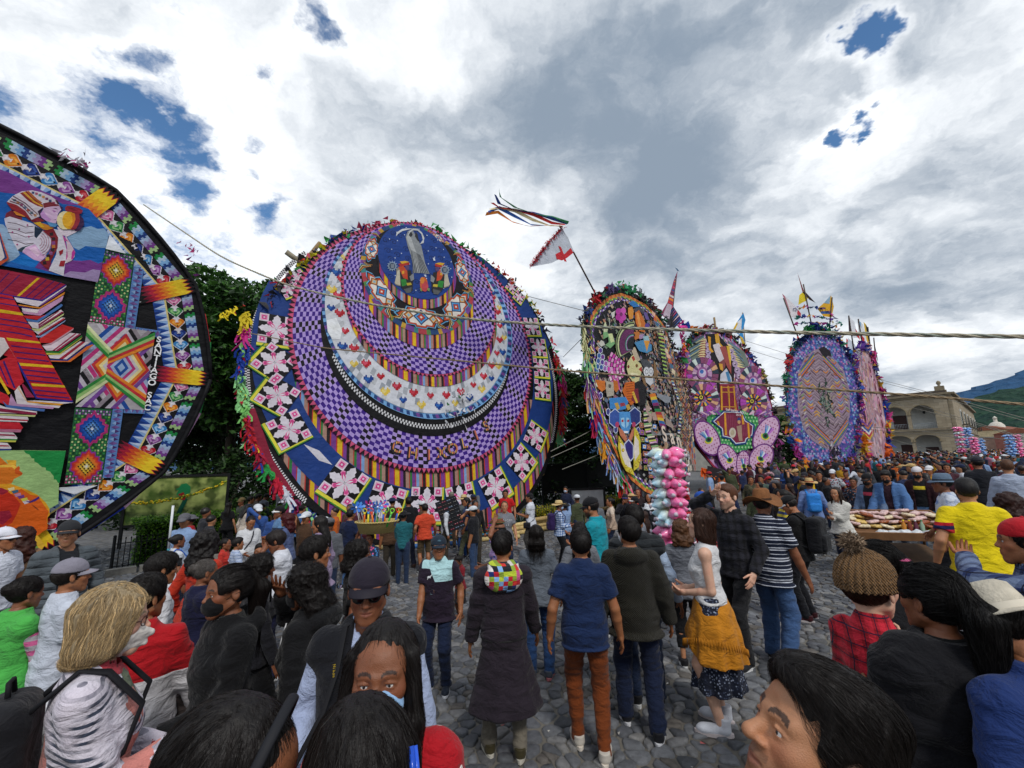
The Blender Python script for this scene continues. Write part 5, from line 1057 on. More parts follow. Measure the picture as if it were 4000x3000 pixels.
 for sx in(1,-1):
  X=lambda x:x if sx>0 else 2*C[0]-x
  L=k.layer(.06);Q=lambda P,c,lf=0:L.poly([(X(x),z)for x,z in P],c,lf)
  Q([(-1.78,5.85),(-1.2,5.85),(-1.2,7.62),(-1.76,7.66)],'#1f5a38');Q([(-1.78,2.33),(-1.2,2.33),(-1.2,4.0),(-1.8,4.0)],'#1f5a38')
  r=random.Random(7)
  for(z0,z1)in((5.87,7.6),(2.36,3.98)):
   for a in range(12):
    for b in range(26):
     x,z=-1.775+a*.048,z0+b*(z1-z0)/26;t=b/26;c=('#2f8a46','#7ab04a','#17461f')[(a+b)%3]
     if t>.9:c=('#7a3f92','#c8b8d8')[(a+b)%2]
     if t<.1:c=('#c23a7a','#e8c8d4')[(a+b)%2]
     if .42<t<.58 and(a<3 or a>8):c=('#c8d890','#2f8a46')[(a+b)%2]
     Q([(x,z),(x+.03,z),(x+.03,z+.04),(x,z+.04)],c,.001)
  for z,cs in((7.17,WARM),(6.34,COOL),(3.55,COOL),(2.72,WARM)):diamond_panel(L,X(-1.48),z,.3,.42,cs)
  for(x0,x1,z0,z1)in((-1.19,-1.01,5.9,7.35),(-1.19,-1.01,2.45,4.1),(-1.0,-.55,5.78,5.95),(-1.0,-.62,3.93,4.1)):
   Q([(x0,z0),(x1,z0),(x1,z1),(x0,z1)],'#5f86c2');n=max(int((z1-z0)/.09),1);m_=max(int((x1-x0)/.09),1)
   for a in range(m_):
    for b in range(n):xx,zz=x0+(a+.5)*(x1-x0)/m_,z0+(b+.5)*(z1-z0)/n;h,v_=.42*(x1-x0)/m_,.46*(z1-z0)/n;Q([(xx-h,zz),(xx,zz-v_),(xx+h,zz),(xx,zz+v_)],'#4a2f6e' if b%2 else '#7a5a9a',.002);Q([(xx-h,zz),(xx,zz-v_),(xx,zz+v_)],'#8fb0dc' if(a+b)%2 else '#6a4a8a',.003)
  L.build('woven_panel')
  L=k.layer(.065);x0,x1,z0,z1=-1.8,-.64,4.02,5.9
  L.poly([(X(x0),z0),(X(x1),z0),(X(x1),z1),(X(x0),z1)],'#b9b3b8')
  def clip(P):
   for ax,lim,sg in((0,x0,1),(0,x1,-1),(1,z0,1),(1,z1,-1)):
    o_=[]
    for a,b in zip(P,P[1:]+P[:1]):
     fa,fb=sg*(a[ax]-lim),sg*(b[ax]-lim)
     if fa>=0:o_.append(a)
     if(fa<0)!=(fb<0):t=fa/(fa-fb);o_.append((a[0]+t*(b[0]-a[0]),a[1]+t*(b[1]-a[1])))
    P=o_
    if len(P)<3:return None
   return P
  cx,cz=-1.27,4.97;wv=.075
  RB=(('#cfcad0','#c2387e','#a8b8d8','#1d4fa0'),('#2f8a3e','#9cc878','#c8303a','#e88a2c','#e8e0a0'),('#7a4a9a','#c8c0cc','#17161a','#9a8f98'))
  def rib(px,pz,ang,Lh,cols,lf):
   ca,sa=math.cos(ang),math.sin(ang)
   for j,c in enumerate(cols):
    o0=(j-len(cols)/2)*wv;P=clip([(px+ca*t-sa*o,pz+sa*t+ca*o)for t,o in((-Lh,o0),(Lh,o0),(Lh,o0+wv),(-Lh,o0+wv))])
    if P:L.poly([(X(x),z)for x,z in P],c,lf)
  A1,A2=rad(58),rad(-58)
  for o_,cs in((-.95,RB[2]),(.95,RB[2]),(-.55,RB[0]),(.5,RB[0])):rib(cx,cz+o_*1.15,A2,2,cs,.002)
  for o_,cs in((-.75,RB[2]),(.8,RB[0]),(-.1,RB[2])):rib(cx,cz+o_*1.15,A1,2,cs,.004)
  for q,c in enumerate(('#c8303a','#e88a2c','#efe3a4','#cfcad0','#c2387e','#a8b8d8','#1d4fa0','#9fb8dc')):
   f=.5-q*.062;P=clip([(cx+.12-f*1.0,cz),(cx+.12,cz-f*1.6),(cx+.12+f*1.0,cz),(cx+.12,cz+f*1.6)])
   if P:L.poly([(X(x),z)for x,z in P],c,.006+.001*q)
  for s1 in(-1,1):
   for q,c in enumerate(('#2f8a3e','#9cc878','#dfe6b0')):z_=cz+s1*(.62+.08*q);P=clip([(x0,z_),(cx-.05,cz+s1*(.1+.08*q)),(cx-.05,cz+s1*(.18+.08*q)),(x0,z_+s1*.1)]);P and L.poly([(X(x),z)for x,z in P],c,.016)
   for q,c in enumerate(('#2f8a3e','#9cc878','#c8303a','#e88a2c')):P=clip([(x1,cz+s1*(.93-.085*q)),(cx-.12,cz+s1*(.3-.06*q)),(cx-.12,cz+s1*(.22-.06*q)),(x1,cz+s1*(.85-.085*q))]);P and L.poly([(X(x),z)for x,z in P],c,.017)
  L.build('ribbon_panel')
 white=plain('letter_white','#e9e9ec',.7)
 letters(k,'SANTIAGO SAC',[(-.545-.05*abs(j-2)/9,5.73-j*.15,-.04)for j in range(12)],.19,white,.07)
 k.layer(.075).art(ART['k1']).build('painted_scene')
 L=k.layer(.11);L.poly([(-1.67,7.95),(-1.7,7.6),(-1.36,7.6)],'#eef2f8');L.build('torn_patch');L=k.layer(.11);L.poly([(-1.95,2.28),(-1.25,2.3),(-1.6,2.12)],'#dfe2e8');L.build('torn_patch')
 ruff(k,[(-2.6,9.45),(-2.2,9.3)],('#b84a8a','#c9c9d0'),26,.06,3);ruff(k,[(-.3,8.2),(.1,7.6)],('#c03a7a','#7a3a7a'),16,.05,4)
 edge=[(C[0]+4.66*math.cos(rad(a)),C[1]+4.66*math.sin(rad(a)))for a in(20,11,-1,-12,-28,-44,-58,-70)]
 L=k.layer(-.03)
 for(a,b),c in zip(zip(edge[:-1],edge[1:]),('#c8303a','#2f8a4a','#2f8a4a','#c99ac0','#d9b0cc','#2a3fae','#e0702a')):L.poly([a,b,(b[0]+.04,b[1]-.06),(a[0]+.05,a[1]-.03)],c)
 L.build('edge_trim');fringe(k,edge[6:],('#c05a8a','#c99ac0','#c87a9a'),60,.15,.4,11,.02)
left_kite()
def ring_poly(P,f,c=None):
 c=c or(sum(p[0]for p in P)/len(P),sum(p[1]for p in P)/len(P));return[(c[0]+(x-c[0])*f,c[1]+(z-c[1])*f)for x,z in P]
def resample(P,n):
 Q=np.array(P+[P[0]]);s=np.concatenate(([0],np.cumsum(np.linalg.norm(np.diff(Q,axis=0),axis=1))));t=np.linspace(0,s[-1],n,endpoint=False)
 return[(float(np.interp(q,s,Q[:,0])),float(np.interp(q,s,Q[:,1])))for q in t]
def rims(L,P,steps,n=160):
 R=resample(P,n);c=(sum(p[0]for p in R)/n,sum(p[1]for p in R)/n)
 for f0,f1,cols,rows in steps:
  for j in range(rows):
   a,b=f0+(f1-f0)*j/rows,f0+(f1-f0)*(j+1)/rows;A,B=ring_poly(R,a,c),ring_poly(R,b,c)
   for i in range(n):
    col=cols[(i+j*2)%len(cols)]
    if col:k=(i+1)%n;L.poly([A[i],A[k],B[k],B[i]],col)
def oval_kite():
 k=Kite(5.279,18.0,47,5,'tall oval black kite with a magenta flower, pale masks and blue hexagons',-.42)
 OUT=[(-2.69,8.02),(-2.34,8.62),(-1.64,9.27),(-.35,10.09),(.84,10.59),(1.87,10.7),(3.58,10.71),(4.51,10.45),(5.59,9.95),(5.92,8.9),(6.35,7.62),(6.92,6.19),(7.25,5.14),(6.65,3.9),(5.96,2.89),(4.6,1.5),(2.9,.75),(1.28,.6),(.13,.95),(-.97,1.5),(-1.76,2.38),(-2.36,3.33),(-2.77,4.15),(-2.91,5.28),(-2.84,6.46)]
 L=k.layer(0);L.poly(OUT,'#17181b');L.build('sail')
 poles(k,[((-2.8,5),(7,5.4)),((.2,.6),(3,10.8)),((-2.2,8.6),(6,2.9)),((-2,2.4),(5.6,9.9))],.06)
 L=k.layer(.02);rims(L,OUT,((1.0,.955,('#26272b','#4a4b50','#1b1c20','#26272b','#5a5b60'),1),(.945,.915,('#d8763a','#c9602f','#e0984a'),1),(.915,.898,('#6aa04a','#c9c04a','#3f8a5a'),1),(.894,.868,('#7a4fae','#e4e2ec','#7a4fae','#1d1b22'),2)),190);L.build('striped_rim')
 r=random.Random(6);L=k.layer(.03)
 for _ in range(130):
  x,z=r.uniform(-1.8,1.2),r.uniform(6.2,9.8);q=.006;dx,dz=.35,-.5;L.poly([(x-q,z),(x+q,z),(x+dx+q,z+dz),(x+dx-q,z+dz)],'#3a3d42')
 mo=('#8a7a70','#a88a78','#6a7a92','#9a6a7a','#c0aa90','#7a8a78','#5a5f6a','#c08a6a','#7a6a8a','#aaaaa6')
 for _ in range(3000):
  x,z=r.uniform(-2.2,6.4),r.uniform(1.2,10.2)
  if((x-2.1)/4.3)**2+((z-5.7)/4.6)**2>1 or(x<1.6 and z>5.9 and r.random()<.6)or(x<.8 and z<3 and r.random()<.6):continue
  a=r.uniform(0,3.1);q=r.uniform(.04,.13);L.poly([(x+q*math.cos(a+t)*(1.6 if t in(0,3.14)else .6),z+q*math.sin(a+t))for t in(0,1.57,3.14,4.71)],r.choice(mo),.001+.0006*r.random())
 pal=('#c98a5a','#a8706a','#e0c8a8','#7a5a7a','#5c4a44','#3f6a8a','#c05a3a','#d9d0c0')
 for j in range(7):
  for i in range(26):
   z=9.6-i*.3;x0=3.7+.28*j+.75*math.sin((9.6-z)/9*math.pi)**1.0*1.6
   if z<2.2:x0-=(2.2-z)*.4
   c=pal[(i*3+j*5)%8];L.poly([(x0,z),(x0+.2,z+.1),(x0+.2,z-.15),(x0,z-.27)],c)
 L.build('stepped_band')['kind']='stuff'
 k.layer(.05).art(ART['k3']).build('painted_scene')
 pw=plain('letter_cream','#cdbcae',.7);letters(k,'San',[(2.5,3.6,0),(3.3,3.5,.0),(4.0,3.35,.05)],1.0,pw,.26);letters(k,'GranB',[(2.9+.5*i,2.55+.02*i,0)for i in range(5)],.55,plain('letter_grey','#a4a6aa',.7),.26)
 top=OUT[-2:]+OUT[:10]
 ruff(k,top,('#2a3f9a','#1d2a6a','#3a3a4a','#2f4a8a','#c8303a','#3a3a40','#5a4a7a','#2f8a4a','#3fa06a','#6a6a70','#44464a','#6a3a3a','#2f6a4a','#3a3038'),420,.1,31,.16)
 ruff(k,OUT[9:13],('#3a3036','#5a3a3a','#4a3a6a','#6a4a3a'),170,.08,32,.13)
 fringe(k,OUT[-1:]+OUT[:1]+[(-2.6,8.4)],('#e0d08a','#e88a2c','#3a3a40'),60,.3,.9,33,.05)
 fringe(k,[(-2.85,8.0),(-3.0,6.5),(-3.02,5.3),(-2.9,4.2),(-2.5,3.3),(-1.9,2.35),(-1.1,1.5)],('#d8d8a8','#d8d8a8','#a8d8a0','#7fc48a','#d8dcc8','#7a3f92','#c98ab0','#d9a86a','#1d3fb0','#c82f5a','#7fb0e0','#e8a02a','#e8a02a','#7f9fd8','#c0c8e0','#2f8a4a','#c8342f','#e06a8a'),420,.45,1.15,34,.055)
 poles(k,[((-1.3,9.45),(-3.55,12.05))],.035,.0,'#4a3a34')
 fl=[(-3.48,11.96),(-4.68,10.73),(-5.85,9.36),(-4.5,9.98),(-2.79,11.11),(-3.1,11.64)]
 f=flag(k,fl,'#bcc2cc',d=.05,extra=(([(-4.17,10.48),(-3.79,10.73),(-3.54,10.71),(-3.01,11.2),(-2.87,11.02),(-3.39,10.6),(-3.78,10.34),(-4.13,10.28)],'#c8242f'),([(-3.9,10.95),(-3.72,10.95),(-3.45,10.4),(-3.62,10.36)],'#c8242f')))
 fringe(k,[(-3.45,12.05),(-4.68,10.78),(-5.9,9.4)],('#c8242f','#d03a4a'),150,.08,.2,35,.035)
 mb=MB()
 for j,c in enumerate(('#e8862a','#2f5fae','#e0d0a0','#c8302f','#1d3f86','#3f8a5a')):
  P=[(-3.52,12.0),(-4.53,11.65),(-5.63,11.35),(-6.62,11.16),(-7.39,11.04),(-7.99+.1*j,10.9+.12*(j-2))];V=[]
  for i,(x,z)in enumerate(P):o_=.09*(j-2.5)*min(1,i*.45)+.09*math.sin(i*1.7+j*1.3)*(i>0);V+=[(x,-.1-.05*j+.12*math.sin(i+j),z+o_),(x,-.14-.05*j,z+o_-.09)]
  mb.add(V,[(2*i,2*i+1,2*i+3,2*i+2)for i in range(5)],lin(c))
 mb.build('streamer',PAPER,k.root)
 H=[(5.66,10.14),(4.96,10.22),(6.31,11.27),(7.85,13.03),(8.97,14.14),(8.24,12.96),(7.01,11.28),(8.09,10.62),(6.56,9.73),(5.72,9.8)]
 L=k.layer(.1);L.poly(H[:7]+[H[0]],'#8a3a5a');L.poly([H[0],H[6],H[7],H[8],H[9]],'#15151c')
 for i in range(11):
  t=i/11;a=lerp2(H[2],H[4],t);b=lerp2(H[6],H[4],t);L.poly([a,b,lerp2(b,H[4],.07),lerp2(a,H[4],.06)],('#c8303a','#e8862a','#e0d8d0','#5a2a5a','#2f4a8a','#d94a6a')[i%6],.003)
 for i in range(8):t=i/8;a=lerp2(H[6],H[7],t);b=lerp2((6.2,10.6),H[8],t);L.poly([a,b,lerp2(b,a,.1),(a[0]-.02,a[1]-.12)],('#d96a9a','#2a3f9a','#8a4a9a','#c03a7a','#2f5fae','#e8c0d0','#3a2f86','#4a6ac0')[i],.003)
 L.poly([(5.3,10.25),(6.3,11.2),(6.9,11.25),(6.1,10.2)],'#c9b8c8',.004);L.poly([(8.9,14.1),(9.3,14.2),(9.0,14.3),(8.6,14.25)],'#4a6a8a');L.build('horn_pennant')
 poles(k,[((6.1,9.6),(8.5,13.6))],.04,-.08,'#2a2420')
 mb=MB();r=random.Random(2)
 for(a,b,n,cs)in(((8.1,10.6),(7.4,8.6),16,('#d9409a','#c83a8a','#e8762a')),((7.4,8.6),(6.6,7.1),14,('#b03a6a','#2f8a4a','#7a3fa0','#c83a8a')),((8.3,10.5),(12.3,10.9),26,('#1d3f9a','#e8862a','#e8a04a','#3a3a4a','#c83a7a'))):
  for i in range(n):
   t=i/n;x,z=a[0]+(b[0]-a[0])*t,a[1]+(b[1]-a[1])*t-.25*math.sin(t*3.14);c=np.array((x,-.12,z));s=.13
   mb.add([c+np.array((r.gauss(0,s),r.gauss(0,s),r.gauss(0,s)))for _ in range(5)],[(0,1,2),(1,2,3),(2,3,4),(0,3,4)],lin(cs[int(t*len(cs))]))
 mb.build('paper_chain',PAPER,k.root)
 fringe(k,[(-1.3,1.3),(-.2,.8),(.9,.5)],('#c8342f','#e06a8a','#d8b0c0'),90,.3,.7,36,.05)
oval_kite()
def spiral_kite():
 k=Kite(13.677,27.0,32,5,'plum coloured kite with spirals, a green star frame and a drummer',-.376)
 OUT=[(-3.09,9.05),(-1.73,10.32),(.04,11.09),(1.5,11.05),(2.98,10.76),(4.9,9.45),(5.6,8.4),(6.13,7.13),(6.2,5.8),(5.89,4.65),(5.5,3.6),(4.89,2.71),(3.9,1.6),(2.71,.9),(.33,.6),(-1.98,1.7),(-3.56,3.22),(-3.7,4.4),(-3.39,5.6),(-3.74,7.11),(-3.6,8.2)]
 L=k.layer(0);L.poly(OUT,'#2a2026');L.build('sail');poles(k,[((-3.5,4),(6,6)),((1,.6),(1.4,11.4)),((-3,9),(5,2.8)),((1.2,10.8),(1.35,12.1))],.07)
 L=k.layer(.02);rims(L,OUT,((.985,.955,('#8a1f3a','#9a2a44'),1),(.955,.9,('#a06ab0','#c79ac8','#8a5aa8','#d0a8d0'),2),(.9,.0,('#8a5a80','#7a4a72','#9a6a90'),3)),60);r=random.Random(31);pc=('#c79ac8','#e0c4de','#8a5aa8','#b878b8','#6a4a8a','#d8b0d0','#7fa8d0','#a84a8a','#e4d8e0','#3a2a4a','#d9a878','#5a9a8a')
 for _ in range(3200):
  x,z=r.uniform(-3.6,6.1),r.uniform(.8,11)
  if((x-1.15)/4.7)**2+((z-5.9)/5.0)**2>1:continue
  t=math.atan2(z-5.9,x-1.15)+r.choice((0,.8));q=r.uniform(.05,.15);L.poly([(x+q*1.5*math.cos(t),z+q*1.5*math.sin(t)),(x-q*.5*math.sin(t),z+q*.5*math.cos(t)),(x-q*1.5*math.cos(t),z-q*1.5*math.sin(t)),(x+q*.5*math.sin(t),z-q*.5*math.cos(t))],r.choice(pc),.003+.004*r.random())
 L.build('field')
 k.layer(.04).art(ART['k4'],.0004).build('painted_scene')
 white=plain('letter_pale','#d9d2d0',.7);letters(k,'GATENTOS BOYS',[(-.15+.17*i,5.4-.012*i,.02)for i in range(13)],.2,white,.36);letters(k,'2016',[(.85+.14*i,5.1,0)for i in range(4)],.18,white,.36)
 ruff(k,OUT[17:]+OUT[:10],('#b03a6a','#3a3a44','#7a3fa0','#2f8a4a','#44464a','#c83a4a','#3a2a30','#5a3a3a','#2a2a2e','#2f4aa0','#8a8a3a','#3a3036','#2a2228'),520,.12,41,.17)
 F=[(2.9,11.3),(3.81,12.12),(4.87,12.99),(4.95,12.42),(4.2,11.38),(4.21,10.37),(3.77,10.42),(3.63,11.07)]
 flag(k,F,'#2f8ac8',d=.1,extra=(([(3.1,11.4),(3.81,12.1),(4.5,12.5),(4.0,11.4),(3.7,11.1)],'#e4e6ea'),([(2.9,11.3),(3.75,12.1),(3.75,11.9),(3.05,11.2)],'#e0b42a'),([(3.65,11.0),(4.0,10.9),(4.2,10.4),(3.77,10.42)],'#d9b43a')))
 poles(k,[((4.2,10.2),(4.85,13.0))],.035,-.05)
 L=k.layer(.2);L.poly([(-3.3,1.0),(-1.9,.9),(-1.6,1.75),(-2.9,2.0)],'#2a2226');L.build('cloth_scrap');fringe(k,[(-3.3,1.9),(-2.1,1.6)],('#e0601f','#e8742a'),60,.3,.7,42,.06)
 ruff(k,[(5.9,3.4),(5.2,2.0),(4.4,.9)],('#8a3a7a','#3a2a3a','#4a6a3a','#c83a8a'),110,.14,43,.2)
spiral_kite()
def tall_kite():
 k=Kite(24.73,34.0,20,0,'tall lilac and blue kite with three flags and paper chains on top',-.117)
 OUT=[(-4.05,6.97),(-3.75,8.4),(-3.19,9.57),(-2.33,10.76),(-.83,11.74),(.6,12.15),(2.36,11.99),(3.45,11.16),(4.22,9.6),(4.49,7.73),(4.14,5.78),(3.57,4.06),(2.53,2.3),(1.2,.9),(-.71,.6),(-2.92,1.2),(-3.89,2.75),(-4.28,4.49)]
 L=k.layer(0);L.poly(OUT,'#5a5a9a');L.build('sail');poles(k,[((-4,7),(4.3,7)),((0,.5),(.5,12.2)),((-3.2,9.5),(3.5,4))],.08)
 L=k.layer(.02);r=random.Random(5);cx,cz=.1,6.5
 def inside(x,z,P=OUT):
  c=False
  for(a,b),(d,e)in zip(P,P[1:]+P[:1]):
   if(b>z)!=(e>z)and x<(d-a)*(z-b)/(e-b)+a:c=not c
  return c
 cols=('#b09ad8','#7fa8dc','#6a4fae','#c79ad4','#3f6ab8','#8a6ac8','#a8c8e4','#c884c0','#5a9a9a','#2a4a9a')
 for a in range(46):
  for b in range(46):
   x=-4.4+a*.2;z=.7+b*.255+(a%2)*.12
   if not inside(x+.1,z+.1):continue
   c=cols[(a*7+b*3+(a//3)*b)%10]if r.random()<.8 else r.choice(cols);s=.1 if(a+b)%2 else-.1
   L.poly([(x,z),(x+.1,z+s),(x+.2,z),(x+.2,z+.16),(x+.1,z+.16+s),(x,z+.16)],c)
   if r.random()<.35:L.poly([(x+.03,z+.02),(x+.17,z+.02+s*.4),(x+.17,z+.05+s*.4),(x+.03,z+.05)],'#26306a',.002)
 L.build('patterned_paper')
 IN=[(-2.65,7.47),(-2.4,8.6),(-1.4,9.9),(-.3,10.5),(.9,10.88),(1.81,10.2),(3.0,9.0),(3.3,7.4),(2.9,5.5),(2.2,4.1),(1.2,3.0),(.1,2.5),(-.9,2.75),(-1.95,3.3),(-2.7,4.2),(-3.0,5.8)]
 L=k.layer(.03);L.poly(IN,'#9a8496');L.poly(ring_poly(IN,.985),'#a08c9e',.002);ch=('#a9959f','#8a7480','#a08a96','#6a5058','#b5a0a8','#94808c')
 for b in range(-6,44):
  for sx in(-1,1):
   for a in range(10):
    x0,x1=.29*a,.29*(a+1);tri=lambda x:.36*abs(((x/.58)%2)-1)+.1*x
    z=2.2+b*.235;P=[(.2+sx*x0,z+tri(x0)),(.2+sx*x1,z+tri(x1)),(.2+sx*x1,z+tri(x1)+.14),(.2+sx*x0,z+tri(x0)+.14)]
    if all(inside(x,q,IN)for x,q in P):
     c=ch[(b+a//2)%6]
     if a in(3,4)and b%9 in(2,3):c=('#d99a3a','#e0b04a')[a%2]
     if a in(5,6)and 12<b<36:c=('#7fa0c8','#a884b8','#c96a3a','#e0b04a')[(b)%4]
     if a==8:c=('#d99a3a','#7aa060','#6a4a8a','#d0c8c0')[b%4]
     if a in(1,2)and b%11==5:c='#d98a3a'
     L.poly(P,c,.004);L.poly([P[0],P[1],(P[1][0],P[1][1]+.03),(P[0][0],P[0][1]+.03)],'#5a4650',.006)
 for sx in(-1,1):
  for j,c in enumerate(('#5a4a9a','#3f8a6a','#d99a3a','#4a7ab8','#d9702f','#5a4650')):
   o=j*.13;L.poly([(.2+sx*.2,2.75+o),(.2+sx*2.2,4.3+o),(.2+sx*2.2,4.4+o),(.2+sx*.2,2.86+o)],c,.008);L.poly([(.2+sx*.5,10.4-o),(.2+sx*2.3,8.9-o),(.2+sx*2.3,8.78-o),(.2+sx*.5,10.28-o)],c,.008)
 L.poly([(.35,10.7),(1.0,10.95),(1.7,10.6),(1.75,10.1),(1.3,10.2),(1.0,9.95),(.6,10.3)],'#241f26',.012)
 r=random.Random(9)
 for _ in range(110):x,z=.35+r.gauss(0,.35),6.2+r.gauss(0,.75);L.poly([(x+r.gauss(0,.15),z+r.gauss(0,.2))for _ in range(4)],r.choice(('#2f4438','#3f5a48','#6a7a70','#1d2a24','#8a9a90','#a89a8a')),.014+r.random()*.01)
 for _ in range(50):x,z=.4+r.gauss(0,.3),2.3+r.gauss(0,.35);L.poly([(x+r.gauss(0,.15),z+r.gauss(0,.18))for _ in range(4)],r.choice(('#2a2430','#cfc8d0','#4a3a5a','#1d1a20')),.014+r.random()*.01)
 L.build('woven_panel')
 ruff(k,OUT[8:17]+OUT[17:18]+OUT[:1],('#5a4a9a','#2a3f8a','#3a3a7a','#7a4a9a','#c8408a','#4a3a8a','#7a3fa0','#3f5aae','#d83aa0','#e0b02a','#e8862a','#c840a0','#2f5fae','#8a8a5a','#3f8aae'),520,.15,51,.2);ruff(k,OUT[:9],('#3f8a6a','#c8303a','#2f6a5a','#1d2f6a','#2a3f6a','#2f4a5a','#2a3f8a','#3a2f6a'),420,.14,52,.2);ruff(k,[(-.9,12.0),(.3,12.6),(2.2,12.2)],('#2f8a4a','#2a3f8a','#3f5a9a','#2f8a5a'),140,.15,53,.2)
 poles(k,[((-1.75,11.2),(-2.85,14.7)),((-.05,12.3),(-.3,16.2)),((1.9,12.2),(3.0,15.4))],.05,-.05,'#4a4038')
 flag(k,[(-2.85,15.1),(-2.45,13.9),(-2.2,13.2),(-1.3,13.1),(-1.05,13.6),(-1.8,14.4)],'#dcd6da',extra=(([(-1.5,13.5),(-1.15,13.2),(-1.05,13.6),(-1.35,13.9)],'#c83a4a'),([(-2.9,15.1),(-2.4,13.5),(-2.25,13.5),(-2.6,14.9)],'#b87a8a')))
 flag(k,[(-1.2,14.3),(-.9,15.2),(-.3,15.6),(.2,15.3),(-.1,14.8),(-.6,14.6)],'#d9c22a',extra=(([(-.5,15.5),(-.2,15.6),(.9,14.7),(.2,14.9)],'#2a1a1c'),([(-.75,17.2),(-.3,15.6),(-.5,15.5)],'#7a2a2a')))
 flag(k,[(1.0,14.2),(1.9,14.8),(3.0,15.6),(3.1,14.6),(2.6,13.6),(1.6,13.6)],'#dba82a',extra=(([(1.9,14.8),(2.9,15.6),(2.6,14.8)],'#8fb0c8'),([(1.3,14.0),(2.7,14.2),(2.5,13.9),(1.4,13.8)],'#3f6aae')))
 mb=MB();r=random.Random(4)
 for z in(13.9,13.1,12.55):
  for i in range(30):
   t=i/29;x=-1.9+5.3*t;zz=z+.35*math.sin(t*6.28*.5)-(1.6*max(t-.75,0)*4)**1.3*.5;c=np.array((x,-.1,zz));s=.12
   mb.add([c+np.array((r.gauss(0,s),r.gauss(0,s),r.gauss(0,s*.7)))for _ in range(5)],[(0,1,2),(1,2,3),(2,3,4),(0,3,4)],lin(('#2a4a9a','#3f6ab8','#7a4fae','#e0c04a','#e8862a','#c840a0','#5a5a9a','#3f8a7a')[(i//2+int(z*3))%8]))
 mb.build('paper_chain',PAPER,k.root)
tall_kite()
def narrow_kite():
 k=Kite(31.72,38.0,35,0,'narrow pink kite seen edge on, topped with bright flags, next to the stone building',.09)
 OUT=[(-3.6,6.2),(-3.2,8.6),(-2.64,9.72),(-1.62,10.77),(.5,11.7),(2.2,11.48),(2.82,10.21),(3.2,8.67),(3.7,7.29),(3.9,5.43),(2.9,3.27),(1.6,1.5),(-.6,.4),(-2.8,1.2),(-3.6,3.4)]
 L=k.layer(0);L.poly(OUT,'#6a5a9a');L.build('sail');poles(k,[((-3.4,6),(3.7,6)),((0,.4),(.4,11.6))],.08)
 L=k.layer(.02);r=random.Random(8);cols=('#d9a0b8','#c8a8b0','#cbb0b8','#b08a98','#e0c0c8','#a87a8a','#d0a090')
 R=resample(OUT,40)
 for j in range(8):
  A,B=ring_poly(R,.97-.12*j),ring_poly(R,.97-.12*(j+1))
  for i in range(40):L.poly([A[i],A[(i+1)%40],B[(i+1)%40],B[i]],r.choice(cols)if j<6 else r.choice(('#c8a0a8','#b8909a')))
 for(x,z,rx,rz)in((1.6,9.6,.35,.8),(2.2,8.0,.35,.8),(2.5,6.3,.4,.9),(2.3,4.6,.4,.9),(-1.6,8.8,.5,.9),(-1.9,5.2,.7,1.6)):
  for c,f in(('#6a2f4a',1),('#e0a0b8',.8),('#8a3a3a',.5),('#1d1a20',.3)):L.poly([(x+rx*f*math.cos(a),z+rz*f*math.sin(a))for a in np.linspace(0,6.28,14)[:-1]],c,.003+.003*(1-f))
 for j,c in enumerate(('#e0b83a','#c83a4a','#e4e0e0','#2f5fae','#d0783a','#8a4a9a')):o=j*.22;L.poly([(-3.0,3.6+o),(-1.6,3.1+o),(-.3,3.7+o),(-.3,3.9+o),(-1.6,3.3+o),(-3.0,3.8+o)],c,.01);L.poly([(-2.9,6.5+o),(-1.9,7.0+o),(-.6,6.4+o),(-.6,6.6+o),(-1.9,7.2+o),(-2.9,6.7+o)],c,.01)
 for _ in range(130):x,z=r.uniform(-1.2,1.0),r.uniform(1.2,10.5);L.poly([(x+r.gauss(0,.12),z+r.gauss(0,.22))for _ in range(4)],r.choice(('#c8b0b8','#8a98b0','#b89a8a','#d8c8cc','#6a5a6a','#d08a6a','#a8b0c8')),.012+r.random()*.01)
 L.poly([(3.3,3.2),(3.75,3.6),(3.85,6.6),(3.4,6.6)],'#2a4fae',.02);L.build('patterned_paper')
 ruff(k,OUT[5:12],('#c8408a','#3a3a7a','#c8a03a','#b03a8a','#2a4fae','#d0408a','#e0b83a','#2a3f9a','#e06a2a'),260,.2,61,.22);ruff(k,OUT[:6],('#e0a03a','#d0b02a','#c8303a','#5a2a8a','#d8d8e0','#7a4fae','#2a3f9a','#e4d0d8'),260,.2,62,.25);ruff(k,[(-3.4,3.4),(-2.6,1.2)],('#e8862a','#e0b83a','#c83a7a'),80,.18,63,.2)
 poles(k,[((-1.9,10.6),(-1.7,14.2)),((.6,11.7),(.7,14.3)),((2.6,11.4),(3.0,13.9)),((3.2,9.2),(4.2,13.0))],.05,-.05,'#3a302c')
 flag(k,[(-2.2,12.6),(-1.7,14.2),(-.3,13.9),(-.1,12.4),(-1.2,12.2)],'#dfe0e6',extra=(([(-2.2,12.6),(-1.7,14.2),(-1.5,13.4),(-1.8,12.5)],'#4a3a4a'),([(-.4,13.2),(.3,12.8),(.3,12.2),(-.4,12.5)],'#c8303a')))
 flag(k,[(.6,14.3),(2.0,14.0),(2.2,12.4),(1.0,12.1),(.2,12.6)],'#e4e6ea',extra=(([(.6,12.9),(1.6,12.6),(1.5,12.1),(.8,12.1)],'#c8303a'),([(.7,14.2),(1.4,14.1),(1.3,13.5)],'#8fb8d8')))
 flag(k,[(2.2,14.3),(2.9,14.1),(3.0,12.0),(2.3,11.9),(2.1,13.0)],'#d9b43a',extra=(([(2.6,14.1),(2.95,14.0),(3.0,12.0),(2.7,12.0)],'#2a2420'),([(2.2,12.2),(2.7,12.0),(2.6,11.2),(2.1,11.4)],'#c8242f')))
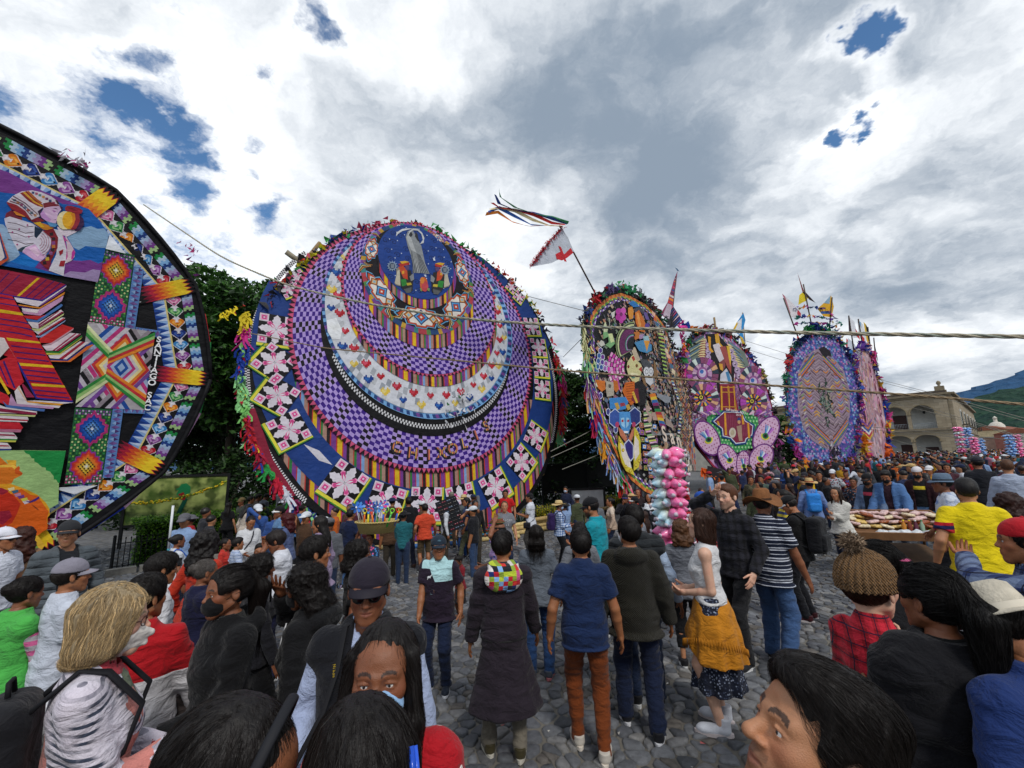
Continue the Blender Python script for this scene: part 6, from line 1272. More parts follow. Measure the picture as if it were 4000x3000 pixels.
 flag(k,[(-3.6,10.5),(-2.6,12.0),(-1.2,11.6),(-.6,10.9),(-2.2,10.8),(-3.0,9.7)],'#cfd4e0',extra=(([(-3.6,10.5),(-2.8,11.0),(-1.6,10.9),(-3.0,9.7)],'#2f7ac0'),([(-3.5,11.2),(-3.1,11.9),(-2.8,11.8),(-3.3,10.9)],'#c8303a')))
 flag(k,[(3.9,11.4),(4.2,13.0),(4.5,11.5),(4.4,10.6)],'#26303a')
narrow_kite()
F32=np.float32
class Field:
 def __init__(s,lo,hi,h):
  s.h=h;s.lo=np.array(lo,float);n=np.ceil((np.array(hi,float)-s.lo)/h).astype(int)+1;s.n=n
  s.A=[(s.lo[i]+h*np.arange(n[i])).astype(F32)for i in range(3)];s.F=np.full(n,.25,F32)
 def put(s,prim,k=.0,op='u'):
  f,lo,hi=prim;m=k+2.5*s.h;sl=[]
  for i in range(3):
   a=max(int((lo[i]-m-s.lo[i])/s.h),0);b=min(int((hi[i]+m-s.lo[i])/s.h)+2,s.n[i])
   if b<=a:return s
   sl.append(slice(a,b))
  sl=tuple(sl);X=s.A[0][sl[0]][:,None,None];Y=s.A[1][sl[1]][None,:,None];Z=s.A[2][sl[2]][None,None,:]
  b=f(X,Y,Z);a=s.F[sl]
  if op=='u':
   if k>0:t=np.clip(.5+.5*(b-a)/k,0,1);s.F[sl]=b+(a-b)*t-k*t*(1-t)
   else:s.F[sl]=np.minimum(a,b)
  elif op=='s':
   b=-b
   if k>0:t=np.clip(.5-.5*(b-a)/k,0,1);s.F[sl]=b+(a-b)*t+k*t*(1-t)
   else:s.F[sl]=np.maximum(a,b)
  else:s.F=np.maximum(s.F,f(s.A[0][:,None,None],s.A[1][None,:,None],s.A[2][None,None,:]).astype(F32))
  return s
 def mesh(s):
  S=s.F<0;n=S.shape
  c=np.zeros([q-1 for q in n],np.int8);off=[(i,j,k)for i in(0,1)for j in(0,1)for k in(0,1)]
  for i,j,k in off:c+=S[i:n[0]-1+i,j:n[1]-1+j,k:n[2]-1+k]
  mask=(c>0)&(c<8);ids=np.argwhere(mask);N=len(ids)
  if N==0:return np.zeros((0,3)),np.zeros((0,4),int)
  idx=np.full(mask.shape,-1,np.int32);idx[mask]=np.arange(N);acc=np.zeros((N,3));cnt=np.zeros(N)
  val={o:s.F[ids[:,0]+o[0],ids[:,1]+o[1],ids[:,2]+o[2]]for o in off}
  for o in off:
   for ax in range(3):
    if o[ax]:continue
    p=tuple(1 if q==ax else o[q]for q in range(3));fa,fb=val[o],val[p];x=(fa<0)!=(fb<0);t=np.where(x,fa/np.where(x,fa-fb,1),0)
    v=np.array(o,float)[None,:].repeat(N,0);v[:,ax]+=t;acc+=v*x[:,None];cnt+=x
  V=s.lo+s.h*(ids+acc/cnt[:,None]);Fs=[]
  for ax in range(3):
   u,v=[(1,2),(2,0),(0,1)][ax];a=[slice(1,-1)]*3;a[ax]=slice(0,-1);b=[slice(1,-1)]*3;b[ax]=slice(1,None)
   e=np.argwhere(S[tuple(a)]!=S[tuple(b)])
   if len(e)==0:continue
   e[:,u]+=1;e[:,v]+=1;neg=S[e[:,0],e[:,1],e[:,2]]
   def g(du,dv):q=e.copy();q[:,u]+=du;q[:,v]+=dv;return idx[q[:,0],q[:,1],q[:,2]]
   f=np.stack((g(-1,-1),g(0,-1),g(0,0),g(-1,0)),1);f[~neg]=f[~neg][:,::-1];f=f[(f>=0).all(1)];Fs.append(f)
  return V,np.concatenate(Fs)
def vnormals(V,F):
 n=np.cross(V[F[:,2]]-V[F[:,0]],V[F[:,3]]-V[F[:,1]]);N=np.zeros_like(V)
 for i in range(4):np.add.at(N,F[:,i],n)
 return N/(np.linalg.norm(N,axis=1)[:,None]+1e-9)
def A3(*v):return np.array(v,float)
def cone(a,b,ra,rb,flat=False,sq=None):
 a,b=np.asarray(a,float),np.asarray(b,float);ab=b-a;L=float(np.linalg.norm(ab))+1e-9;u=ab/L
 def f(X,Y,Z):
  px,py,pz=X-a[0],Y-a[1],Z-a[2];t=px*u[0]+py*u[1]+pz*u[2];q=np.clip(t/L,0,1);tt=q*L
  d=np.sqrt((px-u[0]*tt)**2+(py-u[1]*tt)**2+(pz-u[2]*tt)**2)-(ra+(rb-ra)*q)
  return np.maximum(d,t-L)if flat else d
 r=max(ra,rb);return f,np.minimum(a,b)-r,np.maximum(a,b)+r
def ell(c,r,R=None):
 c=np.asarray(c,float);r=np.broadcast_to(np.asarray(r,float),(3,))
 def f(X,Y,Z):
  x,y,z=X-c[0],Y-c[1],Z-c[2]
  if R is not None:x,y,z=x*R[0,0]+y*R[1,0]+z*R[2,0],x*R[0,1]+y*R[1,1]+z*R[2,1],x*R[0,2]+y*R[1,2]+z*R[2,2]
  k0=np.sqrt((x/r[0])**2+(y/r[1])**2+(z/r[2])**2);k1=np.sqrt((x/r[0]**2)**2+(y/r[1]**2)**2+(z/r[2]**2)**2)+1e-6;return k0*(k0-1)/k1
 m=r.max()if R is not None else r;return f,c-m,c+m
def rbox(c,h,R,rad_=.01):
 c=np.asarray(c,float);h=np.asarray(h,float)-rad_
 def f(X,Y,Z):
  x,y,z=X-c[0],Y-c[1],Z-c[2];x,y,z=x*R[0,0]+y*R[1,0]+z*R[2,0],x*R[0,1]+y*R[1,1]+z*R[2,1],x*R[0,2]+y*R[1,2]+z*R[2,2]
  qx,qy,qz=np.abs(x)-h[0],np.abs(y)-h[1],np.abs(z)-h[2]
  return np.sqrt(np.maximum(qx,0)**2+np.maximum(qy,0)**2+np.maximum(qz,0)**2)+np.minimum(np.maximum(np.maximum(qx,qy),qz),0)-rad_
 m=np.linalg.norm(h)+rad_;return f,c-m,c+m
def loft(tab,O=(0,0,0),R=None,fold=None,cap=True):
 """elliptic sections stacked along local z: rows (z, rx, ry, y offset)"""
 T=np.array(tab,float);T=T[np.argsort(T[:,0])];O=np.asarray(O,float);R=np.eye(3)if R is None else np.asarray(R)
 def f(X,Y,Z):
  x,y,z=X-O[0],Y-O[1],Z-O[2];x,y,z=x*R[0,0]+y*R[1,0]+z*R[2,0],x*R[0,1]+y*R[1,1]+z*R[2,1],x*R[0,2]+y*R[1,2]+z*R[2,2]
  rx,ry,yo=(np.interp(z,T[:,0],T[:,q]).astype(F32)for q in(1,2,3));yy=y-yo
  if fold:
   th=np.arctan2(yy,x);w_=np.clip((fold[2]-z)/fold[3],0,1);s=1+fold[0]*w_*(np.cos(fold[1]*th+fold[4])+.5*np.cos((fold[1]*1.7//1)*th+2*fold[4]));rx=rx*s;ry=ry*s
  d=(np.sqrt((x/rx)**2+(yy/ry)**2)-1)*np.minimum(rx,ry);return np.maximum(d,np.maximum(T[0,0]-z,z-T[-1,0]))
 c=[O+R@np.array((sx*T[:,1].max()*1.15,T[:,3].min()-T[:,2].max()*1.15 if sy<0 else T[:,3].max()+T[:,2].max()*1.15,z))for sx in(-1,1)for sy in(-1,1)for z in(T[0,0],T[-1,0])]
 return f,np.min(c,0),np.max(c,0)
def ik(a,b,l1,l2,pole):
 a,b=np.asarray(a,float),np.asarray(b,float);d=b-a;L=np.linalg.norm(d);L2=min(L,(l1+l2)*.999);u=d/L;b=a+u*L2
 q=(l1*l1-l2*l2+L2*L2)/(2*L2);h=math.sqrt(max(l1*l1-q*q,0));p=np.asarray(pole,float);p=p-u*(p@u);p=p/(np.linalg.norm(p)+1e-9)
 return a+u*q+p*h,b
@cached
def cloth(col,pat=None,c2=None,c3=None,s=1.0,rough=.85,wrinkle=.75):
 m,g,b=newmat('cloth');p=g.coord();X,Y,Z=g.xyz(p);c=lin(col);base=c;hgt=None
 wob=g.noise(p,6,2,.5);zz=g.m('ADD',Z,g.m('MULTIPLY',g.m('SUBTRACT',wob,.5),.012))
 fr=lambda v,k:g.m('FRACT',g.m('MULTIPLY',v,k))
 if pat=='stripes':base=g.mix(g.m('LESS_THAN',fr(zz,1/s),.5),c,lin(c2))
 elif pat=='pinstripes':
  q=fr(zz,1/s);a=g.m('LESS_THAN',g.m('ABSOLUTE',g.m('SUBTRACT',q,.2)),.055);a2=g.m('LESS_THAN',g.m('ABSOLUTE',g.m('SUBTRACT',q,.42)),.055);a3=g.m('LESS_THAN',g.m('ABSOLUTE',g.m('SUBTRACT',q,.8)),.03)
  base=g.mix(g.m('MAXIMUM',g.m('MAXIMUM',a,a2),a3),c,lin(c2))
 elif pat=='vstripes':base=g.mix(g.m('LESS_THAN',fr(g.m('ADD',X,g.m('MULTIPLY',Y,.7)),1/s),.35),c,lin(c2))
 elif pat=='plaid':
  a=g.m('LESS_THAN',fr(zz,1/s),.5);d=g.m('LESS_THAN',fr(g.m('ADD',X,Y),1/s),.5);base=g.mix(g.m('MULTIPLY',g.m('ADD',a,d),.5),c,lin(c2));e=g.m('LESS_THAN',g.m('MINIMUM',fr(g.m('ADD',zz,.3*s),1/s),fr(g.m('ADD',g.m('ADD',X,Y),.3*s),1/s)),.07);base=g.mix(e,base,lin(c3 or c2))
 elif pat=='patchwork':
  q=g.v('SCALE',g.comb(g.m('ADD',X,g.m('MULTIPLY',Y,.35)),0,Z),1/s);wn=g.n.new('ShaderNodeTexWhiteNoise');g.set(wn.inputs[0],g.v('FLOOR',q));r=g.n.new('ShaderNodeValToRGB');r.color_ramp.interpolation='CONSTANT'
  for i,cc in enumerate(('#b8202f','#1d1d24','#b8c83a','#7fa8d8','#d8d0cc','#c8342f','#1d2f6a','#c85a8a','#8aa03a','#2a2a30')):
   e=r.color_ramp.elements[0]if i==0 else r.color_ramp.elements.new(i/10);e.position=i/10;e.color=lin(cc)+(1,)
  g.set(r.inputs[0],wn.outputs[0]);base=r.outputs[0]
 elif pat=='dots':base=g.mix(g.m('LESS_THAN',g.vor(p,1/s,rnd=.55),.2),c,lin(c2))
 elif pat=='floral':
  n=g.vor(p,1/s,out='Color');d=g.vor(p,1/s);r,q,_=g.xyz(n);base=g.mix(g.m('MULTIPLY',g.m('LESS_THAN',d,.42),g.m('GREATER_THAN',r,.35)),c,g.mix(g.m('GREATER_THAN',q,.5),lin(c2),lin(c3)))
 elif pat=='blouse':
  st=g.m('LESS_THAN',fr(g.m('ADD',zz,g.m('MULTIPLY',X,.25)),38),.42);base=g.mix(g.m('MULTIPLY',st,g.rng(g.noise(p,5,3,.6),.42,.5)),lin('#c9c3ce'),lin('#3a4152'));d=g.vor(g.v('ADD',p,g.v('SCALE',g.noise(p,9,3,.6,out=1),.12)),6.5);n=g.vor(g.v('ADD',p,g.v('SCALE',g.noise(p,9,3,.6,out=1),.12)),6.5,out='Color');r,q,_=g.xyz(n)
  fl=g.mix(g.m('GREATER_THAN',q,.55),lin('#c07a72'),lin('#a83a44'));fl=g.mix(g.m('GREATER_THAN',q,.8),fl,lin('#5c6650'));wash=g.mix(g.rng(g.noise(p,4,3,.5),.45,.6),base,lin('#c9c0cc'));base=g.mix(g.m('MULTIPLY',g.m('LESS_THAN',d,.46),g.m('GREATER_THAN',r,.22)),wash,fl)
 elif pat=='tiedye':base=g.mix(g.rng(g.noise(p,7,4,.6),.48,.6),c,lin(c2))
 elif pat=='camo':base=g.mix(g.m('GREATER_THAN',g.noise(p,9,2,.5),.52),c,lin(c2))
 elif pat=='yoke':base=g.mix(g.m('GREATER_THAN',Z,s),c,lin(c2))
 elif pat=='band':
  base=g.mix(g.m('MULTIPLY',g.m('GREATER_THAN',Z,s),g.m('LESS_THAN',Z,s+.07)),c,lin(c2))
 elif pat=='kit':
  up=g.m('GREATER_THAN',Z,1.2);right=g.m('LESS_THAN',g.m('SUBTRACT',X,g.m('MULTIPLY',g.m('SUBTRACT',Z,1.2),.55)),.0);chest=g.m('LESS_THAN',g.m('ABSOLUTE',X),.185);tp=g.m('GREATER_THAN',Z,1.335)
  base=g.mix(g.m('MULTIPLY',chest,g.m('MAXIMUM',g.m('MULTIPLY',up,right),g.m('MULTIPLY',tp,chest))),c,lin(c2))
 elif pat=='sleeve':
  far=g.m('GREATER_THAN',g.m('ABSOLUTE',X),.17);q1=g.m('MULTIPLY',g.m('GREATER_THAN',Z,1.165),g.m('LESS_THAN',Z,1.265));q2=g.m('MULTIPLY',g.m('GREATER_THAN',Z,1.2),g.m('LESS_THAN',Z,1.235));base=g.mix(g.m('MULTIPLY',far,q1),c,lin(c2));base=g.mix(g.m('MULTIPLY',far,q2),base,lin(c3))
 elif pat=='puffer':q=g.m('ABSOLUTE',g.m('SINE',g.m('MULTIPLY',zz,math.pi/s)));hgt=g.m('POWER',q,.5)
 elif pat=='knit':hgt=g.m('MULTIPLY',g.m('SINE',g.m('MULTIPLY',Z,6.283/s)),g.m('SINE',g.m('MULTIPLY',g.m('ADD',X,Y),6.283/s)))
 var=g.m('MULTIPLY',g.rng(g.noise(p,7,4,.6),.3,.7,.86,1.12),g.rng(g.noise(p,180,2,.5),.2,.8,.9,1.1));cc=g.v('SCALE',base,var)
 wr=g.m('MULTIPLY',g.noise(g.v('MULTIPLY',p,(1,1,1.7)),9,4,.55,dist=.6),1.0);h=g.m('ADD',wr,g.m('MULTIPLY',g.noise(p,160,2,.6),.06))
 nb=g.bump(h,wrinkle,.045)
 if hgt is not None:b2=g.n.new('ShaderNodeBump');b2.inputs['Strength'].default_value=.9;b2.inputs['Distance'].default_value=.02 if pat=='puffer' else .006;g.set(b2.inputs['Height'],hgt);g.set(b2.inputs['Normal'],nb);nb=b2.outputs[0]
 pset(g,b,col=cc,rough=rough,spec=.2,normal=nb,sheen=.08);return m
def skinmat():
 m,g,b=newmat('skin');p=g.coord();a=g.attr('col');n=g.noise(p,28,4,.6);c=g.v('SCALE',a,g.rng(n,.3,.7,.9,1.1));c=g.mix(g.rng(g.noise(p,12,3,.6),.5,.75,0,.3),c,g.v('MULTIPLY',a,(1.2,.75,.7)));c=g.mix(g.rng(g.noise(p,150,2,.6),.62,.72,0,.35),c,g.v('SCALE',a,.6))
 pset(g,b,col=c,rough=g.rng(g.noise(p,40,3,.6),.3,.7,.38,.62),spec=.45,normal=g.bump(g.m('ADD',g.noise(p,420,2,.5),n),.3,.005),sss=.06);b.inputs['Subsurface Radius'].default_value=(.012,.005,.003);return m
SKIN=skinmat()
@cached
def hairmat(col):
 m,g,b=newmat('hair');p=g.coord('Object');n=g.noise(g.v('MULTIPLY',p,(1,1,.13)),190,3,.6);n2=g.noise(p,9,3,.6);c=lin(col)
 pset(g,b,col=g.mix(g.rng(g.m('ADD',g.m('MULTIPLY',n,.6),g.m('MULTIPLY',n2,.4)),.35,.65),tuple(q*.5 for q in c),tuple(min(q*1.7,1)for q in c)),rough=.5,spec=.25,normal=g.bump(n,.8,.004));return m
@cached
def strandmat(col):
 m,g,b=newmat('hair_strand');a=g.attr('col');pset(g,b,col=g.v('MULTIPLY',a,tuple(q for q in lin(col))),rough=.5,spec=.22);return m
EYE=attrmat('eye',.08,.0,5,0,.6);DARK=plain('dark_plastic','#141416',.3,0,.05);LENS=plain('dark_lens','#0b0c10',.08,0,0,5,0,.6)
SKINS={'brown':'#7d4d33','tan':'#94603f','mid':'#a87655','light':'#c08f70','pale':'#d0a48c','dark':'#623b28','pink':'#c99a86'}
TORSO_M=((-.12,.15,.1,-.005),(-.02,.162,.11,-.008),(.07,.152,.106,0),(.14,.148,.103,.003),(.26,.166,.113,.005),(.36,.168,.11,-.002),(.43,.15,.092,-.01),(.48,.098,.072,-.014),(.53,.058,.058,-.012))
TORSO_F=((-.12,.158,.104,-.008),(-.02,.17,.115,-.012),(.07,.145,.103,-.002),(.14,.128,.094,.004),(.26,.148,.112,.018),(.36,.148,.104,.004),(.43,.132,.086,-.008),(.48,.086,.066,-.012),(.53,.05,.05,-.01))
def finger_tubes(mb,W,d,t,side,curl,sc_=1.0,spread=.0):
 d=nrm(d);t=np.asarray(t,float);t=nrm(t-d*(t@d));n=np.cross(d,t)*(-1 if side>0 else 1);palm=W+d*.088*sc_
 for off,L,r in((.029,.072,.0088),(.0095,.08,.009),(-.0105,.075,.0086),(-.029,.058,.0078)):
  p=palm+t*off*sc_-d*.012*(abs(off)>.02);a=0;P=[p-d*.03*sc_,p];sp=off/.03*spread
  for q,c in((.45,.55),(.31,1.0),(.24,.9)):a+=curl*c;v=nrm(d*math.cos(a)+n*math.sin(a)+t*sp);p=p+v*L*q*sc_;P.append(p)
  mb.tube(P,[r*1.05*sc_,r*1.05*sc_,r*sc_,r*.93*sc_,r*.62*sc_],6)
 b0=W+d*.022*sc_+t*.024*sc_;v1=nrm(d*.62+t*.78+n*.25);b1=b0+v1*.036*sc_;v2=nrm(d*.85+t*.35+n*(.3+.4*curl));b2=b1+v2*.032*sc_;b3=b2+nrm(v2+n*.4*curl)*.026*sc_
 mb.tube([b0-v1*.012,b0,b1,b2,b3],[.012*sc_,.0135*sc_,.0115*sc_,.0105*sc_,.007*sc_],6)
 return rbox(W+d*.047*sc_,(.041*sc_,.012*sc_,.05*sc_),np.stack((t,n,d),1),.011*sc_)
def head_field(Fh,hp,fine,fem,jaw=1.0,nose=1.0):
 """adds a head, given in its own frame, to a field; hp maps head points to field points (identity frames only: the field is the head frame)"""
 E=lambda c,r,R=None:ell(c,r,R)
 Fh.put(E((0,-.016,.032),(.0755,.096,.087)),0);Fh.put(E((0,.036,.035),(.062,.052,.062)),.03)
 Fh.put(E((0,.04,-.03),(.057,.05,.068)),.03)
 for s in(-1,1):
  Fh.put(cone((s*.05,-.004,-.052),(s*.012,.064,-.098),.022*jaw,.019*jaw),.03);Fh.put(E((s*.041,.056,-.018),(.022,.022,.02)),.022)
 Fh.put(E((0,.068,-.098),(.021,.017,.017)),.022);Fh.put(E((0,.072,-.06),(.03,.022,.024)),.02)
 br=.01 if fem else .0125
 for s in(-1,1):
  Fh.put(cone((s*.012,.086,.021),(s*.042,.073,.024),br,br*.8),.016)
  Fh.put(E((s*.031,.101,.003),(.0185,.019,.0125)),.014,'s')
 Fh.put(cone((0,.083,.014),(0,.104*nose**.3,-.022),.0075,.0105*nose),.014);Fh.put(E((0,.105*nose**.3,-.026),(.0105*nose,.0105,.009)),.008)
 for s in(-1,1):Fh.put(E((s*.0125*nose,.095,-.029),(.0075*nose,.0085,.0065)),.008)
 if fine:
  for s in(-1,1):Fh.put(E((s*.0075,.1,-.0365),(.0035,.005,.003)),.004,'s')
 for a,b,r in(((-.0225,.0825,-.0575),(-.005,.0925,-.0535),.0052),((.0225,.0825,-.0575),(.005,.0925,-.0535),.0052),((-.005,.0925,-.0535),(.005,.0925,-.0535),.0055),((-.019,.082,-.0665),(0,.0905,-.0685),.0066),((.019,.082,-.0665),(0,.0905,-.0685),.0066)):Fh.put(cone(a,b,r*.75,r),.007)
 if fine:Fh.put(cone((-.022,.089,-.0605),(0,.1005,-.061),.0016,.0018),.003,'s');Fh.put(cone((.022,.089,-.0605),(0,.1005,-.061),.0016,.0018),.003,'s')
 if fine:
  for s in(-1,1):
   Fh.put(E((s*.031,.0755,.004),(.015,.0137,.0125)),.006);Fh.put(E((s*.031,.091,.0028),(.0122,.012,.0047)),.002,'s');Fh.put(E((s*.0425,.087,.0022),(.005,.006,.0022)),.002,'s')
   Fh.put(cone((s*.017,.0845,.0075),(s*.031,.09,.0105),.0026,.003),.003);Fh.put(cone((s*.031,.09,.0105),(s*.046,.079,.006),.003,.0022),.003)
 for s in(-1,1):
  R=rotz(s*.35)@roty(s*-.12);Fh.put(E((s*.079,-.012,-.002),(.0085,.0195,.031),R),.008);Fh.put(E((s*.0875,-.008,.004),(.005,.0115,.019),R),.004,'s')if fine else None
def head_colors(V,tone,fem,beard=0,brow='#1a120e',lips=None,fade=0):
 c=np.tile(np.array(lin(tone)),(len(V),1));x,y,z=V[:,0],V[:,1],V[:,2];fr=y>.04;ax=np.abs(x)
 def blend(w,col):w=np.clip(w,0,1)[:,None];c[:]=c*(1-w)+np.array(lin(col))*w
 cheek=np.exp(-((ax-.042)**2+(z+.025)**2)/.0006)*fr;c[:]=c*(1+cheek[:,None]*np.array((.1,-.08,-.08)))
 lipc=lips or('#8f4a44' if fem else '#7d4a3e');w=np.clip(1-np.sqrt((ax/.025)**2+((z+.0612)/.0125)**2),0,.33)*3*(y>.072);blend(w*.75,lipc)
 bz=.0265+.0065*np.clip(1-((ax-.03)/.018)**2,-1,1);w=(np.abs(z-bz)<(.0042 if fem else .0055))*(ax>.012)*(ax<.049)*fr;blend(w*.85,brow)
 if fade:w=np.clip((.03-y+.25*(z-.02))/.022,0,1)*np.clip((z+.055)/.035,0,1)*(ax<.0815);blend(w*fade,brow)
 if beard:w=np.clip((-.035-z)/.02,0,1)*np.clip((y+.0)/.02,0,1)*(1-np.clip(1-np.sqrt((ax/.022)**2+((z+.0612)/.01)**2),0,.3)*3);blend(w*beard,'#17110e');w=((z>-.052)&(z<-.04)&(ax<.028)&(y>.07));blend(w*beard,'#17110e')
 return c
def grow(field,roots,flow,n,step,cols,width,rng,lift=(.001,.004),jitter=.25,name='hair_strand'):
 """strands laid over a field's surface, as thin two sided ribbons"""
 P=roots.copy();h=field.h;pts=[P.copy()];off=rng.uniform(lift[0],lift[1],len(P));J=rng.normal(size=P.shape)*jitter
 G_=None
 def samp(P):
  q=(P-field.lo)/h;i=np.clip(np.floor(q).astype(int),0,np.array(field.n)-2);f=np.clip(q-i,0,1);out=0
  for a in(0,1):
   for b in(0,1):
    for c in(0,1):out=out+(f[:,0]if a else 1-f[:,0])*(f[:,1]if b else 1-f[:,1])*(f[:,2]if c else 1-f[:,2])*field.F[i[:,0]+a,i[:,1]+b,i[:,2]+c]
  return out
 def grad(P):e=h*.8;return np.stack([(samp(P+np.eye(3)[k]*e)-samp(P-np.eye(3)[k]*e))for k in range(3)],1)
 for i in range(n):
  N=grad(P);N/=np.linalg.norm(N,axis=1)[:,None]+1e-9;D=flow(P)+J;J=J*.8+rng.normal(size=P.shape)*jitter*.35;T=D-N*(D*N).sum(1)[:,None]*.9;T/=np.linalg.norm(T,axis=1)[:,None]+1e-9
  P=P+T*step;d=samp(P);P=P-N*(np.clip(d-off,-.02,.02))[:,None];pts.append(P.copy())
 pts=np.stack(pts,1);k=n+1;N=len(roots);T=np.gradient(pts,axis=1);sd=np.cross(T,rng.normal(size=(N,1,3)));sd/=np.linalg.norm(sd,axis=2)[:,:,None]+1e-9
 wv=(width*rng.uniform(.6,1.4,N))[:,None,None]*np.linspace(1,.25,k)[None,:,None];V=np.stack((pts-sd*wv,pts+sd*wv),2).reshape(-1,3);b=(np.arange(N)*k*2)[:,None]+(np.arange(n)*2)[None,:];F=np.stack((b,b+1,b+3,b+2),-1).reshape(-1,4);c=np.repeat(cols,n,axis=0)
 return V,F,c
SHOE={};STAND=[]
def shoe_mesh(upper,sole,boot=False):
 key=(upper,sole,boot)
 if key not in SHOE:
  f=Field((-.06,-.09,.0),(.06,.21,.16),.008);f.put(cone((0,-.025,.045),(0,.13,.034),.04,.036));f.put(ell((0,.1,.035),(.045,.085,.034)),.02);f.put(cone((0,-.025,.05),(0,-.03,.13 if boot else .095),.042,.043,True),.02)
  V,F=f.mesh();V[:,2]=np.maximum(V[:,2],.012);top=(V[F].mean(1)[:,2]>(.128 if boot else .092));up=mesh_np('shoe',V,F,cloth(upper,rough=.6,wrinkle=.2))
  mb=MB();ol=[]
  for i in range(20):a=2*math.pi*i/20;ol.append((.047*math.cos(a)*(1.0 if math.sin(a)>0 else .9),.055+.142*math.sin(a)))
  mb.prism(ol,0,.026,lin(sole));SHOE[key]=(up,mb.mesh('sole',attrmat('rubber',.7,.1)))
 return SHOE[key]
def person(label,x,y,yaw,H=1.62,fem=False,tone='tan',fat=1.0,lean=0,twist=0,turn=0,bow=0,roll=0,RA=None,LA=None,feet=((-.1,0),(.1,0)),toes=(.18,-.18),top=None,over=None,bottom=None,shoes=('#1b1b1e','#cfcfcf'),hair=('short','#17110e'),hat=None,
mask=None,glasses=None,head=1.0,dist=None,group=None,beard=0,fade=0,fine=None,jaw=1.0,nose=1.0,extra=None,show_legs=True,boot=False,lips=None,eyes=True,cat='person',name='person',lift=0):
 STAND.append((x,y));d=dist or math.hypot(x,y);sc_=H/1.7;root=empty(name,gpt(x,y,lift),(0,0,yaw),label,cat,group,scale=sc_);rng=np.random.default_rng(sum(map(ord,label))*7%99991)
 hb=min(max(.0023*d,.0095),.026);hh=min(max(.00135*d,.003),.013);fine=(d<3.2)if fine is None else fine
 tab=np.array(TORSO_F if fem else TORSO_M,float);belly=np.exp(-((tab[:,0]-.08)/.14)**2);tab[:,1]*=1+(fat-1)*(.6+.5*belly);tab[:,2]*=1+(fat-1)*(.6+1.2*belly);tab[:,3]+=(fat-1)*.05*belly
 O=A3(0,0,.92);Rt=rotz(twist)@rotx(-lean);T=lambda p:O+Rt@np.asarray(p,float);shw=(.142 if fem else .163)*(1+(fat-1)*.35)
 armscale=(.85 if fem else 1.0)*(1+(fat-1)*.6);legscale=(1.0 if fem else 1.0)*(1+(fat-1)*.6)
 J={}
 for sd,nm,pose in((1,'R',RA),(-1,'L',LA)):
  pose=pose or{};S=T((sd*shw,-.008,.418));tg=pose.get('to');tg=T((sd*(shw+.105*max(fat,1)),.04,-.09))+A3(sd*rng.uniform(-.01,.04),rng.uniform(-.05,.14),rng.uniform(-.01,.05))if tg is None else A3(*tg);pole=pose.get('pole',(sd*.45,-1,-.25));E,W=ik(S,tg,.285,.25,pole)
  dd=nrm(np.array(pose['towards'],float))if 'towards' in pose else nrm(W-E);th=np.array(pose.get('side',(0,1,.15)),float)
  if abs(nrm(th)@dd)>.93:th=th+A3(.3,0,.9)
  J[nm]=(S,E,W,dd,th,pose.get('curl',.32),pose.get('spread',.0))
 LG={}
 for i,sd in((0,-1),(1,1)):
  fx,fy=feet[i];hip=O+rotz(twist)@A3(sd*.088,0,-.03);K,An=ik(hip,(fx,fy,.085),.425,.415,(sd*.12,1,0));LG[sd]=(hip,K,An,toes[i])
 piv=T((0,-.004,.52));Rh=None
 Rh=(rotz(twist)@rotx(-lean*.45))@rotz(turn)@rotx(-bow)@roty(roll);hc=piv+Rh@A3(0,.022,.118+.02*(head-1));Hd=lambda p:hc+Rh@(np.asarray(p,float)*head)
 tone_c=SKINS.get(tone,tone);lo=np.min([q for a in J.values()for q in a[:3]]+[LG[-1][2],LG[1][2],A3(-.24,-.2,.0)],0)-.14;hi=np.max([q for a in J.values()for q in a[:3]]+[A3(.24,.2,1.5)]+[LG[-1][2],LG[1][2]],0)+.14;lo[2]=.0;hi[2]=max(hi[2],piv[2]+.09)
 bf=Field(lo,hi,hb)
 tb=tab.copy();tb[:,1:3]*=.88;ak=.84 if(top or over or{}).get('sleeve','long')=='long' or(over or{'sleeve':'none'}).get('sleeve','long')=='long' else 1.0;armscale*=ak
 bf.put(loft(tb,O,Rt));bf.put(cone(T((0,-.012,.47)),piv+Rh@A3(0,.012,.06),.052*(.9 if fem else 1),.047*(.92 if fem else 1)),.03)
 extra_v=MB()
 for nm,sd in(('R',1),('L',-1)):
  S,E,W,dd,th,cu,sp=J[nm];bf.put(cone(S,E,.047*armscale,.04*armscale),.03);bf.put(cone(E,E+(W-E)*.35,.039*armscale,.04*armscale),.012);bf.put(cone(E+(W-E)*.35,W,.039*armscale,.027*armscale),.012);bf.put(ell(S,.05*armscale),.045)
  pr=finger_tubes(extra_v,W,dd,th,sd,cu,.97,sp);bf.put(pr,.014);bf.put(cone(W,W+dd*.02,.026,.026),.01)
 armscale/=ak
 lk=.74 if bottom and bottom.get('kind','trousers')=='trousers' else 1.0
 if show_legs:
  legscale*=lk
  for sd in(-1,1):
   hip,K,An,fw=LG[sd];bf.put(cone(hip,K,.08*legscale,.052*legscale),.03);bf.put(cone(K,K+(An-K)*.35+A3(0,-.012,0),.05*legscale,.054*legscale),.02);bf.put(cone(K+(An-K)*.35+A3(0,-.012,0),An,.053*legscale,.034*legscale),.02)
 legscale/=lk;V,F=bf.mesh();cols=np.tile(np.array(lin(tone_c)),(len(V),1))
 hf=Field((-.105,-.13,-.2),(.105,.135,.135),hh);head_field(hf,None,fine,fem,jaw,nose);hf.put(cone((0,-.028,-.22),(0,-.018,-.06),.05*(.9 if fem else 1),.048*(.92 if fem else 1)),.022)
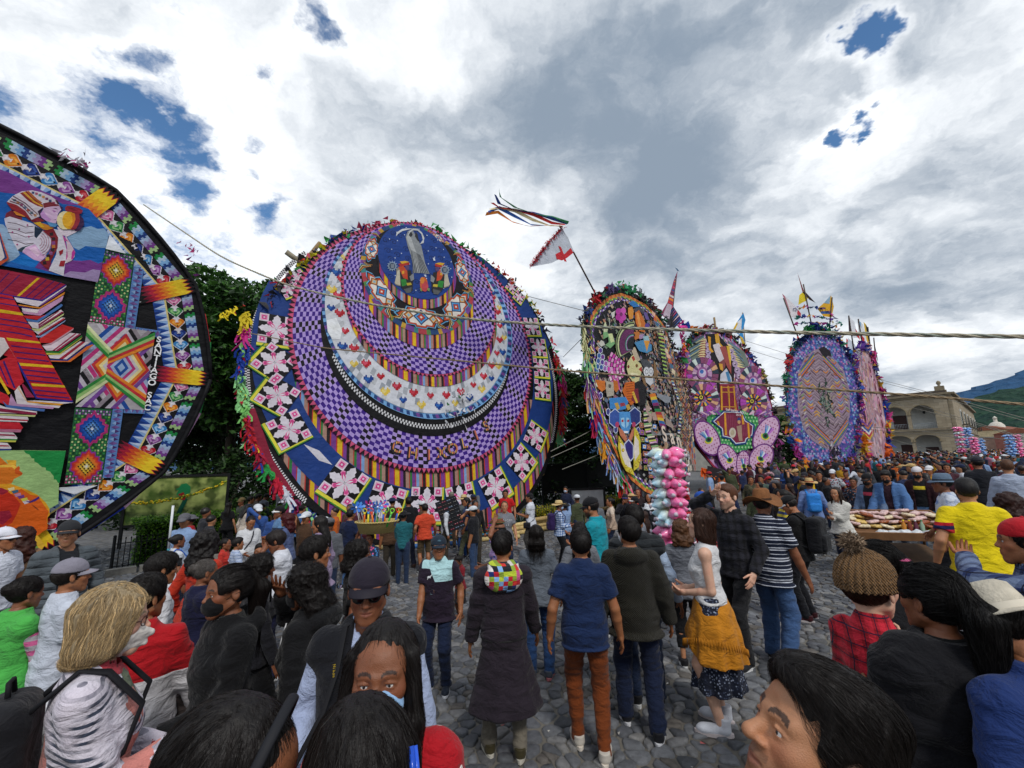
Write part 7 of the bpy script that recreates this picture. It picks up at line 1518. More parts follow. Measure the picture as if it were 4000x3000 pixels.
 hv,hfc=hf.mesh();hcol=head_colors(hv,tone_c,fem,beard,hair[1]if hair else '#17110e',lips,fade or(.75 if hair and hair[0]in('short','crew','quiff')else 0));hw=hc+(hv*head)@Rh.T
 parts=[(V,F,cols),(hw,hfc,hcol)]
 ev=np.concatenate(extra_v.V);quads=[f for f in extra_v.F if len(f)==4];ec=np.tile(np.array(lin(tone_c))*A3(1.05,.97,.95),(len(ev),1))
 VV=np.concatenate([V,hw,ev]);n0,n1=len(V),len(V)+len(hw);FF=np.concatenate([F,hfc+n0,np.array(quads)+n1]);CC=np.concatenate([cols,hcol,ec])
 caps=[[i+n1 for i in f]for f in extra_v.F if len(f)==6]
 body=link('body',mesh_np('body',VV,FF,SKIN,True,cols=CC),root)
 def part(nm,V,F,mat,disp=.0,fr=9.,parent=None,zs=1.5,cols=None,seed=0):
  if len(V)==0:return None
  if disp:N=vnormals(V,F);q=V*A3(fr,fr,fr*zs)+sum(map(ord,label))%97;V=V+N*((vnoise(q)+.5*vnoise(q*2.1+5)+.9*(1-2.6*np.abs(vnoise(q*A3(.7,.7,1.3)+9))))*disp)[:,None]
  return link(nm,mesh_np(nm,V,F,mat,True,cols=cols),parent or root)
 if eyes:
  for s in(-1,1):
   mb=MB();
   if fine:c=A3(s*.031,.0752,.0035);mb.ell((0,0,0),.0118,14,11,(.72,.68,.64));gz=A3(0,.0065,-.0005);mb.ell(gz,(.0058,.0062,.0058),12,8,lin('#2a1a10'));mb.ell(gz+A3(0,.0016,0),(.003,.005,.003),10,7,(.005,.005,.005))
   else:c=A3(s*.031,.0805,.003);mb.ell((0,0,0),(.0122,.0062,.0055),8,6,(.5,.47,.44));mb.ell((0,.0026,.0006),(.0056,.005,.005),8,6,lin('#1d120c'))
   o=mb.build('eye',EYE,root);o.matrix_local=Matrix.Translation(Hd(c))@Matrix(Rh.tolist()).to_4x4()@Matrix.Scale(head,4)
 def garment(nm,g_,extra_t=0.0):
  t=g_.get('t',.014)+extra_t;hem=g_.get('hem',-.12);tt=tab.copy();tt=tt[tt[:,0]>hem];flare=g_.get('flare',0);wv=max(tab[:,1].min(),.12)
  r0=np.array([np.interp(hem,tab[:,0],tab[:,q])for q in(1,2,3)]);hip=np.array((tab[1,1],tab[1,2],tab[1,3]))
  if hem<-.02:r0=np.maximum(r0,hip)+A3(.018,.02,0);r0[2]=hip[2]
  rows=[(hem,r0[0]+flare,r0[1]+flare*.9,r0[2])]+[tuple(q)for q in tt]
  if g_.get('loose'):rows=[(z,max(a,a*.6+.4*tab[:,1].max())if z<.3 else a,max(b,b*.6+.4*tab[:,2].max())if z<.3 else b,c)for z,a,b,c in rows]
  topz=g_.get('top',.53);rows=[q for q in rows if q[0]<=topz]+([(topz,)+tuple(np.interp(topz,tab[:,0],tab[:,q])for q in(1,2,3))]if topz<.53 else[])
  rows=[(z,a+t+.012*(z<.08),b+t+.012*(z<.08),c)for z,a,b,c in rows];h=hb*1.05;cw=O+Rt@A3(0,0,hem)
  sl=g_.get('sleeve','long');pts=[O+Rt@A3(sx*(rows[0][1]+.02),sy*(rows[0][2]+.03),hem)for sx in(-1,1)for sy in(-1,1)]+[T((0,0,.56))]
  for nm_ in 'RL':S,E,W=J[nm_][:3];pts+=[S,S+(E-S)*.6]if sl in('short','none')else[S,E,W]
  f=Field(np.min(pts,0)-.12,np.max(pts,0)+.12,h);f.put(loft(rows,O,Rt,g_.get('fold')))
  for nm_ in 'RL':
   S,E,W=J[nm_][:3];w_=g_.get('sw',.004)+t
   if sl=='none':f.put(ell(S+A3(0,0,-.01),.045*armscale+t+(.014 if extra_t else 0)),.03);continue
   f.put(ell(S,.047*armscale+t),.045)
   if sl=='short':Q=S+(E-S)*g_.get('sl',.68);f.put(cone(S,Q,.05*armscale+w_,.047*armscale+w_+.006,True),.03)
   else:
    f.put(cone(S,E,.048*armscale+w_,.043*armscale+w_),.03);Q=E+(W-E)*(.98 if sl=='long' else .4);f.put(cone(E,Q,.041*armscale+w_,.031*armscale+w_,True),.02)
  f.put(cone(T((0,.006,.475)),piv+Rh@A3(0,.012,.06),.056,.054),.006,'s')
  if g_.get('collar'):f.put(cone(T((0,-.012,.485)),T((0,-.004,.535)),.066,.06,True),.008);f.put(cone(T((0,.01,.49)),piv+Rh@A3(0,.012,.06),.053,.052),.004,'s')
  if g_.get('hood'):f.put(ell(T((0,-.105,.47)),(.135,.075,.075),Rt),.03);f.put(ell(T((0,-.06,.53)),(.09,.06,.06),Rt),.02,'s');f.put(cone(T((-.085,-.03,.475)),T((-.06,.06,.43)),.032,.024),.02);f.put(cone(T((.085,-.03,.475)),T((.06,.06,.43)),.032,.024),.02)
  if g_.get('bust')or(fem and g_.get('bust',1)):
   for s in(-1,1):f.put(ell(T((s*.065,.075,.285)),(.062,.055,.06),Rt),.05)
  if g_.get('open'):f.put(rbox(T((0,.14,.15)),(g_['open'],.16,.52),Rt,.01),.01,'s')
  V,F=f.mesh();return part(nm,V,F,g_['mat'],g_.get('disp',.005),8.5)
 mats={}
 if top and over:top=dict(top);top.update(t=.005,hem=max(top.get('hem',-.05),-.05),flare=0,disp=.002,loose=0)
 if top:mats['top']=garment(top.get('name','shirt'),top)
 if over:mats['over']=garment(over.get('name','jacket'),over,.006)
 if bottom and show_legs:
  b=bottom;kind=b.get('kind','trousers');t=b.get('t',.01)
  if kind in('trousers','shorts','leggings'):
   pts=[q for sd in(-1,1)for q in LG[sd][:3]];f=Field(np.min(pts,0)-.14-A3(.06,.04,0),np.max(pts,0)+.14+A3(.06,.04,.08),hb*1.1)
   rows=[(z,a+t*.3,bb+t*.3,c)for z,a,bb,c in tab if z<.09];f.put(loft(rows,O,rotz(twist)));wide=b.get('wide',1.0)
   for sd in(-1,1):
    hip,K,An,fw=LG[sd];f.put(cone(hip-A3(0,0,.05),K,.078*legscale+t,(.058*legscale+t)*wide),.03)
    if kind=='shorts':continue
    Q=An+A3(0,-.005,-.035)if not b.get('crop')else K+(An-K)*.72
    f.put(cone(K,Q,(.058*legscale+t)*wide,(.046*legscale+t)*wide*b.get('cuff',1.0),True),.025)
   V,F=f.mesh();part(kind,V,F,b['mat'],b.get('disp',.006),9,zs=1.9)
  else:
   z1=b.get('hem',.35);fx=np.mean([q[0]for q in feet]);fy=np.mean([q[1]for q in feet])*.6;wst=[np.interp(.07,tab[:,0],tab[:,q])for q in(1,2)];hp_=tab[1,1:3]
   rows=[(z1,b.get('rx',.24),b.get('ry',.21),fy),(.55,.5*(b.get('rx',.24)+hp_[0]),.5*(b.get('ry',.21)+hp_[1]),fy*.5),(.86,hp_[0]+.022,hp_[1]+.022,-.008),(1.0,wst[0]+.014,wst[1]+.014,0)]
   if z1>.5:rows.pop(1)
   f=Field((-.4,-.38,z1-.05),(.4,.38,1.06),hb*1.1);f.put(loft(rows,(0,0,0),None,(b.get('amp',.05),b.get('n',9),.9,.5,1.0)));V,F=f.mesh();part(b.get('name','skirt'),V,F,b['mat'],.005,8)
 if show_legs and shoes:
  up,so=shoe_mesh(shoes[0],shoes[1],boot)
  for sd in(-1,1):
   hip,K,An,fw=LG[sd];o=link('shoe',up,root,Vector((An[0],An[1],0)));o.rotation_euler=(0,0,fw+twist);q=link('sole',so,o);o.scale=(1,1,1)
 hair_obj=build_hair(root,part,Hd,Rh,hc,head,hair,hat,hh,d,rng,fem,T,Rt,lo_piv=piv)if hair else None
 if hat:build_hat(root,hat,Hd,Rh,head,hh,part)
 if mask:
  f=Field((-.09,-.02,-.135),(.09,.14,.02),max(hh*.9,.003));sm=mask[0]
  if sm=='kn95':f.put(cone((0,.06,-.045),(0,.122,-.05),.06,.012));f.put(cone((0,.05,-.075),(0,.105,-.085),.05,.012),.02);f.put(rbox((0,-.02,-.05),(.2,.05,.2),np.eye(3),.002),0,'s')
  else:f.put(ell((0,.052,-.052),(.062,.064,.058)));f.put(rbox((0,-.03,-.05),(.2,.055,.2),np.eye(3),.002),0,'s');f.put(rbox((0,.05,.045),(.2,.2,.04),np.eye(3),.002),0,'s')
  V,F=f.mesh();V=hc+(V*head)@Rh.T;mo=part('face_mask',V,F,cloth(mask[1],rough=.8,wrinkle=.3),.0012,40)
  mb=MB()
  for s in(-1,1):
   mb.tube([Hd((s*.06,.032,-.028)),Hd((s*.078,.0,-.004)),Hd((s*.09,-.025,.006)),Hd((s*.088,-.034,-.02)),Hd((s*.075,-.005,-.055)),Hd((s*.052,.03,-.085))],.0016,5,lin(mask[2]if len(mask)>2 else '#d8d8d8'))
  mb.build('ear_loop',attrmat('elastic',.8,.05),mo or root)
 if glasses:
  mb=MB();dk=lin(glasses[1]);go=None
  for s in(-1,1):
   ring=[Hd((s*.032+.0235*math.cos(a),.0985-.01*abs(math.cos(a))*(s*math.cos(a)>0),.002+.0175*math.sin(a)))for a in np.linspace(0,2*math.pi,17)];mb.tube(ring,.0019,5,dk,cap=False)
   mb.tube([Hd((s*.056,.089,.006)),Hd((s*.078,.04,.008)),Hd((s*.083,-.02,.006))],.0018,5,dk)
  mb.tube([Hd((-.009,.101,.005)),Hd((.009,.101,.005))],.002,5,dk);go=mb.build('glasses',attrmat('spectacle_frame',.3,.05),root)
  if glasses[0]=='sun':
   mb=MB()
   for s in(-1,1):mb.ell((s*.032,.094,.002),(.0235,.006,.0175),14,7)
   o=mb.build('lens',LENS,go);o.matrix_local=Matrix.Translation(hc)@Matrix(Rh.tolist()).to_4x4()@Matrix.Scale(head,4)
 return dict(root=root,T=T,Rt=Rt,J=J,Hd=Hd,Rh=Rh,LG=LG,tab=tab,shw=shw,part=part,hb=hb,sc=sc_,x=x,y=y,yaw=yaw,O=O,d=d)
def build_hair(root,part,Hd,Rh,hc,head,hair,hat,hh,d,rng,fem,T,Rt,lo_piv):
 style,col=hair[0],hair[1];o=hair[2]if len(hair)>2 else{}
 if style=='bald':return None
 L=o.get('len',.3);vol=o.get('vol',.0);h=max(hh*1.15,.0036);longish=style in('long','bob','curly','pony','braid')
 zlo={'long':-L-.03,'bob':-.2,'curly':-L-.03,'pony':-.16,'bun':-.12,'braid':-.16}.get(style,-.12)
 f=Field((-.16-vol,-.24-vol,zlo-.02),(.16+vol,.14,.17+vol),h)
 f.put(ell((0,-.018,.036),(.0835+vol,.1035+vol,.0955+vol*.8)))
 if style in('short','quiff','crew'):
  up=.016 if style!='crew' else .006
  f.put(ell((0,.012,.082),(.068,.083,.042+up)),.03)
  if style=='quiff':f.put(ell((0,.062,.098),(.055,.034,.03)),.02);f.put(ell((0,-.03,.085),(.078,.09,.05)),.02)
 if style in('long','curly'):
  w_=.092+vol;f.put(loft([(-L,w_*.95,.036+vol*.6,-.098),(-L*.6,w_*1.12,.05+vol*.8,-.098),(-.13,w_*1.02,.058+vol,-.082),(-.03,.09+vol,.078+vol,-.038),(.05,.084+vol,.09+vol*.6,-.02)]),.02)
  if o.get('front'):
   for s in(-1,1):f.put(cone((s*.076,.022,.05),(s*.088,.038,-.1),.019,.022),.02);f.put(cone((s*.088,.038,-.1),(s*.085,.055,-L),.022,.012),.02)
 if style=='bob':bl=o.get('len',.155);f.put(loft([(-bl,.082+vol,.06+vol,-.045),(-bl*.7,.1+vol,.082+vol,-.03),(-.03,.095+vol,.092+vol,-.022),(.05,.085+vol,.095+vol,-.018)]),.02);[f.put(cone((s*.078,.02,.055),(s*.09,.01,-.08),.018+vol*.4,.02),.02)for s in(-1,1)]
 if style=='pony':
  a=A3(0,-.112,.05);f.put(ell(a,.03),.015);f.put(cone(a,(0,-.165,-.02),.03,.044),.02);f.put(cone((0,-.165,-.02),(o.get('dx',0),-.15,-L),.044+vol,.016),.02)
  if L>.14:pass
 if style=='bun':f.put(ell((0,-.118,.045),(.046,.04,.044)),.012)
 if style=='braid':f.put(cone((0,-.11,.0),(0,-.12,-.16),.024,.02),.02)
 f.put(ell((0,.112,-.02),(.07,.088,.09)),.008,'s');f.put(ell((0,.1,.03),(.058,.058,.052)),.012,'s')
 if style in('short','quiff','crew','bun','pony','braid'):
  f.put(rbox((0,.145,-.17),(.2,.14,.165),rotx(-.45),.01),.008,'s');f.put(ell((0,-.01,-.2),(.2,.2,.118 if style!='quiff' else .205)),.012,'s')if style not in('pony','braid')else f.put(ell((0,.03,-.15),(.2,.1,.1)),.012,'s')
  for s in(-1,1):f.put(ell((s*.088,-.008,-.006),(.022,.026,.036)),.006,'s')
 if style in('pony','bun','braid'):
  for s in(-1,1):f.put(ell((s*.086,.03,-.03),(.03,.05,.05)),.01,'s')
 if hat and hat[0]in('cap','cap_back','straw','cowboy','fedora','beanie','cloth'):f.put(rbox((0,0,.148),(.3,.3,.1),rotx(.06),.01),.004,'s')
 V,F=f.mesh()
 if len(V)==0:return None
 N=vnormals(V,F);amp={'curly':.016,'bob':.006,'quiff':.004}.get(style,.003)*o.get('rough',1)
 if style=='curly':q=vnoise(V*26+3)+.7*vnoise(V*55)
 else:q=vnoise(V*A3(75,75,13)+3)+.5*vnoise(V*A3(150,150,22))
 V2=V+N*(q*amp)[:,None];Vw=hc+(V2*head)@Rh.T
 ob=part('hair',Vw,F,hairmat(col))
 n=o.get('strands',0)or(int(4200*min(1,2.0/d))if d<5.2 else 0)
 if n:
  pk=rng.choice(len(V),n);roots=V[pk];shade=rng.uniform(.5,2.2,n)**1.0;cs=np.stack((shade,shade*.97,shade*.93),1)
  if o.get('streak'):m_=rng.random(n)<.35;cs[m_]*=np.array(o['streak'])
  if style in('quiff','short','crew'):flowfun=lambda P:np.stack((P[:,0]*2.5,-np.ones(len(P))*.9,-.6-6*np.maximum(-P[:,1],0)),1)if style=='quiff' else np.stack((P[:,0]*6,-P[:,1]*2+.4,-np.ones(len(P))*.8),1)
  elif style=='pony':flowfun=lambda P:np.where((P[:,1]>-.1)[:,None],np.stack((-P[:,0]*2,-np.ones(len(P)),.25-P[:,2]*2),1),np.stack((P[:,0]*.3,-.05+0*P[:,0],-np.ones(len(P))),1))
  elif style=='bun':flowfun=lambda P:A3(0,-.118,.05)-P
  else:flowfun=lambda P:np.stack((P[:,0]*5*(P[:,2]>.0),np.where(P[:,2]>.06,-np.sign(P[:,1]+.02)*-.6*(1-np.abs(P[:,0])*8),-.15)-.1,-np.ones(len(P))),1)
  st={'long':9,'curly':7,'bob':7,'pony':9}.get(style,5);ln={'long':.03,'pony':.026,'bob':.016,'curly':.013}.get(style,.009)
  jit={'curly':1.3,'bob':.35,'short':.5,'quiff':.22}.get(style,.22)
  SV,SF,SC=grow(f,roots,flowfun,st,ln,cs,(.0002+.00016*d),rng,(.0005,.0045 if style!='curly' else .016),jit);SV=hc+(SV*head)@Rh.T
  so=link('strand',mesh_np('strand',SV,SF,strandmat(col),False,cols=SC),ob);so['kind']='stuff'
 return ob
def build_hat(root,hat,Hd,Rh,head,hh,part):
 kind,col=hat[0],hat[1];mb=MB();M_=Matrix.Translation(Hd((0,0,0)))@Matrix(Rh.tolist()).to_4x4()@Matrix.Scale(head,4);c=lin(col);c2=lin(hat[2])if len(hat)>2 and hat[2]else c;sub=[]
 if kind in('cap','cap_back'):
  h=max(hh,.004);f=Field((-.11,-.14,.0),(.11,.14,.16),h);f.put(ell((0,-.014,.048),(.088,.108,.092)));f.put(rbox((0,0,-.02),(.3,.3,.058),rotx(-.06),.004),.004,'s');V,F=f.mesh();o=link('cap',mesh_np('cap',V,F,cloth(col,rough=.8,wrinkle=.3)),root);o.matrix_local=M_
  s=1 if kind=='cap' else-1;n=13;top,bot=[],[]
  for i in range(n):a=math.pi*i/(n-1);x=-.078*math.cos(a);y0=.075*math.sin(a)*.9+.012;y1=y0+.075*math.sin(a)**.6;zz=.04-.012*(x/.078)**2;top+=[(x,s*y0,zz+.004),(x*1.02,s*y1,zz-.01-.006)];bot+=[(x,s*y0,zz-.001),(x*1.02,s*y1,zz-.02)]
  N=2*n;mb.add(top+bot,[(2*i,2*i+1,2*i+3,2*i+2)for i in range(n-1)]+[(N+2*i,N+2*i+2,N+2*i+3,N+2*i+1)for i in range(n-1)]+[(2*i+1,N+2*i+1,N+2*i+3,2*i+3)for i in range(n-1)],c2,True);b=mb.build('visor',attrmat('cap_visor',.7,.08),o)
  mb=MB();mb.ell((0,-.014,.142),(.009,.009,.005),8,5,c);mb.build('button',attrmat('cap_visor',.7,.08),o)
  if len(hat)>3:mb=MB();mb.ell((0,.088,.086),(.022,.008,.014),8,6,lin(hat[3]));mb.build('badge',attrmat('cap_visor',.7,.08),o)
 elif kind in('straw','cowboy','fedora'):
  R={'straw':.185,'cowboy':.2,'fedora':.15}[kind];ch={'straw':.1,'cowboy':.125,'fedora':.105}[kind]
  wob=(lambda r,t:.055*math.cos(2*t)*-1*max(0,(r-.09))/.11 if r>.095 else 0)if kind=='cowboy' else(lambda r,t:(.014*math.sin(2*t+.6)+.01*math.sin(3*t))*max(0,r-.09)/.1)
  m_=attrmat('straw_weave' if kind!='fedora' else 'felt',.8,.2,18,.6,.2,90);mb.lathe([(.092,.045),(R,.04 if kind!='fedora' else .03),(R,.034 if kind!='fedora' else .024),(.092,.037)],(0,-.012,0),28,c,.9,1.08,wob);o=mb.build('hat',m_,root);o.matrix_local=M_
  mb=MB();mb.lathe([(.094,.04),(.09,.08),(.078,.04+ch*.85),(.055,.04+ch),(.02,.04+ch*.93),(.001,.04+ch*.9)],(0,-.012,0),24,c,.93,1.14);mb.build('crown',m_,o)
  mb=MB();mb.lathe([(.0955,.043),(.0945,.066)],(0,-.012,0),24,c2,.93,1.14);mb.build('hatband',attrmat('hat_ribbon',.7,.1),o)
 elif kind=='beanie':
  h=max(hh,.003);f=Field((-.13,-.15,-.04),(.13,.14,.22),h);f.put(ell((0,-.016,.048),(.096,.114,.105)));f.put(loft([(.005,.098,.116,-.014),(.05,.1,.118,-.014)]),.004);f.put(rbox((0,0,-.045),(.3,.3,.048),np.eye(3),.004),.004,'s');V,F=f.mesh();th=np.arctan2(V[:,1],V[:,0]);N=vnormals(V,F);V=V+N*(.0035*np.sign(np.cos(th*34))*np.abs(np.cos(th*34))**.5)[:,None];o=link('knit_hat',mesh_np('knit_hat',V,F,cloth(col,'knit',s=.014,rough=.95)),root);o.matrix_local=M_
  rg=np.random.default_rng(2);q=rg.normal(size=(900,3));q/=np.linalg.norm(q,axis=1)[:,None];C=A3(0,-.07,.185)+q*.028;V,F,cc=leaves(C,.05,[lin('#8a7460'),lin('#a08a74'),lin('#5c4a3a')],rg,0,.12);po=link('pompom',mesh_np('pompom',V,F,attrmat('fur',.9,.2),False,cols=cc),o);po['kind']='stuff'
 elif kind=='cloth':
  f=Field((-.14,-.16,.03),(.14,.16,.2),max(hh,.005));
  for i in range(3):f.put(ell((0,.01,.115+.022*i),(.105-.012*i,.125-.014*i,.02)),.006)
  V,F=f.mesh();o=link('folded_cloth',mesh_np('folded_cloth',V,F,cloth(col,'stripes',hat[2],s=.02)),root);o.matrix_local=M_
def thing_at(P,name,label,cat,group=None):
 """a top-level thing that a person wears or holds, in that person's space"""
 return empty(name,P['root'].location,P['root'].rotation_euler,label,cat,group,scale=P['sc'])
def backpack(P,label,col,size=1.0,c2=None,group=None):
 r=thing_at(P,'backpack',label,'backpack',group);T,Rt=P['T'],P['Rt'];by=-(P['tab'][4,2]+.03);h=max(P['hb'],.009);m=cloth(col,rough=.75,wrinkle=.5)
 f=Field(T((0,by-.1,.2))-.36,T((0,by-.1,.2))+.36,h);f.put(rbox(T((0,by-.075*size,.24)),(.145*size,.085*size,.215*size),Rt,.06));V,F=f.mesh();V=V+vnormals(V,F)*(vnoise(V*9)*.008)[:,None];link('bag',mesh_np('bag',V,F,m),r)
 f=Field(T((0,by-.17,.15))-.26,T((0,by-.17,.15))+.26,h);f.put(rbox(T((0,by-.15*size,.14)),(.115*size,.045*size,.1*size),Rt,.035));V,F=f.mesh();link('pocket',mesh_np('pocket',V,F,cloth(c2 or col,rough=.75,wrinkle=.5)),r)
 for s in(-1,1):
  mb=MB();x=P['shw']*.62;fy=P['tab'][4,2]+.035;mb.tube([T((s*x*.8,by-.01,.4)),T((s*x,-.03,.515)),T((s*x*1.02,.045,.49)),T((s*x*1.1,fy,.36)),T((s*x*1.25,fy*.75,.22)),T((s*x*1.35,-.03,.1)),T((s*x*1.1,by-.02,.06))],.022,8,lin(col),sq=.4);mb.build('strap',attrmat('webbing',.8,.1),r)
 mb=MB();mb.tube([T((-.03,by-.07,.455)),T((-.02,by-.075,.5)),T((.02,by-.075,.5)),T((.03,by-.07,.455))],.008,6,lin(col));mb.build('grab_loop',attrmat('webbing',.8,.1),r);return r
def tote(P,side,label,col,drop=.42,name='shoulder_bag',sz=(.15,.045,.14),y=-.02):
 r=thing_at(P,name,label,'bag');T=P['T'];x=side*(P['shw']+.1);z=.5-drop;f=Field(T((x,y,z))-.3,T((x,y,z))+.3,max(P['hb'],.01));R=P['Rt']@rotz(math.pi/2);f.put(rbox(T((x,y,z)),sz,R,.025));V,F=f.mesh();V=V+vnormals(V,F)*(vnoise(V*11)*.008)[:,None];link('bag',mesh_np('bag',V,F,cloth(col,rough=.6)),r)
 for dy in(-.07,.07):mb=MB();mb.tube([T((x,y+dy,z+sz[2]*.9)),T((side*(P['shw']+.085),y+dy*.7,.36)),T((side*P['shw']*.8,dy*.4-.01,.505)),T((side*(P['shw']+.03),y-dy*.5,.4))],.008,6,lin(col));mb.build('strap',attrmat('webbing',.8,.1),r)
 return r
def crossbag(P,side,label,col,name='crossbody_bag'):
 r=thing_at(P,name,label,'bag');T=P['T'];tb=P['tab'];fy=tb[4,2]+.04;mb=MB();s=side;q=P['shw']*.55
 mb.tube([T((-s*q,-.01,.52)),T((-s*q*.5,fy*.9,.4)),T((0,fy+.01,.27)),T((s*.13,fy*.8,.08)),T((s*.2,0,-.03)),T((s*.13,-fy*.9,.08)),T((0,-fy-.005,.27)),T((-s*q*.7,-fy*.6,.43)),T((-s*q,-.01,.52))],.011,6,lin(col),cap=False,sq=.5);mb.build('strap',attrmat('webbing',.8,.1),r)
 f=Field(T((s*.2,.06,-.07))-.2,T((s*.2,.06,-.07))+.2,max(P['hb'],.009));f.put(rbox(T((s*.205,.05,-.07)),(.035,.1,.08),P['Rt'],.02));V,F=f.mesh();link('bag',mesh_np('bag',V,F,cloth(col,rough=.6)),r);return r
def CL(col,pat=None,*a,**k):return cloth(col,pat,*a,**k)
def tee(col,pat=None,c2=None,c3=None,s=1.0,**k):return dict(mat=cloth(col,pat,c2,c3,s),sleeve='short',**k)
def lng(col,pat=None,c2=None,c3=None,s=1.0,**k):return dict(mat=cloth(col,pat,c2,c3,s),**k)
def trs(col,**k):return dict(mat=cloth(col),**k)
JEAN,DJEAN,BLK,NAVY='#2a4166','#18243c','#0e0e11','#161d30'
HB,HB2,HBR='#120e0d','#1a1411','#4a3020'
WALK=((-.09,.24),(.09,-.2));WALK2=((-.09,-.2),(.09,.24));WIDE=((-.15,.03),(.15,-.03))
front=lambda s,x=.05,z=1.02,y=.27,**k:dict(to=(s*x,y,z),**k)
phone=dict(RA=dict(to=(.05,.3,1.2),curl=.7),LA=dict(to=(-.05,.3,1.18),curl=.7))
hips=dict(RA=dict(to=(.22,.05,.98),pole=(1,-.4,0)),LA=dict(to=(-.22,.05,.98),pole=(-1,-.4,0)))
photo=dict(RA=dict(to=(.1,.3,1.5),pole=(.8,.2,-1),curl=.6),LA=dict(to=(-.1,.3,1.5),pole=(-.8,.2,-1),curl=.6))
armsx=dict(RA=dict(to=(-.1,.24,1.12),pole=(1,.2,-.6),curl=.5),LA=dict(to=(.1,.26,1.1),pole=(-1,.2,-.6),curl=.5))
pock=dict(RA=dict(to=(.2,.08,.86)),LA=dict(to=(-.2,.08,.86)))
pman=person('young man with swept back black hair in the bottom right corner, profile to the left',.51,0.9,rad(82.2),1.77,tone='mid',top=tee('#2a2522','floral','#b06a24','#6a1a1a',s=.05),bottom=trs(BLK),hair=('quiff',HB,dict(strands=12000,vol=0)),beard=.35,nose=1.2,turn=.05,bow=-.42,fade=.8,fine=True,jaw=1.08,dist=.55)
headgirl=person('girl with a black hairband bending her head at the bottom left',-.56,.84,rad(-84.4),1.77,fem=True,tone='brown',top=lng('#c85a8a'),bottom=trs(BLK),hair=('long',HB,dict(len=.34,strands=8000)),mask=('surgical','#d089b0','#d089b0'),bow=.32,turn=.1,fine=True,dist=.6)
backgirl=person('head of long straight black hair with a blue clip at the bottom centre',-.28,.88,rad(37.8),1.73,fem=True,tone='brown',top=lng('#1d1d24'),bottom=trs(BLK),hair=('long',HB,dict(len=.42,strands=8000,vol=.006)),bow=.12,fine=True,dist=.6)
maskgirl=person('girl in a pale blue face mask and red dotted dress looking down, long black hair',-.37,1.3,rad(188),1.73,fem=True,tone='brown',top=lng('#a5121e','dots','#e8e0dc',s=.055,flare=.03),bottom=dict(kind='skirt',mat=cloth('#1a2450','floral','#c84a5a','#8fb0d8',s=.05),hem=.45),hair=('long',HB,dict(len=.46,front=1,strands=4600)),mask=('surgical','#8fb4dc','#dfe6ee'),bow=-.08,turn=-.05,fine=True)
blonde=person('blonde woman in a white mask and glasses with a striped floral blouse',-1.59,1.78,rad(-56.3),1.72,fem=True,tone='pale',fat=1.05,top=lng('#cfc8d0','blouse',flare=.02),bottom=trs(NAVY),hair=('bob','#84745a',dict(vol=.012,len=.115,strands=9000,streak=(1.9,1.8,1.6),rough=1.4)),mask=('kn95','#cfcac4'),glasses=('clear','#3a1512'),RA=dict(to=(.06,.3,1.1),curl=.8),LA=dict(to=(-.16,.22,1.0)),fine=True,bow=.08,lips='#a05048')
backpack(blonde,'black backpack on the shoulders of the blonde woman','#131318',.95)
vest=person('older man in dark cap, sunglasses and black vest with a camera round his neck',-.67,2.08,rad(185.9),1.74,tone='brown',fat=1.08,top=lng('#9aa6c4',collar=True),over=dict(mat=cloth('#13141a'),sleeve='none',open=.045,t=.016,name='vest',hem=-.1),bottom=trs('#1d2433'),hair=('crew','#201a18'),hat=('cap','#211c28','#1c1823'),glasses=('sun','#101010'),bow=.06,turn=.12,RA=dict(to=(.2,.2,.98),curl=.6),fine=True,jaw=1.1,nose=1.15)
hood=person('girl in a black hooded jacket holding her hand before her face',-1.18,2.62,rad(86.3),1.61,fem=True,tone='brown',over=lng(BLK,hood=True,t=.012,flare=.04,hem=-.2),top=lng('#2a2a30'),bottom=trs('#0d0d10',t=.012),hair=('curly',HB,dict(len=.2,vol=.01)),mask=('surgical','#111115','#111115'),RA=dict(to=(.06,.22,1.5),pole=(.9,.3,-1),curl=.15,spread=.2),LA=dict(to=(-.24,.02,.82)),feet=WALK,shoes=('#17171b','#d8d4d8'),bow=.15)
blackgirl=person('girl with tied back black hair, black mask and black hoodie looking to the left',-1.51,2.42,rad(143.9),1.65,fem=True,tone='brown',fat=1.08,over=lng('#0c0c0f',hood=True,t=.014,flare=.03,hem=-.2),top=lng('#222'),bottom=trs('#0e0e12'),hair=('pony',HB,dict(len=.26,vol=.01)),mask=('surgical','#0d0d10','#0d0d10'),LA=dict(to=(-.1,.3,1.02),curl=.8),fine=True,feet=WALK)
redjac=person('boy in a red and white tracksuit jacket seen from behind',-2.04,2.5,rad(17.2),1.59,tone='tan',fat=1.2,top=lng('#c8c6ca','yoke','#a8121c',None,1.165,collar=True,flare=.03),bottom=trs('#171b30'),hair=('short',HB,dict(vol=.006)),turn=-.5)
sidelad=person('boy with thick black hair in profile behind the red and white jacket',-2.73,3.46,rad(-36.7),1.53,tone='tan',top=tee('#c9c8cc'),bottom=trs(DJEAN),hair=('short',HB,dict(vol=.012)),bow=.1)
granny=person('grey haired woman in a navy cardigan raising a pink cloth',-2.6,3.76,rad(-37.3),1.42,fem=True,tone='brown',fat=1.1,over=lng('#181a38',open=.03,t=.016),top=lng('#2a2a55'),bottom=dict(kind='skirt',mat=cloth('#3a3230'),hem=.25),hair=('bun','#4a4644'),RA=dict(to=(.02,.26,1.18),curl=.9),LA=dict(to=(-.06,.28,1.14),curl=.9),fine=True,bow=.12)
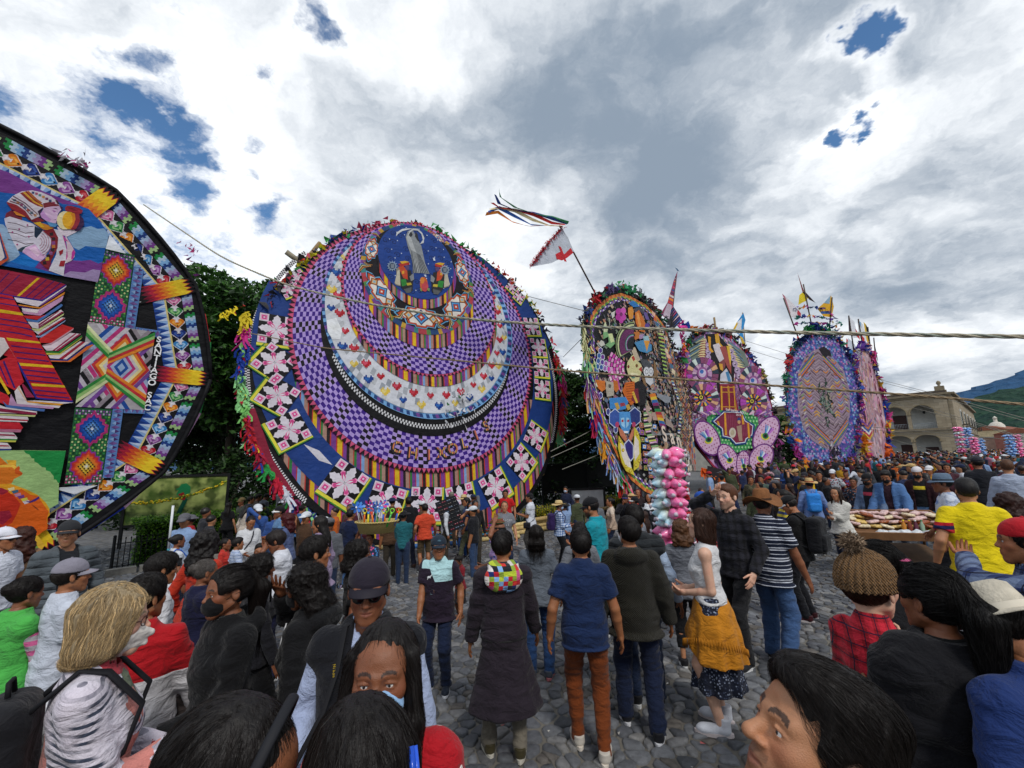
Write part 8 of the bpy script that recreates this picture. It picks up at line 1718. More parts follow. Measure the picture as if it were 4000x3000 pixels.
grayteen=person('teenager in a grey baseball cap and white T-shirt facing right',-3.17,3.22,rad(-33.4),1.55,tone='tan',top=tee('#b9bfcc',hem=-.16,loose=1),bottom=trs('#5a564f'),hair=('short',HB2),hat=('cap','#7d7a86','#8d8a96'),RA=front(1,.1,1.0),fine=True)
greenvest=person('child in a bright green vest with pink and grey striped sleeves',-3.42,3.16,rad(-18.8),1.45,fem=True,tone='brown',top=lng('#9a969c','stripes','#c05a8a',None,.07),over=dict(mat=cloth('#4aa84a'),sleeve='none',t=.03,name='vest'),bottom=trs(NAVY),hair=('bun',HB,dict(vol=.006)),bow=.1)
puffer=person('man in a grey quilted jacket and dark cap under the twelve sided kite',-4.54,4.55,rad(-115.1),1.68,tone='mid',fat=1.06,over=lng('#4d545a','puffer',None,None,.075,open=.075,t=.02,collar=True),top=lng('#1c1e24'),bottom=trs('#1a1b20'),hair=('crew',HB),hat=('cap','#25262a'),turn=-.5,beard=.3)
beige=person('woman with long curly auburn hair in a beige sweater seen from behind at left',-5.88,5.34,rad(55.8),1.56,fem=True,tone='mid',top=lng('#8a6a50',hem=-.16,loose=1),bottom=trs(BLK),hair=('curly','#33170f',dict(len=.3,vol=.022)))
whitecap=person('man in a white cap, sunglasses and white shirt at the left frame edge',-5.56,4.86,rad(-81.2),1.6,tone='tan',top=tee('#c8ccd8'),bottom=trs(DJEAN),hair=('short',HB),hat=('cap','#cfd0da'),glasses=('sun','#111'))
curly=person('woman with a big mass of dark curls and an orange red top seen from behind',-3.11,4.5,rad(-0.4),1.54,fem=True,tone='brown',top=lng('#b0301c',flare=.02),bottom=trs(BLK),hair=('curly',HB,dict(len=.3,vol=.035)))
glassgirl=person('girl in glasses and dark top turning to the right beside the hedge',-4.87,6.46,rad(-33),1.35,fem=True,tone='brown',top=tee('#15161b'),over=dict(mat=cloth('#c4c8d0'),sleeve='none',open=.08,t=.014,name='vest'),bottom=trs(NAVY),hair=('bun',HB),glasses=('clear','#2a2020'))
bowgirl=person('small girl with a white hair bow sitting low in the left crowd',-4.92,7.61,rad(-77.1),1.18,fem=True,tone='brown',head=1.12,top=lng('#b8322a'),bottom=trs(NAVY),hair=('pony',HB,dict(len=.2)))
stripeboy=person('small boy in a white and blue striped shirt looking right',-4.56,7.36,rad(-48.2),1.2,tone='tan',head=1.12,top=tee('#b9c4d8','pinstripes','#5a78b0',None,.06),bottom=trs(DJEAN),hair=('short',HB))
whiteshirt=person('woman in a white collared shirt with a thin dark strap looking down',-4.94,8.3,rad(-134.2),1.55,fem=True,tone='tan',fat=1.12,top=lng('#c6c8cc',collar=True,loose=1),bottom=trs('#22232b'),hair=('bun',HB),bow=.42,RA=front(1,.12,.98),LA=front(-1,.12,.98))
crossbag(whiteshirt,1,'small dark bag of the woman in the white collared shirt','#1a1a22')
whitetee=person('woman in a round white T-shirt holding her hand to her nose',-2.59,4.97,rad(105.5),1.5,fem=True,tone='brown',fat=1.32,top=tee('#c9cbd4',flare=.02),bottom=trs('#191c3a'),hair=('crew','#1a1312',dict(vol=.012)),LA=dict(to=(-.02,.18,1.47),pole=(-.6,.2,-1),curl=.9),bow=.4)
curlyside=person('woman with curly hair and a blue hairband in profile to the right',-2.03,3.59,rad(-45.5),1.48,fem=True,tone='brown',top=lng('#16161c'),bottom=trs(BLK),hair=('curly',HB,dict(len=.16,vol=.014)))
boyface=person('small boy looking at the camera between the two women',-3.44,6.06,rad(204.6),1.22,tone='tan',head=1.1,top=tee('#2a3a5a','stripes','#c8c8d0',None,.05),bottom=trs(NAVY),hair=('short',HB))
bluepolo=person('man in a light blue polo shirt and black and white cap facing left',-5.11,9.66,rad(132.9),1.68,tone='brown',top=tee('#5d82ac','band','#22304a',None,1.18,collar=True),bottom=trs(DJEAN),hair=('crew',HB),hat=('cap','#131318','#d8d8d8'),RA=front(1,.1,1.05),LA=front(-1,.1,1.05))
redcurls=person('woman with curly dark red hair and a grey blue shirt',-4.2,8.23,rad(97.1),1.56,fem=True,tone='mid',fat=1.15,top=lng('#4f5c84',loose=1),bottom=trs('#2a2a33'),hair=('curly','#3c0f12',dict(len=.24,vol=.03)))
denim=person('woman in a denim blouse with her hands folded behind her',-5.81,12.05,rad(-9.3),1.55,fem=True,tone='tan',fat=1.2,top=tee('#375f92',flare=.03,loose=1),bottom=trs('#15161e'),hair=('bun',HB),RA=dict(to=(.05,-.2,1.0),pole=(1,-1,0)),LA=dict(to=(-.05,-.2,1.0),pole=(-1,-1,0)),bow=.3)
lilac=person('woman with long straight black hair in a lilac jacket facing left',-2.63,6.06,rad(93.5),1.58,fem=True,tone='tan',fat=1.1,over=lng('#8d7c98',t=.022,flare=.03,hem=-.2),top=lng('#777'),bottom=trs(BLK),hair=('long',HB,dict(len=.34)),bow=.12)
grayman=person('man with short black hair and grey shirt in profile to the right',-1.56,3.48,rad(-55.9),1.62,tone='tan',top=tee('#5d5d62'),bottom=trs(DJEAN),hair=('short',HB,dict(vol=.008)))
midriff=person('woman with a bushy dark ponytail, pearl earring and short black top',-1.37,3.9,rad(-64.7),1.52,fem=True,tone='brown',top=tee('#0f0f13',hem=.12),bottom=trs('#14151c'),hair=('curly',HB,dict(len=.14,vol=.012)))
kit=person('boy in a plum and pale blue football shirt and navy cap',-.79,4.61,rad(172.8),1.43,tone='tan',fat=1.06,top=tee('#241a2a','kit','#a9cfd4',hem=-.16,loose=1),bottom=trs('#17223c'),hair=('crew',HB),hat=('cap','#1c2836','#1c2836','#3f5a6a'),turn=.35,RA=dict(to=(.17,.2,.82),curl=.6),LA=dict(to=(-.27,.0,.84)),shoes=('#1a2230','#d8dae0'),head=1.06)
blackjac=person('man in a black jacket walking away in front of the crescent kite',-2.77,11.56,rad(33.5),1.73,tone='brown',over=lng('#101117',t=.02,collar=True),top=lng('#222'),bottom=trs('#161a2c'),hair=('crew','#100d0c'),feet=WALK,shoes=('#3a251c','#2a1c18'))
coral=person('man in a coral T-shirt standing close to the crescent kite',-2.21,10.92,rad(21.5),1.6,tone='tan',top=tee('#c2442a'),bottom=dict(kind='shorts',mat=cloth('#5a4a34')),hair=('crew',HB))
person('woman in a blue embroidered blouse carrying the basket on her head',-2.33,7.2,rad(167.9),1.25,fem=True,tone='brown',top=tee('#22324e','floral','#4a8ac8','#c85a8a',s=.05),bottom=dict(kind='skirt',mat=cloth('#1a2236'),hem=.2),hair=('braid',HB),RA=dict(to=(.22,.06,1.78),pole=(1,0,.1),curl=.5))
person('man in a dark blue T-shirt and jeans behind the basket',-3.48,9.4,rad(-19.7),1.59,tone='tan',top=tee('#15203f'),bottom=trs('#3a5a86'),hair=('short',HB))
hatman=person('seller wearing a stack of straw hats beside a board of sunglasses',-1.46,12.72,rad(156.5),1.67,tone='brown',top=tee('#5d6264'),bottom=trs('#5c4c3a'),hair=('crew',HB),hat=('straw','#b8a070','#3a2a1a'))
capman=person('man in a grey cap and navy shirt half hidden by the board of sunglasses',-1.97,13.75,rad(18.1),1.69,tone='mid',top=tee('#182040'),bottom=trs('#5a4a3c'),hair=('crew','#55504a'),hat=('cap','#6d6a60'))
kid=person('little boy in a striped T-shirt and blue cap holding hands',-1.47,12.48,rad(178.7),1.13,tone='mid',head=1.15,top=tee('#c8ccd6','stripes','#5a3a4a',None,.05),bottom=trs('#234a86'),hair=('crew',HB),hat=('cap','#1d2f55'),shoes=('#14161c','#dde'),RA=dict(to=(.28,0,.9)))
navypolo=person('stocky man in a blue polo shirt and olive trousers walking left',-1.32,12.29,rad(106.1),1.62,tone='tan',fat=1.15,top=tee('#25375f',collar=True),bottom=trs('#5a5c48'),hair=('short',HB),feet=WALK,shoes=('#22242c','#c8c8cc'))
eagle=person('woman in a grey lettered T-shirt facing the camera',-.24,10.2,rad(179.3),1.66,fem=True,tone='mid',fat=1.1,top=tee('#6f7178'),bottom=trs(DJEAN),hair=('bun',HBR))
redt=person('man in a red T-shirt with short dark hair near the crescent kite',-.28,14.25,rad(166.1),1.7,tone='tan',top=tee('#b3141c'),bottom=trs('#22242e'),hair=('short',HB),bow=.15)
whitet=person('man in a white T-shirt and black cap with a sling bag facing left',.42,12.34,rad(73.1),1.7,tone='tan',top=tee('#c6cad4'),bottom=trs('#3c3a38'),hair=('crew',HB),hat=('cap_back','#14141a'),RA=front(1,.05,1.1),LA=front(-1,.05,1.1))
crossbag(whitet,-1,'black sling bag of the man in the white T-shirt','#15151a')
check=person('man in a blue checked shirt and decorated straw hat with a mask',1.08,11.01,rad(-80.6),1.59,tone='brown',top=lng('#2d62a8','plaid','#c8d4e6','#14284e',s=.055),bottom=trs('#101218'),hair=('crew',HB),hat=('straw','#c2aa78','#7a5a2a'),mask=('surgical','#9fb8d4'),RA=front(1,.08,1.05),LA=front(-1,.08,1.05))
backpack(check,'purple backpack of the man in the checked shirt','#281848',1.0)
flower=person('person in a dark jacket and mask beside the yellow flower bed',1.92,16.55,rad(153.4),1.6,fem=True,tone='tan',over=lng('#1a2138',t=.018),top=lng('#333'),bottom=trs(BLK),hair=('short',HB),mask=('surgical','#a9bcd4'))
teal=person('bearded man in a teal T-shirt, black cap and sunglasses',1.04,5.86,rad(59.9),1.74,tone='tan',fat=1.2,top=tee('#138c9c',loose=1),bottom=trs('#20222c'),hair=('crew',HB),hat=('cap','#121217'),glasses=('sun','#111'),beard=.85,bow=.25,RA=dict(to=(.14,.34,1.16),curl=.5),LA=dict(to=(-.05,.28,1.08),curl=.6))
cream=person('woman in a cream and beige sweater behind the man in teal',2.53,11.77,rad(82.9),1.55,fem=True,tone='tan',top=lng('#b09a88','yoke','#c8b8a8',None,1.25),bottom=trs(DJEAN),hair=('bun',HB))
capdark=person('man in a black cap and dark jacket eating beside the oval kite',2.94,11.82,rad(156),1.62,tone='brown',over=lng('#17171f',t=.02),top=lng('#222'),bottom=trs(BLK),hair=('crew',HB),hat=('cap','#14161e','#2a2a6a'),RA=dict(to=(.04,.22,1.42),pole=(.7,.3,-1),curl=.9))
purple=person('person in a black cap and purple shirt facing left',3.06,11.32,rad(64.9),1.58,tone='brown',top=tee('#2c1f5a'),over=dict(mat=cloth('#33507a'),sleeve='none',open=.09,t=.014,name='vest'),bottom=trs(BLK),hair=('crew',HB),hat=('cap','#13141a','#d0d0d0'))
redhair=person('woman with dark red hair and round cheeks under the oval kite',3.77,13.5,rad(149.4),1.6,fem=True,tone='tan',top=lng('#2a1f22'),bottom=trs(BLK),hair=('long','#4a1016',dict(len=.24)))
whitetop=person('woman in a white top with black straps facing the camera',3.65,12.12,rad(161.2),1.58,fem=True,tone='tan',top=lng('#cfd2d8'),over=dict(mat=cloth('#15161c'),sleeve='none',top=.3,t=.012,name='pinafore'),bottom=trs(BLK),hair=('bob',HB))
longgirl=person('girl with long wavy brown hair in a grey T-shirt',2.5,8.67,rad(43.9),1.42,fem=True,tone='tan',top=tee('#70737c'),bottom=trs(DJEAN),hair=('long','#2a1812',dict(len=.36)))
pufvest=person('man in a dark quilted vest with pale blue sleeves holding hands',1.14,4.26,rad(-7),1.72,tone='tan',top=lng('#a9bcd6'),over=dict(mat=cloth('#22262a','puffer',None,None,.07),sleeve='none',t=.03,name='vest',collar=True),bottom=trs(DJEAN),hair=('short',HB),RA=dict(to=(.34,.02,.84)))
wavy=person('woman with long wavy black hair in a grey top seen from behind',.71,4.98,rad(-3.1),1.5,fem=True,tone='tan',top=lng('#6d7077'),bottom=trs(BLK),hair=('long',HB,dict(len=.38,vol=.004,rough=1.5)))
huipil=person('woman in a lilac embroidered blouse with a folded cloth on her head',-.22,5.97,rad(82.1),1.45,fem=True,tone='brown',fat=1.08,top=tee('#a88abc','floral','#2f5fae','#d89a3a',s=.045),bottom=dict(kind='skirt',mat=cloth('#22204a','stripes','#5a2a5a',None,.05),hem=.22),hair=('braid',HB),hat=('cloth','#2f6a34','#8a2030'),LA=dict(to=(-.17,.04,1.7),pole=(-1,.3,.1),curl=.5),RA=front(1,.1,1.0))
smallgirl=person('small girl in a black skirt carrying bright plastic playthings',-.86,6.96,rad(127),.89,fem=True,tone='dark',head=1.15,top=tee('#7a1a26'),bottom=dict(kind='skirt',mat=cloth('#15141a'),hem=.42,rx=.2,ry=.17),hair=('short',HB),shoes=('#6a4a3a','#4a3a32'),bow=.3,RA=front(1,.1,1.12),LA=front(-1,.1,1.12))
coat=person('man in a long plum coat with a patchwork checked hood',-.11,3.62,rad(5.7),1.61,tone='tan',over=lng('#241d26',t=.014,hem=-.56,flare=.085,fold=(.03,7,.05,.5,.6)),top=lng('#222'),bottom=trs('#6d675c'),hair=('crew',HB,dict(vol=.004)),turn=-.35,bow=-.08,shoes=('#3a3420','#b8b4a8'),feet=((-.13,.06),(.11,-.03)))
greyT=person('woman in a grey T-shirt and blue jeans behind the plum coat',.22,4.81,rad(-4.6),1.5,fem=True,tone='tan',fat=1.1,top=tee('#5b626c'),bottom=trs('#243f68'),hair=('long','#14100f',dict(len=.1)),shoes=('#4a4f58','#b06a70'))
polo=person('man in a navy polo shirt and rust brown trousers seen from behind',.52,3.63,rad(-5.2),1.61,tone='tan',fat=1.03,top=tee('#14264a',collar=True,hem=-.14),bottom=trs('#6b3312',cuff=.86),hair=('short',HB,dict(vol=.006)),bow=-.12,turn=.1,shoes=('#b9b2a8','#cfc6ba'),feet=((-.09,.1),(.1,-.1)),RA=dict(to=(.29,.05,.83)),LA=dict(to=(-.29,.0,.84)))
olive=person('man in an olive knitted jacket with a hood and dark jeans',.97,3.86,rad(-12.1),1.66,tone='tan',fat=1.08,over=lng('#24221a','knit',None,None,.018,hood=True,t=.018,hem=-.17,flare=.015),top=lng('#333'),bottom=trs('#131d36',wide=1.08),hair=('short',HB,dict(vol=.01)),turn=.45,bow=-.15,mask=('surgical','#d0d4da','#e0e0e0'),feet=((-.12,.14),(.12,-.1)),shoes=('#15161c','#cfd0d4'))
bagw=person('woman with curly light brown hair, grey sweater and black bag',1.82,4.94,rad(-20.2),1.49,fem=True,tone='mid',fat=1.1,top=lng('#62656d','stripes','#6d7078',None,.02),bottom=trs('#101014',crop=True),hair=('curly','#4a2f1c',dict(len=.17,vol=.02)),shoes=('#17171b','#c8c8c8'),LA=dict(to=(-.36,.04,.86)))
tote(bagw,1,'black leather shoulder bag of the woman in the grey sweater','#121216')
skirtw=person('woman in a white sleeveless top and a mustard shawl tied over her skirt',1.62,3.88,rad(61.3),1.72,fem=True,tone='pale',top=dict(mat=cloth('#c9c9cb'),sleeve='none',hem=.03,t=.006,collar=True),bottom=dict(kind='skirt',mat=cloth('#1b2030','floral','#8a93a8','#3a4258',s=.016),hem=.3,rx=.2,ry=.2,amp=.07),hair=('bob','#33211a',dict(rough=.7)),shoes=('#c6c9d2','#c2b8b8'),boot=True,RA=dict(to=(.03,.17,1.02),curl=.9),LA=dict(to=(-.05,.19,1.0),curl=.9),bow=-.03)
def shawl(P):
 r=thing_at(P,'shawl','mustard yellow shawl tied round the waist of the woman in white','shawl');f=Field((-.34,-.34,.4),(.34,.34,1.06),.011)
 f.put(loft([(.52,.255,.24,.0),(.72,.225,.205,0),(.88,.192,.155,-.008),(1.0,.135,.118,0)],(0,0,0),None,(.05,11,.9,.4,.3)));f.put(rbox((0,.25,.42),(.6,.5,.19),rotx(.75),.005),.01,'s');V,F=f.mesh();V=V+vnormals(V,F)*(vnoise(V*14)*.007)[:,None];link('wrap',mesh_np('wrap',V,F,cloth('#b5751a')),r)
 rr=random.Random(3);mb=MB()
 for k in range(70):a=k*6.283/70;z=.63+.12*math.sin(a-1.57);mb.tube([(.25*math.cos(a),.24*math.sin(a),z-.02),(.255*math.cos(a),.245*math.sin(a),z-.07)],.004,4,lin('#a56a16'))
 o=mb.build('fringe',attrmat('shawl_fringe',.9,.1),r);o['kind']='stuff'
shawl(skirtw);tote(skirtw,1,'brown leather bag hanging beside the mustard shawl','#5a2e18',.62,sz=(.1,.05,.13),y=.05)
person('tall man in a dark checked shirt holding his forehead',2.41,5.00,rad(114.3),1.85,tone='pale',top=lng('#141418','plaid','#26262e','#0c0c10',s=.09,loose=1),bottom=trs('#1d1d20'),hair=('short','#4a2c1c'),RA=dict(to=(.03,.19,1.6),pole=(1,.5,-.2),curl=.35,towards=(-.7,.1,.5)),beard=.5,feet=((-.1,.1),(.12,-.1)))
stripe=person('man in a striped navy polo, blue jeans and brown cowboy hat',2.72,4.9,rad(-54),1.76,tone='brown',fat=1.1,top=tee('#121a2e','pinstripes','#b8bcc8',None,.1,collar=True,loose=1,hem=-.15),bottom=trs('#38527a',wide=1.15),hair=('crew',HB),hat=('cowboy','#7a5030','#3a2414'),feet=((-.12,.1),(.12,-.1)))
phoneman=person('man in black with a cap looking at the phone in his hands',3.87,6.17,rad(39.9),1.63,tone='tan',top=tee('#0d0d10'),bottom=trs('#121319'),hair=('crew',HB),hat=('cap','#111114','#c8c8c8'),bow=.5,shoes=('#3a1218','#b8b0b0'),**phone)
backpack(phoneman,'black backpack of the man looking at his phone','#101116',1.1)
yellowgirl=person('girl in a yellow and blue striped top behind the brown hat',4.85,8.00,rad(56.8),1.66,fem=True,tone='tan',top=tee('#c8b43a','stripes','#2a3a6a',None,.09),bottom=trs(DJEAN),hair=('pony',HB,dict(len=.22)))
strawpack=person('man in a straw hat with a red ornament and a blue backpack',7.01,10.5,rad(-23.7),1.75,tone='brown',top=lng('#6a80b0'),bottom=trs('#2a2c38'),hair=('crew',HB),hat=('straw','#b89a68','#8a2020'))
backpack(strawpack,'bright blue backpack of the man in the straw hat','#2a7ac8',.95)
mother=person('young mother in white carrying a baby before the food cart',6.03,8.3,rad(114),1.62,fem=True,tone='mid',top=lng('#c4c2bc',flare=.02),bottom=trs('#1a2236'),hair=('long','#22140e',dict(len=.24,front=1)),RA=front(1,-.02,1.1,.3,curl=.6),LA=front(-1,.0,1.2,.26,curl=.6),bow=.1,feet=WALK)
sherpa=person('man in a denim jacket with a fleece collar and black mask',8.11,9.6,rad(124.8),1.82,tone='tan',over=lng('#4a6c9c',open=.06,t=.028,collar=True),top=lng('#2c1822',hem=-.18),bottom=trs('#3a3f4a'),hair=('quiff',HB),mask=('surgical','#101014','#101014'),bow=.35,feet=WIDE)
denimcap=person('man in a pale denim jacket, black cap and black mask',7.94,9.9,rad(111.3),1.78,tone='tan',over=lng('#5c6f8c',open=.085,t=.024),top=tee('#15171f','band','#a8384a',None,1.22),bottom=trs(JEAN),hair=('crew',HB),hat=('cap','#101014'),mask=('surgical','#0f0f12','#0f0f12'),bow=.3)
graphic=person('man in a white cap and maroon shirt with a bright print',9.07,9.9,rad(125.5),1.82,tone='tan',over=lng('#2a1018',open=.09,t=.02),top=tee('#101014','band','#c8b02a',None,1.22),bottom=trs('#5a7aa0'),hair=('crew',HB),hat=('cap_back','#c8c4c8'),mask=('surgical','#101014','#101014'),bow=.2)
person('man in a blue grey hat and blotched T-shirt beside the food cart',6.11,6.3,rad(55.9),1.74,tone='brown',top=tee('#c0c6d2','tiedye','#6a82b0',loose=1),bottom=trs('#101116'),hair=('crew',HB),hat=('fedora','#5a6c80','#2a3440'),feet=WALK)
yellow=person('man in a bright yellow polo shirt with red collar and sleeve bands',4.69,4.6,rad(-30.5),1.78,tone='mid',fat=1.18,top=tee('#d8c00e','sleeve','#b01a26','#1a1f4a',collar=True,loose=1),bottom=trs('#4a3428'),hair=('crew','#1c1a1a'),bow=-.05,RA=dict(to=(.3,.12,.9)))
curlyright=person('woman with frizzy dark brown hair behind the yellow shirt',5.43,4.9,rad(-78),1.55,fem=True,tone='brown',top=lng('#2a1418'),bottom=trs(BLK),hair=('curly','#27120e',dict(len=.3,vol=.03)))
redcap=person('person in a red cap and blue checked shirt lifting one hand at the right edge',2.94,2.6,rad(46.5),1.73,tone='tan',top=lng('#1c2a52','plaid','#5a6884','#10142a',s=.08,loose=1),bottom=trs('#3a2a24'),hair=('crew',HB),hat=('cap_back','#a81420'),LA=dict(to=(-.02,.26,1.45),pole=(-1,.2,-.3),curl=.6))
poncho=person('woman in a black shawl with a long black ponytail seen from behind',1.63,1.8,rad(-4.1),1.71,fem=True,tone='brown',fat=1.15,over=lng('#0a0a10',t=.03,sw=.03,flare=.07,hem=-.28,disp=.012),top=lng('#111'),bottom=dict(kind='skirt',mat=cloth('#15131c','floral','#8a5a1a','#6a1a20',s=.04),hem=.15),hair=('pony','#0c0a0a',dict(len=.55,vol=.014,strands=4200)),turn=.25,LA=dict(to=(-.06,.26,1.1),curl=.4),RA=front(1,.04,1.05))
pinktie=person('woman with smooth black hair held by a pink band facing left',2.07,2.6,rad(23.4),1.65,fem=True,tone='brown',top=lng('#131318',loose=1),bottom=trs(BLK),hair=('pony','#0d0b0b',dict(len=.45,vol=.008)),turn=.1)
bb=thing_at(pinktie,'hair_band','pink fabric band in the black ponytail','hair band');mb_=MB();mb_.lathe([(.026,-.012),(.04,0),(.026,.012)],tuple(pinktie['Hd']((0,-.128,.045))),12,lin('#c85a88'));mb_.build('band',attrmat('band_cloth',.8,.1),bb)
baby=person('baby in a knitted hat with a fur pompom and a red checked top',1.71,2.25,rad(-67.2),1.62,fem=True,tone='pale',head=1.28,top=lng('#8a1420','plaid','#c8283a','#1a1430',s=.07,collar=True),bottom=trs('#c84a5a'),hair=('crew','#2a1a12'),hat=('beanie','#7a5c3c'),RA=dict(to=(.14,.24,1.3),curl=.8),LA=dict(to=(-.1,.24,1.22),curl=.7),feet=((-.08,.3),(.08,.3)),show_legs=True,eyes=True,cat='baby',name='baby')
bluehood=person('person in a blue fleece and cream hat seen from above at the right edge',1.76,1.62,rad(7.7),1.68,tone='tan',fat=1.1,top=lng('#1a2f62',t=.02),bottom=trs('#22345c'),hair=('crew',HB),hat=('fedora','#b8b0a0','#c8c0b0'),bow=.5)
MID='visitors in the middle distance of the square'
lightblue=person('man with short brown hair in a pale grey blue shirt at the right edge',9.2,8.2,rad(-43.3),1.83,tone='mid',top=lng('#9aa4b8'),bottom=trs('#6a6458'),hair=('short',HBR))
darkcap=person('man in a dark cap and black polo with beige trousers in the right crowd',10.14,9.6,rad(-21.6),1.93,tone='brown',top=tee('#14161e',collar=True),bottom=trs('#7d7260'),hair=('crew',HB),hat=('cap','#2a2a33'))
hoodie=person('man in a red hooded top and blue cap reaching to the cotton candy',3.03,7.2,rad(49.2),1.73,tone='brown',top=lng('#a81420',hood=True,t=.02),bottom=trs('#1c2a4a'),hair=('crew',HB),hat=('cap','#1a4aa0'),LA=dict(to=(-.1,.46,1.38),curl=.5),RA=dict(to=(.04,.4,1.2),curl=.5))
for text_,place_,rest_ in(('man in a camouflage shirt standing behind the brown cowboy hat',(7.57,14.09,rad(141.7),1.66),dict(tone='tan',top=lng('#3a3a2c','camo','#54503c'),hair=('crew',HB))),
('man in a grey green shirt looking up beside the camouflage shirt',(7.79,13.92,rad(135.8),1.66),dict(tone='tan',top=lng('#4a5a52'),hair=('quiff',HB))),
('man in a navy cap and dark navy jacket in the middle crowd',(7.93,13.31,rad(141.2),1.68),dict(tone='brown',over=lng('#12182c',t=.02),top=tee('#1a1a22'),hair=('crew',HB),hat=('cap','#14203a','#c8c8c8'))),
('person in a red cap and olive jacket below the purple kite',(11.82,18.57,rad(-22.5),1.62),dict(tone='tan',top=lng('#4c4a34'),hair=('crew',HB),hat=('cap','#b82030'))),
('person in a pale pink hooded top near the spiral kite',(10.99,18.98,rad(-10.1),1.6),dict(tone='tan',fem=True,top=lng('#b08a94',hood=True),hair=('bun',HB))),
('man in a yellow T-shirt and dark cap behind the straw hat',(8.82,13.38,rad(116.6),1.68),dict(tone='brown',top=tee('#c8a01a'),hair=('crew',HB),hat=('cap','#22222a'))),
('man in a dark jacket and black T-shirt facing the camera in the crowd',(9.17,13.25,rad(143.3),1.68),dict(tone='tan',over=lng('#1a1c24',open=.05,t=.02),top=tee('#0e0e12'),hair=('quiff',HB))),
('man in a white cap with a white and dark print shirt',(9.93,13.73,rad(124.1),1.66),dict(tone='tan',top=tee('#b0b4bc','floral','#2a2a33','#8a3040',s=.05),hair=('crew',HB),hat=('cap','#c8ccd4'))),
('woman with a dark red headdress in the middle crowd',(10.64,14.13,rad(133),1.55),dict(tone='brown',fem=True,top=lng('#5a1a24','floral','#c83a4a','#2a5aa0',s=.04),hair=('bun',HB),hat=('cloth','#6a1424','#1a1a22'))),
('man in a floral dark shirt with a blue carrying cloth',(8.78,11.45,rad(132.5),1.6),dict(tone='brown',top=lng('#1c2230','floral','#6a7a90','#8a5a4a',s=.04),hair=('crew',HB))),
('man in a white cap and mustard shirt right of the denim jackets',(11.52,12.2,rad(106.6),1.66),dict(tone='tan',top=tee('#c08a1a'),hair=('crew',HB),hat=('cap','#cfcfd2'))),
('man in a plum shirt bareheaded behind the blue grey hat',(12.13,12.3,rad(120.4),1.68),dict(tone='tan',top=tee('#4a2a34'),hair=('short',HB))),
('woman with dark hair and a white blouse talking in the crowd',(7.17,12.93,rad(91),1.56),dict(tone='tan',fem=True,top=lng('#c4bcb4'),hair=('long',HB,dict(len=.25)))),
('woman in a maroon sweater seen in profile beside the camouflage shirt',(7.4,11.9,rad(58.1),1.55),dict(tone='tan',fem=True,top=lng('#4a2a2a'),hair=('long','#24130e',dict(len=.25)))),
('woman with black hair and black T-shirt at the left of the kneeling group',(-8.73,13.52,rad(2.8),1.56),dict(tone='mid',fem=True,top=tee('#101014'),hair=('long',HB,dict(len=.34)))),
('woman with black hair in a cream cardigan among the group by the kite',(-7.67,12.64,rad(-28.8),1.55),dict(tone='tan',fem=True,top=lng('#b8aca0'),hair=('long',HB,dict(len=.3)),bow=.4)),
('man in a white T-shirt bending over beside the crescent kite',(-9.09,16.31,rad(-40.9),1.45),dict(tone='tan',top=tee('#c8c8d0'),hair=('crew',HB),lean=.9)),
('man in a dark green polo bending forward beside the white T-shirt',(-8.01,14.66,rad(118.6),1.5),dict(tone='tan',top=tee('#14281f'),hair=('short',HB),lean=.5,bow=.4)),
('dark haired man in profile at the back of the group by the kite',(-8.7,14.54,rad(-54.1),1.66),dict(tone='tan',top=tee('#33384a'),hair=('short',HB))),
('second dark haired man in profile leaning over the group by the kite',(-8.97,15.38,rad(-49.8),1.68),dict(tone='brown',top=tee('#4a4038'),hair=('short',HB),bow=.2)),
('third dark haired man with bowed head at the back of the group',(-8.97,15.83,rad(-30.5),1.68),dict(tone='brown',top=tee('#5a5f6a'),hair=('short',HB),bow=.5)),
('man in a brown cap standing under the trees at left',(-8.6,13.95,rad(151.6),1.66),dict(tone='brown',top=tee('#3a3f3a'),hair=('crew',HB),hat=('cap','#6a5a3a')))):
 person(text_,*place_,bottom=trs(random.choice(('#22242e','#2c3c5a','#3a3630','#15161c'))),group=MID,**rest_)
